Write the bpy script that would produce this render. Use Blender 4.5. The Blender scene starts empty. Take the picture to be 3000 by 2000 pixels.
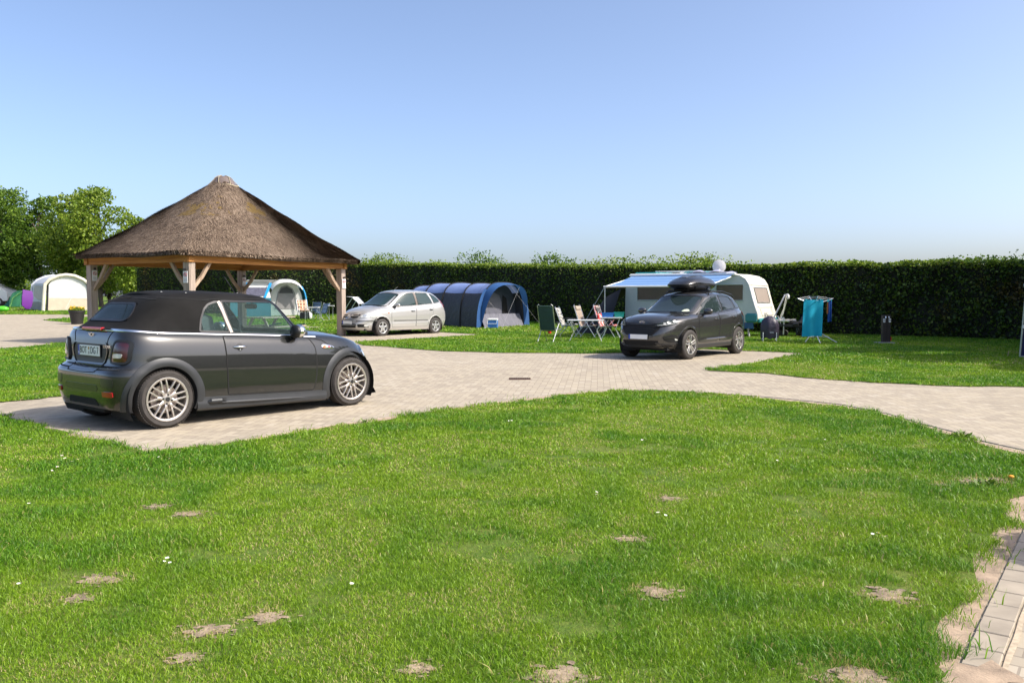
import bpy, bmesh, math, random
import numpy as np
from mathutils import Vector, Matrix
random.seed(7); RNG = np.random.default_rng(7)
S = bpy.context.scene
COL = S.collection
PI = math.pi

# ------------------------------------------------------------------ camera, sky, sun, exposure
FPX, HOR, CAMH = 2500.0, 866.0, 1.48
PITCH = math.atan((1000 - HOR) / FPX)
cam_data = bpy.data.cameras.new('camera'); cam = bpy.data.objects.new('camera', cam_data); COL.objects.link(cam)
cam_data.sensor_width = 36; cam_data.lens = 36 * FPX / 3000; cam_data.clip_end = 3000; cam_data.clip_start = 0.05
cam.location = (0, 0, CAMH); cam.rotation_euler = (PI / 2 - PITCH, 0, 0)
S.camera = cam
SUN_AZ, SUN_EL = math.radians(-16), math.radians(43)      # azimuth from +X towards +Y
w = bpy.data.worlds.new('World'); S.world = w; w.use_nodes = True
nt = w.node_tree; bg = nt.nodes['Background']
sky = nt.nodes.new('ShaderNodeTexSky'); sky.sky_type = 'NISHITA'; sky.sun_disc = False
sky.sun_elevation = SUN_EL; sky.sun_rotation = PI / 2 - SUN_AZ
sky.air_density = 0.6; sky.dust_density = 2.8; sky.ozone_density = 1.4; sky.altitude = 0
nt.links.new(sky.outputs[0], bg.inputs[0]); bg.inputs[1].default_value = 0.15
sl = bpy.data.lights.new('sun', 'SUN'); sl.energy = 3.0; sl.angle = math.radians(0.53); sl.color = (1, 0.94, 0.84)
so = bpy.data.objects.new('sun', sl); COL.objects.link(so)
sd = Vector((math.cos(SUN_EL) * math.cos(SUN_AZ), math.cos(SUN_EL) * math.sin(SUN_AZ), math.sin(SUN_EL)))
so.rotation_euler = sd.to_track_quat('Z', 'Y').to_euler(); so.location = (20, 3, 30)
S.view_settings.view_transform = 'Standard'; S.view_settings.look = 'None'
S.view_settings.exposure = 1.0; S.view_settings.gamma = 1.0
S.cycles.max_bounces = 10; S.cycles.transparent_max_bounces = 24; S.cycles.use_denoising = True

# ------------------------------------------------------------------ node helpers and materials
def new_mat(name):
    m = bpy.data.materials.new(name); m.use_nodes = True
    n = m.node_tree; return m, n, n.nodes['Principled BSDF']

class NT:
    def __init__(s, n): s.n = n
    def math(s, op, a, b=None, c=None):
        x = s.n.nodes.new('ShaderNodeMath'); x.operation = op
        for i, v in enumerate((a, b, c)):
            if v is None: continue
            if isinstance(v, (int, float)): x.inputs[i].default_value = v
            else: s.n.links.new(v, x.inputs[i])
        return x.outputs[0]
    def noise(s, scale, detail=2, rough=0.5, vec=None, w=None):
        x = s.n.nodes.new('ShaderNodeTexNoise'); x.inputs['Scale'].default_value = scale
        x.inputs['Detail'].default_value = detail; x.inputs['Roughness'].default_value = rough
        if vec is not None: s.n.links.new(vec, x.inputs['Vector'])
        return x.outputs['Fac']
    def ramp(s, fac, stops):
        x = s.n.nodes.new('ShaderNodeValToRGB'); e = x.color_ramp.elements
        while len(e) > 1: e.remove(e[-1])
        e[0].position = stops[0][0]; e[0].color = (*stops[0][1], 1)
        for p, c in stops[1:]:
            q = e.new(p); q.color = (*c, 1)
        s.n.links.new(fac, x.inputs[0]); return x.outputs[0]
    def mix(s, fac, a, b, mode='MIX'):
        x = s.n.nodes.new('ShaderNodeMix'); x.data_type = 'RGBA'; x.blend_type = mode
        for i, v in ((0, fac), (6, a), (7, b)):
            if isinstance(v, (int, float)): x.inputs[i].default_value = v
            elif isinstance(v, tuple): x.inputs[i].default_value = (*v, 1) if len(v) == 3 else v
            else: s.n.links.new(v, x.inputs[i])
        return x.outputs[2]
    def pos(s):
        return s.n.nodes.new('ShaderNodeNewGeometry').outputs['Position']
    def obj(s):
        return s.n.nodes.new('ShaderNodeTexCoord').outputs['Object']
    def mapping(s, vec, scale=(1, 1, 1), rot=(0, 0, 0)):
        x = s.n.nodes.new('ShaderNodeMapping'); x.inputs['Scale'].default_value = scale; x.inputs['Rotation'].default_value = rot
        s.n.links.new(vec, x.inputs[0]); return x.outputs[0]
    def bump(s, h, strength, dist, bsdf):
        x = s.n.nodes.new('ShaderNodeBump'); x.inputs['Strength'].default_value = strength; x.inputs['Distance'].default_value = dist
        s.n.links.new(h, x.inputs['Height']); s.n.links.new(x.outputs[0], bsdf.inputs['Normal'])

def M(name, col, rough=0.5, metal=0.0, coat=0.0, spec=0.5, var=0.0, vscale=8, bump=0.0, bscale=60, bdist=0.002, sheen=0.0, stretch=None, trans=0.0):
    m, n, b = new_mat(name)
    b.inputs['Base Color'].default_value = (*col, 1); b.inputs['Roughness'].default_value = rough
    b.inputs['Metallic'].default_value = metal; b.inputs['Coat Weight'].default_value = coat; b.inputs['Coat Roughness'].default_value = 0.04
    b.inputs['Specular IOR Level'].default_value = spec
    k = NT(n)
    vec = k.obj()
    if stretch: vec = k.mapping(vec, stretch)
    if var > 0:
        f = k.noise(vscale, 4, 0.6, vec)
        lo = tuple(max(0, c * (1 - var)) for c in col); hi = tuple(min(1, c * (1 + var)) for c in col)
        n.links.new(k.ramp(f, [(0.3, lo), (0.7, hi)]), b.inputs['Base Color'])
    if bump > 0: k.bump(k.noise(bscale, 3, 0.6, vec), bump, bdist, b)
    if trans > 0:
        t = n.nodes.new('ShaderNodeBsdfTranslucent'); t.inputs[0].default_value = (*col, 1)
        mx = n.nodes.new('ShaderNodeMixShader'); mx.inputs[0].default_value = trans
        out = n.nodes['Material Output']
        n.links.new(b.outputs[0], mx.inputs[1]); n.links.new(t.outputs[0], mx.inputs[2]); n.links.new(mx.outputs[0], out.inputs[0])
    return m

def leaf_mat(name, cols, rough=0.45, trans=0.35, scale=0.5, spec=0.35, brown=False):
    """foliage: per-leaf random colour plus slow clumps; light passes through"""
    m, n, b = new_mat(name); k = NT(n)
    a = n.nodes.new('ShaderNodeAttribute'); a.attribute_name = 'rnd'
    f = k.math('ADD', k.math('MULTIPLY', a.outputs['Fac'], 0.6), k.math('MULTIPLY', k.noise(scale, 3, 0.6, k.pos()), 0.5))
    c = k.ramp(f, [(0.12 + 0.75 * i / max(1, len(cols) - 1), cc) for i, cc in enumerate(cols)])
    if brown: c = k.mix(k.ramp(k.math('ADD', k.noise(.35, 3, .6, k.pos()), k.math('MULTIPLY', a.outputs['Fac'], .12)), [(.62, (0, 0, 0)), (.74, (.7, .7, .7))]), c, (.13, .055, .02))
    n.links.new(c, b.inputs['Base Color']); b.inputs['Roughness'].default_value = rough; b.inputs['Specular IOR Level'].default_value = spec
    t = n.nodes.new('ShaderNodeBsdfTranslucent'); n.links.new(c, t.inputs[0])
    mx = n.nodes.new('ShaderNodeMixShader'); mx.inputs[0].default_value = trans
    n.links.new(b.outputs[0], mx.inputs[1]); n.links.new(t.outputs[0], mx.inputs[2]); n.links.new(mx.outputs[0], n.nodes['Material Output'].inputs[0])
    return m

def glass_mat(name, tint, alpha=0.35, rough=0.02):
    """window pane: tinted see-through with a mirror coat"""
    m, n, b = new_mat(name); k = NT(n)
    tr = n.nodes.new('ShaderNodeBsdfTransparent'); tr.inputs[0].default_value = (*tint, 1)
    b.inputs['Base Color'].default_value = (tint[0] * 0.16, tint[1] * 0.2, tint[2] * 0.2, 1); b.inputs['Roughness'].default_value = rough
    b.inputs['IOR'].default_value = 1.6
    mx = n.nodes.new('ShaderNodeMixShader'); g = n.nodes.new('ShaderNodeNewGeometry'); d = n.nodes.new('ShaderNodeVectorMath'); d.operation = 'DOT_PRODUCT'
    n.links.new(g.outputs['Normal'], d.inputs[0]); n.links.new(g.outputs['Incoming'], d.inputs[1])
    f = k.math('ADD', k.math('MULTIPLY', k.math('POWER', k.math('SUBTRACT', 1.0, k.math('ABSOLUTE', d.outputs['Value'])), 4.5), .9), .055)
    n.links.new(k.math('ADD', k.math('MULTIPLY', f, 1 - alpha), alpha), mx.inputs[0])
    n.links.new(tr.outputs[0], mx.inputs[1]); n.links.new(b.outputs[0], mx.inputs[2]); n.links.new(mx.outputs[0], n.nodes['Material Output'].inputs[0])
    return m

MT = {}
MT['rubber'] = M('rubber', (0.035, 0.03, 0.027), 0.75, var=0.35, vscale=14, bump=0.2, bscale=90)
MT['black'] = M('black plastic', (0.012, 0.012, 0.013), 0.45, var=0.3)
MT['matblack'] = M('matt black', (0.006, 0.006, 0.006), 0.9)
MT['chrome'] = M('chrome', (0.8, 0.8, 0.8), 0.08, 1.0)
MT['alu'] = M('aluminium tube', (0.72, 0.72, 0.72), 0.32, 0.9)
MT['white'] = M('white plastic', (0.78, 0.78, 0.76), 0.4, var=0.05)
MT['plate'] = M('number plate', (0.82, 0.82, 0.8), 0.4)
MT['eublue'] = M('plate blue', (0.02, 0.06, 0.4), 0.4)
MT['red_lens'] = M('red lens', (0.30, 0.010, 0.013), 0.12, coat=1.0)
MT['dark_lens'] = M('smoked lens', (0.05, 0.006, 0.006), 0.1, coat=1.0)
MT['clear_lens'] = M('clear lens', (0.62, 0.63, 0.6), 0.12, 0.2, coat=1.0, var=0.35, vscale=18)
MT['amber'] = M('amber lens', (0.75, 0.15, 0.03), 0.2, coat=1.0)
MT['soil'] = M('sandy soil', (0.33, 0.245, 0.17), 0.95, var=0.3, vscale=9, bump=.55, bscale=80, bdist=0.008)
MT['bark'] = M('bark', (0.09, 0.07, 0.05), 0.9, var=0.4, vscale=10)

# ------------------------------------------------------------------ object helpers
def setp(o, label=None, cat=None, group=None, kind=None):
    if label: o['label'] = label
    if cat: o['category'] = cat
    if group: o['group'] = group
    if kind: o['kind'] = kind
    return o

def thing(name, label, cat, loc=(0, 0, 0), yaw=0.0, group=None, scale=1.0):
    o = bpy.data.objects.new(name, None); COL.objects.link(o)
    o.location = loc; o.rotation_euler = (0, 0, yaw); o.scale = (scale,) * 3
    o.empty_display_size = 0.2
    return setp(o, label, cat, group)

def link(name, me, parent=None, smooth=False):
    o = bpy.data.objects.new(name, me); COL.objects.link(o)
    if parent is not None: o.parent = parent
    if smooth: me.shade_smooth()
    return o

class MB:
    """collects shapes into one mesh"""
    def __init__(s): s.v = []; s.f = []; s.m = []; s.mats = []; s.cur = 0
    def use(s, mat):
        if mat not in s.mats: s.mats.append(mat)
        s.cur = s.mats.index(mat); return s
    def add(s, vs, fs):
        o = len(s.v); s.v += [tuple(v) for v in vs]
        for f in fs: s.f.append(tuple(o + i for i in f)); s.m.append(s.cur)
    def box(s, c, size, rz=0.0, rot=None, bevel=0.0):
        x, y, z = (d / 2 for d in size)
        if bevel > 0:
            b = min(bevel, x * .9, y * .9, z * .9)
            P = []
            for zz, q in ((-z, b), (-z + b, 0), (z - b, 0), (z, b)):
                for sx, sy in ((-1, -1), (1, -1), (1, 1), (-1, 1)):
                    P.append((sx * (x - q), sy * (y - q), zz))
            F = [(3, 2, 1, 0), (12, 13, 14, 15)]
            for k in range(3):
                for i in range(4): F.append((k * 4 + i, k * 4 + (i + 1) % 4, k * 4 + 4 + (i + 1) % 4, k * 4 + 4 + i))
        else:
            P = [(-x, -y, -z), (x, -y, -z), (x, y, -z), (-x, y, -z), (-x, -y, z), (x, -y, z), (x, y, z), (-x, y, z)]
            F = [(3, 2, 1, 0), (4, 5, 6, 7), (0, 1, 5, 4), (1, 2, 6, 5), (2, 3, 7, 6), (3, 0, 4, 7)]
        R = rot if rot is not None else Matrix.Rotation(rz, 3, 'Z')
        c = Vector(c)
        s.add([c + R @ Vector(p) for p in P], F); return s
    def tube(s, pts, r, n=8, closed=False, cap=True):
        pts = [Vector(p) for p in pts]; rings = []
        N = len(pts); up = Vector((0, 0, 1)); prev = None
        for i, p in enumerate(pts):
            if closed: t = pts[(i + 1) % N] - pts[i - 1]
            else: t = pts[min(i + 1, N - 1)] - pts[max(i - 1, 0)]
            if t.length < 1e-9: t = Vector((0, 0, 1))
            t.normalize()
            if prev is None:
                a = up if abs(t.z) < 0.9 else Vector((1, 0, 0)); u = t.cross(a).normalized()
            else:
                u = prev - t * prev.dot(t); u = u.normalized() if u.length > 1e-6 else t.cross(up).normalized()
            prev = u; v = t.cross(u)
            rr = r[i] if isinstance(r, (list, tuple)) else r
            rings.append([p + (u * math.cos(2 * PI * k / n) + v * math.sin(2 * PI * k / n)) * rr for k in range(n)])
        V = [q for ring in rings for q in ring]; F = []
        for i in range(N if closed else N - 1):
            j = (i + 1) % N
            for k in range(n): F.append((i * n + k, i * n + (k + 1) % n, j * n + (k + 1) % n, j * n + k))
        if cap and not closed: F += [tuple(range(n - 1, -1, -1)), tuple((N - 1) * n + k for k in range(n))]
        s.add(V, F); return s
    def bar(s, a, b, wd, ht, up=(0, 0, 1)):
        a = Vector(a); b = Vector(b); t = (b - a); L = t.length; t.normalize(); up = Vector(up)
        if abs(t.dot(up)) > 0.98: up = Vector((1, 0, 0))
        u = t.cross(up).normalized(); v = u.cross(t).normalized()
        P = [a + u * sx * wd / 2 + v * sz * ht / 2 + t * (L if e else 0) for e in (0, 1) for sx, sz in ((-1, -1), (1, -1), (1, 1), (-1, 1))]
        s.add(P, [(0, 1, 2, 3), (7, 6, 5, 4), (0, 4, 5, 1), (1, 5, 6, 2), (2, 6, 7, 3), (3, 7, 4, 0)]); return s
    def lathe(s, prof, c=(0, 0, 0), axis='Z', n=24, closed=False):
        """prof: list of (radius, height)"""
        V = []; c = Vector(c)
        for r, h in prof:
            for k in range(n):
                a = 2 * PI * k / n; x, y = r * math.cos(a), r * math.sin(a)
                p = (x, y, h) if axis == 'Z' else ((x, h, y) if axis == 'Y' else (h, x, y))
                V.append(c + Vector(p))
        F = []; L = len(prof)
        for i in range(L - 1):
            for k in range(n): F.append((i * n + k, i * n + (k + 1) % n, (i + 1) * n + (k + 1) % n, (i + 1) * n + k))
        s.add(V, F); return s
    def grid(s, rows):
        """rows: list of equal-length point rows"""
        n = len(rows[0]); V = [p for r in rows for p in r]; F = []
        for i in range(len(rows) - 1):
            for k in range(n - 1): F.append((i * n + k, i * n + k + 1, (i + 1) * n + k + 1, (i + 1) * n + k))
        s.add(V, F); return s
    def poly(s, pts): s.add(pts, [tuple(range(len(pts)))]); return s
    def prism(s, pts, d):
        """closed solid from planar outline pts extruded by vector d"""
        n = len(pts); d = Vector(d); P = [Vector(p) for p in pts]
        s.add(P + [p + d for p in P], [tuple(range(n - 1, -1, -1)), tuple(range(n, 2 * n))] + [(i, (i + 1) % n, n + (i + 1) % n, n + i) for i in range(n)]); return s
    def ball(s, c, r, n=12, m=8):
        r = (r, r, r) if isinstance(r, (int, float)) else r
        rows = []
        for i in range(m + 1):
            t = PI * i / m
            rows.append([(c[0] + r[0] * math.sin(t) * math.cos(2 * PI * k / n), c[1] + r[1] * math.sin(t) * math.sin(2 * PI * k / n), c[2] + r[2] * math.cos(t)) for k in range(n + 1)])
        return s.grid(rows)
    def build(s, name, mat=None, parent=None, smooth=False, angle=None):
        me = bpy.data.meshes.new(name); me.from_pydata(s.v, [], s.f)
        mats = s.mats if s.mats else [mat]
        for mm in mats: me.materials.append(mm)
        if len(mats) > 1: me.polygons.foreach_set('material_index', s.m)
        bm = bmesh.new(); bm.from_mesh(me)
        bmesh.ops.remove_doubles(bm, verts=bm.verts, dist=1e-5)
        bmesh.ops.recalc_face_normals(bm, faces=bm.faces)
        if smooth:
            for f in bm.faces: f.smooth = True
            a = math.radians(angle or 40)
            for e in bm.edges:
                if len(e.link_faces) == 2 and e.calc_face_angle(0) > a: e.smooth = False
        bm.to_mesh(me); bm.free()
        return link(name, me, parent)

def copy_tree(o, parent=None):
    c = o.copy(); COL.objects.link(c); c.parent = parent
    for ch in [x for x in bpy.data.objects if x.parent == o]: copy_tree(ch, c)
    return c

def text_mesh(name, txt, size, mat, parent, mtx, extrude=0.001, squeeze=1.0):
    cu = bpy.data.curves.new(name, 'FONT'); cu.body = txt; cu.size = size; cu.extrude = extrude; cu.align_x = 'CENTER'; cu.align_y = 'CENTER'
    ob = bpy.data.objects.new('tmp_text', cu); COL.objects.link(ob)
    bpy.context.view_layer.update()
    me = bpy.data.meshes.new_from_object(ob.evaluated_get(bpy.context.evaluated_depsgraph_get()))
    bpy.data.objects.remove(ob)
    me.transform(Matrix.Diagonal((squeeze, 1, 1, 1))); me.transform(mtx); me.materials.clear(); me.materials.append(mat); me.name = name
    return link(name, me, parent)

def frame(origin, xdir, ydir):
    x = Vector(xdir).normalized(); y = Vector(ydir).normalized(); z = x.cross(y).normalized(); y = z.cross(x)
    m = Matrix((x, y, z)).transposed().to_4x4(); m.translation = Vector(origin); return m

def interp(tab, x):
    xs = [t[0] for t in tab]; return float(np.interp(x, xs, [t[1] for t in tab]))

def smooth_tab(tab, n=60):
    """resample a profile with a cosine-ish smoothing"""
    xs = np.linspace(tab[0][0], tab[-1][0], n); ys = np.interp(xs, [t[0] for t in tab], [t[1] for t in tab])
    for _ in range(3): ys[1:-1] = (ys[:-2] + 2 * ys[1:-1] + ys[2:]) / 4
    return list(zip(xs, ys))

# ------------------------------------------------------------------ the lie of the land
def gz(y):
    """ground rises very gently towards the back of the field"""
    t = max(0.0, y - 30.0)
    return 0.0145 * t * t / (t + 6.0) if t < 80 else 0.0145 * 80 * 80 / 86.0

def G(px, py, dz=0.0):
    """ground point seen at (px, py) of the 3000 px wide photograph"""
    dx = (px - 1500) / FPX; dz_ = -(py - 1000) / FPX
    c, s = math.cos(PITCH), math.sin(PITCH)
    r = (dx, c + dz_ * s, -s + dz_ * c)
    t = (0 - CAMH) / r[2]
    for _ in range(30): t = 0.5 * t + 0.5 * (gz(t * r[1]) - CAMH) / r[2]
    return Vector((t * r[0], t * r[1], gz(t * r[1]) + dz))

def sheet(name, poly, z, mat, thick=0.0, step=2.0):
    """flat sheet that follows the ground, optionally with an edge of its own"""
    bm = bmesh.new(); vs = [bm.verts.new((p[0], p[1], 0)) for p in poly]
    f = bm.faces.new(vs)
    bm.normal_update()
    if f.normal.z < 0: f.normal_flip()
    ymin = min(p[1] for p in poly); ymax = max(p[1] for p in poly)
    y = max(30.5, ymin)
    while y < min(ymax, 115):
        bmesh.ops.bisect_plane(bm, geom=bm.verts[:] + bm.edges[:] + bm.faces[:], plane_co=(0, y, 0), plane_no=(0, 1, 0)); y += step
    if thick > 0:
        r = bmesh.ops.extrude_face_region(bm, geom=bm.faces[:])
        for v in r['geom']:
            if isinstance(v, bmesh.types.BMVert): v.co.z += thick
        # keep top and sides only
        bm.normal_update()
    for v in bm.verts: v.co.z += gz(v.co.y) + z
    bmesh.ops.triangulate(bm, faces=bm.faces[:])
    bmesh.ops.recalc_face_normals(bm, faces=bm.faces[:]) if thick > 0 else None
    me = bpy.data.meshes.new(name); bm.to_mesh(me); bm.free(); me.materials.append(mat)
    return link(name, me)

def inside(poly, X, Y):
    r = np.zeros(len(X), bool); n = len(poly); j = n - 1
    for i in range(n):
        xi, yi = poly[i][0], poly[i][1]; xj, yj = poly[j][0], poly[j][1]
        if yi != yj:
            r ^= ((yi > Y) != (yj > Y)) & (X < (xj - xi) * (Y - yi) / (yj - yi) + xi)
        j = i
    return r

def rough_poly(poly, step=0.35, amp=0.05, seed=1, near=14):
    """breaks up a lawn edge with small irregular bites"""
    rg = random.Random(seed); out = []
    for i, p in enumerate(poly):
        q = poly[(i + 1) % len(poly)]; L = math.hypot(q[0] - p[0], q[1] - p[1]); out.append((p[0], p[1]))
        if L > 60 or p[1] > 60: continue
        st = step if min(p[1], q[1]) < near else step * 2
        n = int(L / st); nx, ny = (q[1] - p[1]) / max(L, 1e-6), -(q[0] - p[0]) / max(L, 1e-6)
        for k in range(1, n):
            t = k / n + rg.uniform(-.2, .2) / n; a = rg.gauss(0, amp)
            out.append((p[0] + (q[0] - p[0]) * t + nx * a, p[1] + (q[1] - p[1]) * t + ny * a))
    return out

# lawn around the near parking pad (front) and lawn behind the road
L1 = [(-14, -2), (-14, 29.6), (-9.5, 27.2), (-3.6, 16.2), (-7.07, 11.8), (-7.4, 11.4), (-6.2, 10.35)]
L1 += [tuple(G(*p)[:2]) for p in [(430, 1328), (638, 1307), (944, 1256), (1097, 1237), (1301, 1203), (1505, 1180), (1658, 1157), (1824, 1146), (1913, 1145), (2092, 1154), (2270, 1171),
       (2474, 1193), (2615, 1225), (2717, 1256), (2806, 1279), (2882, 1307), (3000, 1335), (3120, 1375), (3110, 1425), (3000, 1455), (2976, 1460), (2939, 1472), (2960, 1488), (2941, 1506), (2971, 1538), (2920, 1549), (2895, 1581),
       (2850, 1620), (2852, 1668), (2806, 1741), (2806, 1779), (2756, 1821), (2733, 1875), (2691, 1909), (2725, 1936), (2790, 2000)]] + [(1.55, 1.9), (0.9, -2)]
L2 = [tuple(G(*p)[:2]) for p in [(1040, 1003), (1064, 1012), (1298, 1029), (1468, 1034), (1714, 1036), (1830, 1034)]] + [(3.8, 21.9), (5.3, 23.6), (7.66, 21.8)]
L2 += [tuple(G(*p)[:2]) for p in [(2079, 1084), (2066, 1086), (2245, 1094), (2487, 1116), (2742, 1130), (3000, 1134)]] + [(14, 13.9), (45, 14.5), (45, 130), (-90, 130)]
L2 += [tuple(G(*p)[:2]) for p in [(-500, 921), (0, 921), (265, 921.5), (420, 927), (205, 931.5), (123, 938), (215, 946), (330, 953), (600, 966), (890, 974), (925, 985)]]
L2 += [(-3.1, 34.4), tuple(G(1418, 981)[:2])]
STRIPS = [[(0, 903.5), (75, 903.5), (75, 908.5), (0, 908.5)], [(860, 955.5), (953, 959), (880, 961.5), (800, 958)]]
STRIPS = [[tuple(G(*p)[:2]) for p in q] for q in STRIPS]
STRIPS[0][0] = (STRIPS[0][0][0] - 15, STRIPS[0][0][1]); STRIPS[0][3] = (STRIPS[0][3][0] - 15, STRIPS[0][3][1])
L1r = rough_poly(L1, 0.22, 0.045, 3); L2r = rough_poly(L2, 0.4, 0.06, 5)
BARE = [tuple(G(*p)[:2]) + (r,) for p, r in [((785, 1815), .10), ((620, 1855), .11), ((1930, 1742), .12), ((2600, 1750), .13), ((560, 1511), .10), ((460, 1490), .10), ((1225, 1970), .08), ((545, 1935), .08), ((2920, 1412), .13),
        ((1960, 1465), .10), ((1850, 1585), .10), ((225, 1760), .08), ((2860, 1415), .16), ((1640, 1990), .12), ((2500, 1990), .15), ((300, 1705), .12), ((2755, 1425), .08)]]

# ------------------------------------------------------------------ ground materials
def lawn_mat():
    m, n, b = new_mat('lawn'); k = NT(n); p = k.pos()
    f = k.math('ADD', k.math('MULTIPLY', k.noise(0.7, 4, 0.6, p), 0.6), k.math('MULTIPLY', k.noise(18, 4, 0.7, p), 0.45))
    c = k.ramp(f, [(0.3, (0.06, 0.10, 0.015)), (0.5, (0.09, 0.15, 0.02)), (0.66, (0.15, 0.18, 0.035)), (0.8, (0.26, 0.22, 0.11))])
    n.links.new(c, b.inputs['Base Color']); b.inputs['Roughness'].default_value = 0.9; b.inputs['Specular IOR Level'].default_value = 0.15
    k.bump(k.noise(40, 4, 0.7, p), 0.8, 0.03, b)
    return m
MT['lawn'] = lawn_mat()

def paving_mat(name='clay pavers', ang=0.10, w=0.105):
    m, n, b = new_mat(name); k = NT(n)
    v = k.mapping(k.pos(), (1 / w, 1 / w, 1), (0, 0, ang))
    sp = n.nodes.new('ShaderNodeSeparateXYZ'); n.links.new(v, sp.inputs[0]); X, Y = sp.outputs[0], sp.outputs[1]
    i = k.math('FLOOR', X); j = k.math('FLOOR', Y); u = k.math('FRACT', X); t = k.math('FRACT', Y)
    s = k.math('SUBTRACT', i, j); s = k.math('FLOORED_MODULO', k.math('ADD', s, 4000.0), 4.0); s = k.math('ROUND', s)
    is0, is1, is2, is3 = (k.math('COMPARE', s, float(q), 0.1) for q in range(4))
    g = 0.05
    def near0(x): return k.math('LESS_THAN', x, g)
    def near1(x): return k.math('GREATER_THAN', x, 1 - g)
    hor = k.math('ADD', is0, is1); ver = k.math('ADD', is2, is3)
    jt = k.math('MULTIPLY', hor, k.math('MAXIMUM', near0(t), near1(t)))
    jt = k.math('MAXIMUM', jt, k.math('MULTIPLY', ver, k.math('MAXIMUM', near0(u), near1(u))))
    jt = k.math('MAXIMUM', jt, k.math('MULTIPLY', is0, near0(u))); jt = k.math('MAXIMUM', jt, k.math('MULTIPLY', is1, near1(u)))
    jt = k.math('MAXIMUM', jt, k.math('MULTIPLY', is3, near0(t))); jt = k.math('MAXIMUM', jt, k.math('MULTIPLY', is2, near1(t)))
    bi = k.math('SUBTRACT', i, is1); bj = k.math('SUBTRACT', j, is2)
    cb = n.nodes.new('ShaderNodeCombineXYZ'); n.links.new(bi, cb.inputs[0]); n.links.new(bj, cb.inputs[1]); n.links.new(ver, cb.inputs[2])
    wn = n.nodes.new('ShaderNodeTexWhiteNoise'); n.links.new(cb.outputs[0], wn.inputs[0])
    f = k.math('ADD', k.math('MULTIPLY', wn.outputs['Value'], 0.5), k.math('MULTIPLY', k.noise(0.35, 5, 0.65, k.pos()), 0.5))
    c = k.ramp(f, [(0.15, (0.29, 0.245, 0.185)), (0.4, (0.36, 0.31, 0.235)), (0.6, (0.41, 0.35, 0.255)), (0.85, (0.45, 0.395, 0.315))])
    c = k.mix(k.math('MULTIPLY', k.noise(60, 3, 0.6, k.pos()), 0.25), c, (0.3, 0.25, 0.2))
    st = k.ramp(k.noise(.16, 4, .7, k.pos()), [(.50, (0, 0, 0)), (.68, (1, 1, 1))]); c = k.mix(k.math('MULTIPLY', st, 0.12), c, (0.2, 0.165, 0.13))
    c = k.mix(k.math('MULTIPLY', jt, 0.6), c, (0.17, 0.14, 0.11))
    n.links.new(c, b.inputs['Base Color']); b.inputs['Roughness'].default_value = 0.85; b.inputs['Specular IOR Level'].default_value = 0.3
    h = k.math('ADD', k.math('MULTIPLY', k.math('SUBTRACT', 1.0, jt), 1.0), k.math('MULTIPLY', wn.outputs['Value'], 0.35))
    k.bump(h, 0.6, 0.004, b)
    return m
MT['paving'] = paving_mat()

# ------------------------------------------------------------------ ground
def big(name, x0, x1, y0, y1, z, mat):
    return sheet(name, [(x0, y0), (x1, y0), (x1, y1), (x0, y1)], z, mat, step=3.0)
me = bpy.data.meshes.new('ground')
ys = [-60, 0, 20] + [30 + 2 * i for i in range(44)] + [200, 600, 2000]
xs = [-2000, -200, -60, 0, 60, 200, 2000]
V = [(x, y, gz(y) - 0.03) for y in ys for x in xs]; nx = len(xs)
me.from_pydata(V, [], [(r * nx + c, r * nx + c + 1, (r + 1) * nx + c + 1, (r + 1) * nx + c) for r in range(len(ys) - 1) for c in range(nx - 1)])
me.materials.append(MT['lawn']); setp(link('ground', me), kind='structure')
setp(big('paved_road', -60, 40, -4, 75, 0.0, MT['paving']), kind='structure')

def grow(poly, d):
    c = np.array(poly); out = []
    for i in range(len(c)):
        a, q, b = c[i - 1], c[i], c[(i + 1) % len(c)]
        e1 = (q - a) / (np.linalg.norm(q - a) + 1e-9); e2 = (b - q) / (np.linalg.norm(b - q) + 1e-9)
        nn = np.array([e1[1] + e2[1], -(e1[0] + e2[0])]); L = np.linalg.norm(nn)
        out.append(tuple(q + nn / max(L, .3) * d))
    return out
def area(p): return sum(p[i - 1][0] * p[i][1] - p[i][0] * p[i - 1][1] for i in range(len(p))) / 2
sgn1 = 1 if area(L1) > 0 else -1
kerbA, kerbB = G(2829, 1897), G(3000, 1538)
kd = (kerbB - kerbA).normalized(); kn = Vector((kd.y, -kd.x, 0))
soilp = [p for p in L1[:-1]]
i0 = [i for i, p in enumerate(L1) if abs(p[0] - G(3000, 1455)[0]) < .01 and abs(p[1] - G(3000, 1455)[1]) < .01][0]
soil1 = [tuple(G(*p)[:2]) for p in [(2270, 1168), (2474, 1189), (2615, 1219), (2717, 1249), (2806, 1271), (2882, 1298), (3000, 1324), (3150, 1360)]]
soil1 += [tuple((kerbB + kd * 1.6)[:2]), tuple(kerbB[:2]), tuple((kerbA - kd * 2.5)[:2]), (-1, 0.5), (1.0, 7)]
setp(sheet('soil_edge', soil1, 0.006, MT['soil']), kind='structure')
soil2 = [tuple(G(*p)[:2]) for p in [(0, 1226), (0, 1213), (430, 1318), (640, 1299), (944, 1250), (1301, 1198), (1658, 1153), (1850, 1143), (1850, 1165), (900, 1330), (300, 1400)]]
setp(sheet('soil_margin', soil2, 0.006, MT['soil']), kind='structure')
setp(sheet('front_lawn_ground', L1r, 0.012, MT['lawn']), kind='structure')
setp(sheet('back_lawn_ground', L2r, 0.012, MT['lawn']), kind='structure')
for q in STRIPS: setp(sheet('path', q, 0.02, MT['paving']), kind='structure')
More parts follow.
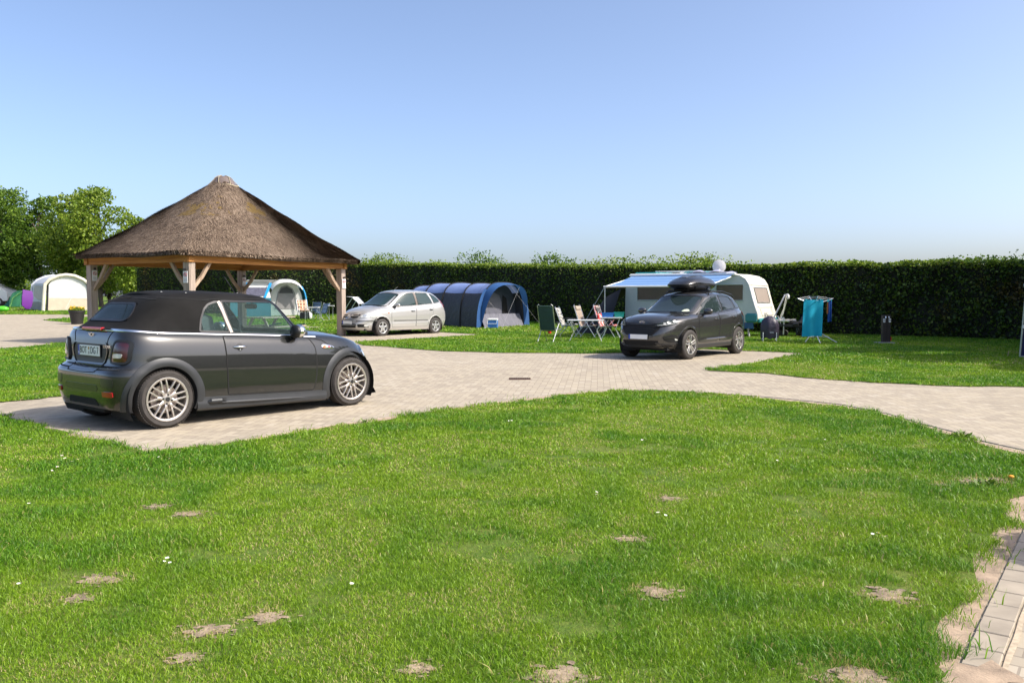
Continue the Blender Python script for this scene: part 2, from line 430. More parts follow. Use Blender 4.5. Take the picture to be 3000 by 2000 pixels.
# soldier course of stones along the lower right corner
kb = MB(); stone = M('kerb stone', (0.325, 0.275, 0.21), 0.85, var=0.22, vscale=3, bump=0.4, bscale=60)
for i in range(-9, 22):
    c = kerbA + kd * (i * 0.21 + 0.105) + kn * 0.075
    kb.box((c.x, c.y, -0.004 + random.uniform(0, .003)), (0.201, 0.13, 0.03), math.atan2(kd.y, kd.x) + random.uniform(-.01, .01), bevel=0.004)
setp(kb.build('paving_edge_stones', stone), kind='structure')
def course(pts, w_=.10):
    mb = MB()
    for a, b in zip(pts[:-1], pts[1:]):
        L = (b - a).length; n = max(1, int(L / .205)); d = (b - a) / n
        for i in range(n):
            c = a + d * (i + .5); mb.box((c.x, c.y, -.006 + gz(c.y) + random.uniform(0, .003)), (d.length - .008, w_, .03), math.atan2(d.y, d.x), bevel=.004)
    setp(mb.build('paving_edge_stones', stone), kind='structure')
course([G(*p) for p in [(1913, 1142), (2092, 1151), (2270, 1164), (2474, 1185), (2615, 1213), (2717, 1243), (2806, 1265), (2882, 1291), (3000, 1316), (3100, 1340)]])
course([G(*p) for p in [(-120, 1196), (0, 1214), (425, 1317), (640, 1299), (944, 1249), (1301, 1197), (1658, 1152), (1824, 1141), (1913, 1142)]])
corner_pav = paving_mat('corner pavers', ang=-.943)
kj = kerbA + kn * .165 - kd * 2.5; kl = kerbA + kn * .165 + kd * 6
setp(sheet('corner_path', [tuple(kj[:2]), tuple(kl[:2]), tuple((kl + kn * 5)[:2]), tuple((kj + kn * 5)[:2])], .004, corner_pav), kind='structure')
sj = [tuple((kerbA + kd * (-2.5 + .25 * i) + kn * (.148 + .004 * (i % 2)))[:2]) for i in range(34)]; sk_ = [tuple((kerbA + kd * (-2.5 + .25 * i) + kn * (.166 + .006 * ((i * 7) % 3)))[:2]) for i in range(33, -1, -1)]
setp(sheet('sand_joint', sj + sk_, .0075, M('joint sand', (.42, .34, .24), .95, var=.3, vscale=30)), kind='structure')
setp(sheet('drifted_sand', rough_poly([tuple(G(*p)[:2]) for p in [(2740, 2010), (2800, 1948), (2862, 1962), (2905, 1940), (2935, 1962), (2990, 1990), (3010, 2010), (2900, 2060)]], .06, .012, 8), .0135, MT['soil']), kind='structure')
# drain grate in the road
g0 = G(1523, 1110)
gr = thing('drain_grate', 'dark flush drain grate in the pale brick road between the lawns', 'drain grate', (g0.x, g0.y, 0.0))
gm = MB()
for i in range(9): gm.box((-.16 + i * .04, 0, .006), (.014, .20, .012))
gm.build('bar', M('cast iron', (0.03, 0.02, 0.015), 0.7, 0.3), gr)
MB().box((0, 0, .003), (.38, .24, .004)).build('pit', MT['matblack'], gr)
MB().tube([(-.19, -.12, .006), (.19, -.12, .006), (.19, .12, .006), (-.19, .12, .006)], .008, 6, closed=True).build('rim', M('rust iron', (0.10, 0.04, 0.02), 0.8), gr)

# ------------------------------------------------------------------ blades of grass
def mesh_np(name, V, F, mats, rnd=None, parent=None, quads=False):
    """fast mesh from numpy arrays; F is (n, k)"""
    me = bpy.data.meshes.new(name); k = F.shape[1]
    me.vertices.add(len(V)); me.vertices.foreach_set('co', V.astype(np.float32).ravel())
    me.loops.add(F.size); me.loops.foreach_set('vertex_index', F.astype(np.int32).ravel())
    me.polygons.add(len(F)); me.polygons.foreach_set('loop_start', np.arange(0, F.size, k, dtype=np.int32))
    me.polygons.foreach_set('loop_total', np.full(len(F), k, dtype=np.int32))
    if rnd is not None:
        a = me.attributes.new('rnd', 'FLOAT', 'FACE'); a.data.foreach_set('value', rnd.astype(np.float32))
    me.update(); me.validate()
    for m in (mats if isinstance(mats, list) else [mats]): me.materials.append(m)
    return link(name, me, parent)

def gz_np(y):
    t = np.clip(y - 30.0, 0, 80); return 0.0145 * t * t / (t + 6.0)

def vnoise(X, Y, sc, seed):
    """cheap value noise for clumping"""
    rg = np.random.default_rng(seed); T = rg.random((256, 256)); x = X / sc + 57.3; y = Y / sc + 91.7
    i = np.floor(x).astype(int); j = np.floor(y).astype(int); u = x - i; v = y - j; u = u * u * (3 - 2 * u); v = v * v * (3 - 2 * v)
    g = lambda a, b: T[a % 256, b % 256]
    return (g(i, j) * (1 - u) + g(i + 1, j) * u) * (1 - v) + (g(i, j + 1) * (1 - u) + g(i + 1, j + 1) * u) * v

def grass(name, polys, y0, y1, dens, hh, ww, mat, lo=.10, clump=1.0):
    """single blades, each bent, scattered over the parts of the lawns that can be seen"""
    n = int(dens * (y1 - y0) * (y1 + y0) / 2 * 1.30)
    Y = np.sqrt(RNG.random(n) * (y1 ** 2 - y0 ** 2) + y0 ** 2); X = (RNG.random(n) - .5) * 1.30 * Y
    ok = np.zeros(n, bool)
    XJ = X + (vnoise(X, Y, .16, 31) - .5) * .22 + RNG.normal(0, .03, n); YJ = Y + (vnoise(X, Y, .16, 32) - .5) * .22 + RNG.normal(0, .03, n)
    for p in polys: ok |= inside(p, XJ, YJ)
    c = vnoise(X, Y, .42, 1) * .5 + vnoise(X, Y, .13, 2) * .5
    ok &= RNG.random(n) < np.clip((c - .16) * 4.5 * clump, lo, 1)
    for bx, by, br in BARE:
        d = np.hypot((X - bx) * .8, (Y - by)) / (br * .8) + (vnoise(X, Y, .07, 9) - .5) * 1.6; ok &= ~(RNG.random(n) > np.clip((d - .12) * .62, 0.14, 1))
    X, Y, c, XJ, YJ = X[ok], Y[ok], c[ok], XJ[ok], YJ[ok]; n = len(X)
    # lush clumps grow taller and deeper green, thin dry ones stay short and yellow
    lush = np.clip(.5 + 2.3 * (vnoise(X, Y, 2.3, 21) * .35 + vnoise(X, Y, .9, 22) * .3 + vnoise(X, Y, .28, 23) * .35 - .5), 0, 1)
    th = RNG.random(n) * 2 * PI; ph = RNG.random(n) * 2 * PI
    ed = np.ones(n)
    for p in polys: ed[inside(p, XJ, YJ) & ~inside(p, X, Y)] = 1.5
    H = ed * hh * (.5 + .8 * lush + .35 * (c - .3)) * RNG.uniform(.55, 1.3, n); W = ww * RNG.uniform(.6, 1.3, n)
    lean = H * RNG.uniform(.2, 1.3, n); z0 = gz_np(Y) + .012
    wx, wy = np.cos(th) * W / 2, np.sin(th) * W / 2; lx, ly = np.cos(ph) * lean, np.sin(ph) * lean
    V = np.empty((n, 5, 3))
    V[:, 0] = np.stack([X - wx, Y - wy, z0], 1); V[:, 1] = np.stack([X + wx, Y + wy, z0], 1)
    V[:, 2] = np.stack([X + wx * .8 + lx * .35, Y + wy * .8 + ly * .35, z0 + H * .6], 1); V[:, 3] = np.stack([X - wx * .8 + lx * .35, Y - wy * .8 + ly * .35, z0 + H * .6], 1)
    V[:, 4] = np.stack([X + lx, Y + ly, z0 + H * RNG.uniform(.7, 1.0, n)], 1)
    b = np.arange(n)[:, None] * 5
    F = np.concatenate([b + [0, 1, 2], b + [0, 2, 3], b + [3, 2, 4]], 0)
    nb = np.full(n, 9.0)
    for bx, by, br in BARE: nb = np.minimum(nb, np.hypot((X - bx) * .8, (Y - by)) / br)
    r = RNG.random(n) * .94; dry = RNG.random(n) < (.03 + .14 * (lush < .2) + .35 * np.clip(1.4 - nb, 0, 1)); r[dry] = 1.0; H[nb < 1.0] *= .8
    o = mesh_np(name, V.reshape(-1, 3), F, mat, np.tile(r, 3))
    a = o.data.attributes.new('lush', 'FLOAT', 'FACE'); a.data.foreach_set('value', np.tile(lush, 3).astype(np.float32))
    return o

def blade_mat():
    m, n, b = new_mat('grass blade'); k = NT(n); p = k.pos()
    a = n.nodes.new('ShaderNodeAttribute'); a.attribute_name = 'rnd'; l = n.nodes.new('ShaderNodeAttribute'); l.attribute_name = 'lush'
    slow = k.math('ADD', l.outputs['Fac'], k.math('MULTIPLY', k.math('SUBTRACT', k.noise(.33, 2, .5, p), .5), 1.7))
    slow = k.ramp(slow, [(.15, (0, 0, 0)), (.85, (1, 1, 1))])
    g1 = k.ramp(a.outputs['Fac'], [(0.0, (0.14, 0.25, 0.008)), (0.5, (0.225, 0.37, 0.012)), (0.94, (0.33, 0.47, 0.03)), (1.0, (0.50, 0.41, 0.18))])
    g2 = k.ramp(a.outputs['Fac'], [(0.0, (0.045, 0.14, 0.007)), (0.5, (0.10, 0.25, 0.010)), (0.94, (0.21, 0.39, 0.02)), (1.0, (0.44, 0.37, 0.13))])
    c = k.mix(slow, g1, g2)
    n.links.new(c, b.inputs['Base Color']); b.inputs['Roughness'].default_value = 0.42; b.inputs['Specular IOR Level'].default_value = 0.4
    t = n.nodes.new('ShaderNodeBsdfTranslucent'); n.links.new(c, t.inputs[0])
    mx = n.nodes.new('ShaderNodeMixShader'); mx.inputs[0].default_value = 0.42
    n.links.new(b.outputs[0], mx.inputs[1]); n.links.new(t.outputs[0], mx.inputs[2]); n.links.new(mx.outputs[0], n.nodes['Material Output'].inputs[0])
    return m
MT['blade'] = blade_mat()
for y0, y1, d, h, ww in ((3.0, 4.6, 19000, .029, .0029), (4.6, 7, 11000, .030, .0041), (7, 11, 5200, .032, .0066), (11, 18, 2600, .034, .011), (18, 34, 800, .042, .020), (34, 70, 75, .055, .055)):
    setp(grass('grass', [L1r, L2r], y0, y1, d, h, ww, MT['blade']), kind='stuff')
setp(grass('grass', [soil1, soil2], 3.0, 14, 420, .045, .006, MT['blade'], lo=0, clump=.45), kind='stuff')
MT['bare'] = M('bare lawn soil', (0.27, 0.205, 0.135), 0.95, var=0.4, vscale=14, bump=.8, bscale=60, bdist=0.01)
# bare sandy patches, each with a ragged outline
for bx, by, br in BARE:
    rg = random.Random(bx); mb = MB()
    for q in range(70):                                  # crumbs of bare ground that thin out into the turf
        ca, cr = rg.uniform(0, 2 * PI), abs(rg.gauss(0, .55)) * br; cx, cy = bx + cr * 1.35 * math.cos(ca), by + cr * 1.1 * math.sin(ca)
        rr = br * rg.uniform(.08, .26) * (1.15 - min(1, cr / br / 1.4)); z = .0135 + .00007 * q
        mb.poly([(cx + rr * rg.uniform(.7, 1.3) * 1.3 * math.cos(2 * PI * k / 11), cy + rr * rg.uniform(.7, 1.3) * math.sin(2 * PI * k / 11), z) for k in range(11)])
    setp(mb.build('bare_soil', MT['bare']), kind='structure')
# grit and small pebbles on the sandy margin
def pebbles():
    n = 2600; Y = RNG.uniform(2.9, 9, n); X = RNG.uniform(1, 6, n); ok = inside(soil1, X, Y) & ~inside(L1r, X, Y); X, Y = X[ok], Y[ok]; n = len(X)
    s_ = RNG.gamma(2, .0016, n) + .0012; base = np.array([(-1, -1, 0), (1, -1, 0), (1, 1, 0), (-1, 1, 0), (0, 0, 1.1)]); V = base[None] * s_[:, None, None] * RNG.uniform(.6, 1.3, (n, 5, 3)); V[:, :, 0] += X[:, None]; V[:, :, 1] += Y[:, None]; V[:, :, 2] += .006
    b = np.arange(n)[:, None] * 5; F = np.concatenate([b + [0, 1, 4], b + [1, 2, 4], b + [2, 3, 4], b + [3, 0, 4]], 0)
    setp(mesh_np('gravel', V.reshape(-1, 3), F, M('grit', (.40, .32, .26), .9, var=.5, vscale=90)), kind='stuff')
pebbles()

# ------------------------------------------------------------------ car bodies
class Shell:
    """smooth body section: plan outlines (super-ellipses) stacked between a bottom and a top edge line"""
    def __init__(s, xr, xf, w, zb, zt, nr, nf, xm, crown=0.05, wx=None):
        s.xr, s.xf, s.w, s.zb, s.zt = smooth_tab(xr, 80), smooth_tab(xf, 80), smooth_tab(w, 80), smooth_tab(zb, 80), smooth_tab(zt, 120)
        s.nr, s.nf, s.xm, s.crown, s.wx = nr, nf, xm, crown, (smooth_tab(wx, 60) if wx else None)
    def ends(s, t): return interp(s.xr, t), interp(s.xf, t)
    def hw(s, x, t):
        xr, xf = s.ends(t); wd = interp(s.w, t) * (interp(s.wx, x) if s.wx else 1.0)
        if x >= s.xm: u, n = (x - s.xm) / (xf - s.xm), s.nf
        else: u, n = (s.xm - x) / (s.xm - xr), s.nr
        u = min(max(u, 0), 1)
        return wd * (1 - u ** n) ** (1 / n)
    def z(s, x, t): a, b = interp(s.zb, x), interp(s.zt, x); return a + (b - a) * t
    def t(s, x, z): a, b = interp(s.zb, x), interp(s.zt, x); return min(max((z - a) / (b - a), 0), 1)
    def side(s, x, z, sg=1): return sg * s.hw(x, s.t(x, z))
    def end(s, y, z, front=True):
        """x of the nose or tail surface at (y, z)"""
        x = s.xf[30][1] if front else s.xr[30][1]
        for _ in range(6):
            t = s.t(x, z); xr, xf = s.ends(t); n = s.nf if front else s.nr
            wd = interp(s.w, t) * (interp(s.wx, x) if s.wx else 1.0); q = min(abs(y) / wd, 0.9995)
            r = (1 - q ** n) ** (1 / n)
            x = s.xm + (xf - s.xm) * r if front else s.xm - (s.xm - xr) * r
        return x
    def top(s, x, y):
        hw = max(s.hw(x, 1.0), 1e-3); q = min(abs(y) / hw, 1)
        return interp(s.zt, x) + s.crown_at(x, hw) * (1 - q ** 2.4)
    cx = (-9, -8)
    def crown_at(s, x, hw): return s.crown * min(1, max(0, (x - s.cx[0]) / (s.cx[1] - s.cx[0]))) * min(1, hw / (0.75 * s.w[-1][1] if s.w[-1][1] > 0 else 1))
    def ring(s, t, N=72):
        th = np.linspace(0, PI, 1200); xr, xf = s.ends(t)
        X = np.where(th < PI / 2, s.xm + (xf - s.xm) * np.abs(np.cos(th)) ** (2 / s.nf), s.xm - (s.xm - xr) * np.abs(np.cos(th)) ** (2 / s.nr))
        Y = np.array([s.hw(x, t) for x in X]); L = np.concatenate([[0], np.cumsum(np.hypot(np.diff(X), np.diff(Y)))])
        q = np.linspace(0, L[-1], N); x = np.interp(q, L, X); y = np.interp(q, L, Y); y[0] = y[-1] = 0
        return x, y
    def mesh(s, mb, ts, N=72, K=10, cut=None, cap=True, capcut=None, facemat=None):
        rings = []
        for t in ts:
            x, y = s.ring(t, N)
            pts = [(x[i], y[i], s.z(x[i], t)) for i in range(N)] + [(x[i], -y[i], s.z(x[i], t)) for i in range(N - 2, 0, -1)]
            rings.append(pts)
        n = len(rings[0])
        V = [p for r in rings for p in r]; F = []; FM = []
        for i in range(len(rings) - 1):
            for k in range(n):
                f = (i * n + k, i * n + (k + 1) % n, (i + 1) * n + (k + 1) % n, (i + 1) * n + k)
                c = [sum(V[j][a] for j in f) / 4 for a in range(3)]
                if cut and cut(*c): continue
                F.append(f)
        if cap:
            base = len(V); top = rings[-1]; o = (len(rings) - 1) * n
            def idx(i, k):       # i along x (0..N-1), k across (0..K)
                if i == 0: return o
                if i == N - 1: return o + N - 1
                if k == 0: return o + i
                if k == K: return o + (n - i)
                return base + (i - 1) * (K - 1) + k - 1
            for i in range(1, N - 1):
                x, y, z = top[i]
                for k in range(1, K):
                    yy = y * (1 - 2 * k / K); V.append((x, yy, s.top(x, yy)))
            for i in range(N - 1):
                for k in range(K):
                    f = [idx(i, k), idx(i + 1, k), idx(i + 1, k + 1), idx(i, k + 1)]
                    g = []
                    for q in f:
                        if q not in g: g.append(q)
                    if len(g) < 3: continue
                    c = [sum(V[j][a] for j in g) / len(g) for a in range(3)]
                    if capcut and capcut(*c): continue
                    F.append(tuple(g))
        if facemat is None: mb.add(V, F)
        else:
            o = len(mb.v); mb.v += V
            for f in F:
                c = [sum(V[j][a] for j in f) / len(f) for a in range(3)]
                mb.use(facemat(*c)); mb.f.append(tuple(o + i for i in f)); mb.m.append(mb.cur)
        return mb

def resample(pts, n=40, closed=True, round_r=0.0):
    P = [tuple(p) for p in pts]
    if round_r > 0:
        Q = []
        for i, p in enumerate(P):
            a, b = P[i - 1], P[(i + 1) % len(P)]
            la, lb = math.dist(a, p), math.dist(b, p); r = min(round_r, la * .45, lb * .45)
            s0 = tuple(p[k] + (a[k] - p[k]) / la * r for k in range(2)); s1 = tuple(p[k] + (b[k] - p[k]) / lb * r for k in range(2))
            for q in range(5):
                t = q / 4; Q.append(tuple((1 - t) ** 2 * s0[k] + 2 * t * (1 - t) * p[k] + t * t * s1[k] for k in range(2)))
        P = Q
    out = []
    for i in range(len(P) if closed else len(P) - 1):
        a, b = P[i], P[(i + 1) % len(P)]; L = math.dist(a, b); m = max(1, int(L / 0.03))
        for k in range(m): out.append(tuple(a[j] + (b[j] - a[j]) * k / m for j in range(2)))
    if not closed: out.append(P[-1])
    return out

def panel(mb, pts, fn, off=0.003, rings=6, rnd=0.02, dome=0.0, sink=0.012, nrm=None):
    """patch that lies on a body surface: pts in 2-D, fn(a, b, offset) -> 3-D"""
    P = resample(pts, round_r=rnd); n = len(P); cx = sum(p[0] for p in P) / n; cy = sum(p[1] for p in P) / n
    V = [fn(cx, cy, off + dome)]; F = []
    for r in range(1, rings + 1):
        q = r / rings
        for p in P: V.append(fn(cx + (p[0] - cx) * q, cy + (p[1] - cy) * q, off + dome * (1 - q * q)))
    for p in P: V.append(fn(p[0], p[1], -sink))
    for k in range(n): F.append((0, 1 + k, 1 + (k + 1) % n))
    for r in range(rings):
        for k in range(n): F.append((1 + r * n + k, 1 + r * n + (k + 1) % n, 1 + (r + 1) * n + (k + 1) % n, 1 + (r + 1) * n + k))
    mb.add(V, F); return mb

def band(mb, pts, fn, wd, off=0.004, closed=True, rnd=0.02, sink=0.004):
    """thin raised line of width wd along a 2-D path on a surface"""
    P = resample(pts, closed=closed, round_r=rnd if closed else 0); n = len(P); A, B = [], []
    for i, p in enumerate(P):
        a = P[i - 1] if (closed or i) else p; b = P[(i + 1) % n] if (closed or i < n - 1) else p
        d = (b[0] - a[0], b[1] - a[1]); L = math.hypot(*d) or 1; nx, ny = -d[1] / L * wd / 2, d[0] / L * wd / 2
        A.append((p[0] + nx, p[1] + ny)); B.append((p[0] - nx, p[1] - ny))
    rows = [[fn(p[0], p[1], -sink) for p in A], [fn(p[0], p[1], off) for p in A], [fn(p[0], p[1], off) for p in B], [fn(p[0], p[1], -sink) for p in B]]
    if closed: rows = [r + [r[0]] for r in rows]
    mb.grid(rows); return mb

class Car:
    def __init__(s, name, label, loc, yaw, scale, lower, upper):
        s.root = thing(name, label, 'car', loc, yaw, None, scale); s.lo, s.up = lower, upper
    def fs(s, sg, sh=None):
        """side surface of the lower body"""
        sh = sh or s.lo
        return lambda x, z, o: (x, sg * (abs(sh.side(x, z)) + o), z)
    def fe(s, front, sh=None):
        sh = sh or s.lo; d = 1 if front else -1
        def f(y, z, o):
            e = 0.004; x0 = sh.end(y, z, front); xa, xb = sh.end(y + e, z, front), sh.end(y, z + e, front)
            n = Vector((d, -(xa - x0) / e * d, -(xb - x0) / e * d)); n.normalize()
            if n.x * d < 0.25: n = Vector((d * .6, math.copysign(.8, y), 0))
            return (x0 + n.x * o, y + n.y * o, z + n.z * o)
        return f
    def part(s, name, mb, mat=None, smooth=True, parent=None, label=None, angle=35):
        o = mb.build(name, mat, parent or s.root, smooth=smooth, angle=angle)
        if label: o['label'] = label
        return o
    def arch(s, name, cx, cz, r0, r1, mat, proud=0.012, a0=-25, a1=205, sg=1, inner=0.16):
        """flare round a wheel opening, with the lining that goes in"""
        mb = MB(); n = 44; rows = []
        prof = [(r0, -inner), (r0, proud * .6), (r0 + 0.012, proud), ((r0 * .35 + r1 * .65), proud), (r1, proud * .3), (r1 + .004, -0.01)]
        for r, o in prof:
            row = []
            for i in range(n + 1):
                a = math.radians(a0 + (a1 - a0) * i / n); x, z = cx + r * math.cos(a), cz + r * math.sin(a)
                z = max(z, interp(s.lo.zb, x) - 0.01)
                y = abs(s.lo.side(x, max(z, interp(s.lo.zb, x)))); row.append((x, sg * (y + o), z))
            rows.append(row)
        mb.grid(rows); return s.part(name, mb, mat)
    def liner(s, cx, cz, r, sg, y0, y1):
        mb = MB(); n = 24
        rows = [[(cx + rr * math.cos(a), sg * yy, cz + rr * math.sin(a)) for a in [math.radians(-30 + 240 * i / n) for i in range(n + 1)]] for rr, yy in ((r, y1), (r, y0), (0.02, y0))]
        mb.grid(rows); return s.part('wheel_liner', mb, MT['matblack'])
    def wheel(s, cx, sg, y, R, rimR, tw, build_rim, steer=0.0):
        """origin at hub; y = outer face"""
        w = bpy.data.objects.new('wheel', None); COL.objects.link(w); w.parent = s.root; w.location = (cx, sg * y, R)
        w.rotation_euler = (0, 0, steer + (0 if sg > 0 else PI)); w.empty_display_size = .1
        mb = MB()                                                     # outer face towards +y
        mb.lathe([(rimR - .012, -tw), (rimR + .01, -tw + .005), (R - .035, -tw + .002), (R - .008, -tw + .02), (R, -tw + .045), (R, -.05), (R - .006, -.025), (R - .02, -.008), ((R + rimR) / 2 + .01, 0.004), (rimR + .012, 0.0), (rimR - .002, -.012), (rimR - .012, -.03)], axis='Y', n=64)
        for k in range(64):                                           # tread blocks
            a = 2 * PI * k / 64
            for yy in (-.035, -tw + .045):
                c = Vector((R * math.cos(a), yy, R * math.sin(a)))
                mb.box(c, (.006, .034, .018), rot=Matrix.Rotation(-a, 3, 'Y'))
        t = mb.build('tyre', MT['rubber'], w, smooth=True, angle=30)
        build_rim(w, rimR, tw)
        return w

def rim_base(w, r, tw, mat, dark):
    mb = MB(); mb.lathe([(r + .004, -.004), (r + .006, .006), (r - .004, .008), (r - .016, .002), (r - .02, -.02), (r - .03, -tw + .03), (r - .0, -tw + .01)], axis='Y', n=64)
    mb.build('rim', mat, w, smooth=True, angle=50)
    d = MB(); d.lathe([(0, -.075), (r * .66, -.075), (r * .66, -.095), (0.0, -.095)], axis='Y', n=40)
    d.build('brake_disc', M('brake disc', (0.32, 0.27, 0.24), 0.4, 0.8, var=.2), w, smooth=True)
    b = MB(); b.lathe([(0, -.12), (r - .02, -.12)], axis='Y', n=32)
    b.build('wheel_back', MT['matblack'], w)

def spoke(mb, p0, p1, w0, w1, y0, y1, th=0.02):
    """tapered spoke between two (radius-plane) points, slightly crowned"""
    a, b = Vector((p0[0], 0, p0[1])), Vector((p1[0], 0, p1[1])); d = (b - a).normalized(); n = Vector((-d.z, 0, d.x)); rows = []
    for q in range(7):
        t = q / 6; c = a + (b - a) * t; ww = w0 + (w1 - w0) * t; yy = y0 + (y1 - y0) * t + math.sin(t * PI) * .004
        rows.append([c - n * ww / 2 + Vector((0, yy - th, 0)), c - n * ww / 2 + Vector((0, yy - .004, 0)), c - n * ww * .3 + Vector((0, yy, 0)), c + n * ww * .3 + Vector((0, yy, 0)), c + n * ww / 2 + Vector((0, yy - .004, 0)), c + n * ww / 2 + Vector((0, yy - th, 0))])
    mb.grid(rows)

def ovals(mb, c, rx, rz, y, n=20):
    mb.poly([(c[0] + rx * math.cos(2 * PI * k / n), y, c[1] + rz * math.sin(2 * PI * k / n)) for k in range(n)])

def paint(name, col, metal=0.55, rough=0.3):
    m = M(name, col, rough, metal, coat=1.0, bump=0.02, bscale=900, bdist=.0004); return m

# ------------------------------------------------------------------ the dark convertible in front
def convertible():
    lo = Shell(xr=[(0, -.49), (.15, -.52), (.3, -.53), (.46, -.53), (.5, -.50), (.53, -.435), (.6, -.42), (.8, -.415), (.93, -.395), (1, -.36)],
               xf=[(0, 2.98), (.2, 3.03), (.5, 3.05), (.75, 3.01), (1, 2.90)],
               w=[(0, .79), (.1, .825), (.3, .842), (.55, .842), (.75, .832), (.88, .81), (.95, .785), (1, .745)],
               zb=[(-.6, .235), (-.35, .20), (.3, .150), (2.05, .11), (2.6, .12), (3.1, .15)],
               zt=[(-.45, 1.055), (-.03, 1.015), (.7, .975), (1.3, .945), (1.76, .915), (2.1, .895), (2.3, .88), (2.5, .85), (2.7, .80), (2.85, .735), (2.95, .65), (3.06, .54)],
               nr=8.5, nf=4.6, xm=1.1, crown=.075, wx=[(-.6, .97), (0, 1.0), (2.4, 1.0), (3.1, .97)])
    up = Shell(xr=[(0, -.40), (.25, -.275), (.45, -.20), (.7, -.105), (.88, -.02), (1, .10)],
               xf=[(0, 2.03), (.5, 1.80), (.85, 1.63), (1, 1.53)],
               w=[(0, .752), (.3, .718), (.6, .69), (.8, .66), (.92, .61), (1, .53)],
               zb=[(-.45, 1.05), (-.03, 1.01), (.7, .97), (1.3, .94), (1.76, .91), (2.1, .885)],
               zt=[(-.35, 1.30), (-.1, 1.385), (.1, 1.41), (.4, 1.43), (.8, 1.425), (1.2, 1.405), (1.5, 1.375), (1.7, 1.33)],
               nr=4.5, nf=5, xm=.7, crown=.035)
    lo.cx = (.9, 1.8)
    car = Car('convertible_car', 'dark grey two door convertible with black soft top and many-spoked silver wheels', (-4.524, 10.051, 0), .867, 1.056, lo, up)
    P = paint('anthracite metallic paint', (0.023, 0.024, 0.0235), .5, .24); car.paint = P
    fabric = M('black soft top cloth', (0.0085, 0.008, 0.0078), 0.85, var=.35, vscale=4, bump=.5, bscale=500, bdist=.001, spec=.2)
    clad = M('dark cladding', (0.028, 0.030, 0.033), .42, .1, var=.1)
    WB, R = 2.467, .309; Zr, Zf = .31, .295
    def cut(x, y, z):
        return abs(y) > .45 and (math.hypot(x, z - Zr) < .372 or math.hypot(x - WB, z - Zf) < .372)
    cab = lambda x, y, z: -.1 < x < 1.85 and abs(y) < .66
    mb = MB(); lo.mesh(mb, [0, .06, .12, .18, .24, .3, .36, .42, .46, .49, .51, .54, .58, .64, .7, .76, .82, .87, .91, .94, .965, .985, 1.0], N=150, K=14, cut=cut, capcut=cab)
    car.part('body', mb, P)
    # soft top: fabric with openings for the panes
    qw = [(.44, 1.012), (.47, 1.14), (.52, 1.25), (.58, 1.305), (.66, 1.33), (.705, 1.337), (.80, .99)]
    dw = [(.745, 1.342), (1.44, 1.328), (1.50, 1.29), (1.76, .935), (1.70, .925), (.845, .975)]
    rw = [(-.44, 1.135), (.44, 1.135), (.34, 1.315), (-.34, 1.315)]
    ws = [(-.62, .96), (.62, .96), (.545, 1.33), (-.545, 1.33)]
    def pin(pl, a, b): return bool(inside(pl, np.array([a]), np.array([b]))[0])
    def ucut(x, y, z):
        if abs(y) > .4 and (pin(qw, x, z) or pin(dw, x, z)): return True
        if x < .1 and pin(rw, y, z): return True
        if x > 1.3 and abs(y) < .66 and pin(ws, y, z): return True
        return False
    navy = paint('pillar paint', (0.018, 0.02, 0.028), .4, .3)
    fm = lambda x, y, z: navy if (x - 1.50) * .75 + (z - 1.33) * .66 > -.045 and x > 1.45 else fabric
    mb = MB(); up.mesh(mb, [0, .08, .16, .24, .32, .4, .48, .56, .64, .7, .76, .81, .86, .9, .94, .97, 1], N=170, K=14, cut=ucut, facemat=fm)
    st = car.part('soft_top', mb)
    mb = MB(); fu = {sg: car.fs(sg, up) for sg in (1, -1)}
    for sg in (1, -1):
        band(mb, [(-.30, 1.33), (-.1, 1.375), (.1, 1.385), (.35, 1.372), (.52, 1.352), (.62, 1.345)], fu[sg], .008, .004, closed=False)
        band(mb, [(.52, 1.352), (.75, 1.368), (1.1, 1.366), (1.47, 1.35)], fu[sg], .010, .008, closed=False)
    car.part('seam', mb, MT['matblack'], parent=st)
    mb = MB(); band(mb, [(-.52, 1.36), (-.3, 1.372), (0, 1.377), (.3, 1.372), (.52, 1.36)], car.fe(False, up), .008, .004, closed=False); car.part('seam', mb, MT['matblack'], parent=st)
    # white specks left by birds and pollen on the cloth
    for x, y in ((.42, -.50), (.24, -.3)): car.part('dirt_speck', MB().ball((x, y, up.top(x, y) + .002), (.011, .008, .003), 8, 5), MT['white'], parent=st)
    tint = glass_mat('green tinted pane', (0.72, 0.88, 0.86), .07)
    dglass = glass_mat('rear pane', (0.28, 0.36, 0.42), .25)
    rub = MT['black']
    for sg in (-1, 1):
        for nm, pl in (('quarter_window', qw), ('door_window', dw)):
            o = car.part(nm, panel(MB(), pl, fu[sg], .004, rnd=.02, sink=-.002), tint)
            car.part('window_seal', band(MB(), pl, fu[sg], .022, .007), rub, parent=o)
        o = car.part('window_trim', band(MB(), [(.715, 1.34), (.825, .985)], fu[sg], .036, .012, closed=False), M('bronze trim', (0.34, 0.30, 0.27), .35, .5))
    o = car.part('rear_window', panel(MB(), rw, car.fe(False, up), .004, rnd=.09, sink=-.002), dglass)
    car.part('window_seal', band(MB(), rw, car.fe(False, up), .02, .007, rnd=.09), rub, parent=o)
    o = car.part('windscreen', panel(MB(), ws, car.fe(True, up), .004, rnd=.03, sink=-.002), tint)
    car.part('window_seal', band(MB(), ws, car.fe(True, up), .03, .008), rub, parent=o)
    for y in (-.15, .35):
        car.part('wiper', MB().tube([(2.06, y, 1.0), (1.99, y - .2, 1.03), (1.93, y - .45, 1.05)], .008, 6), rub)
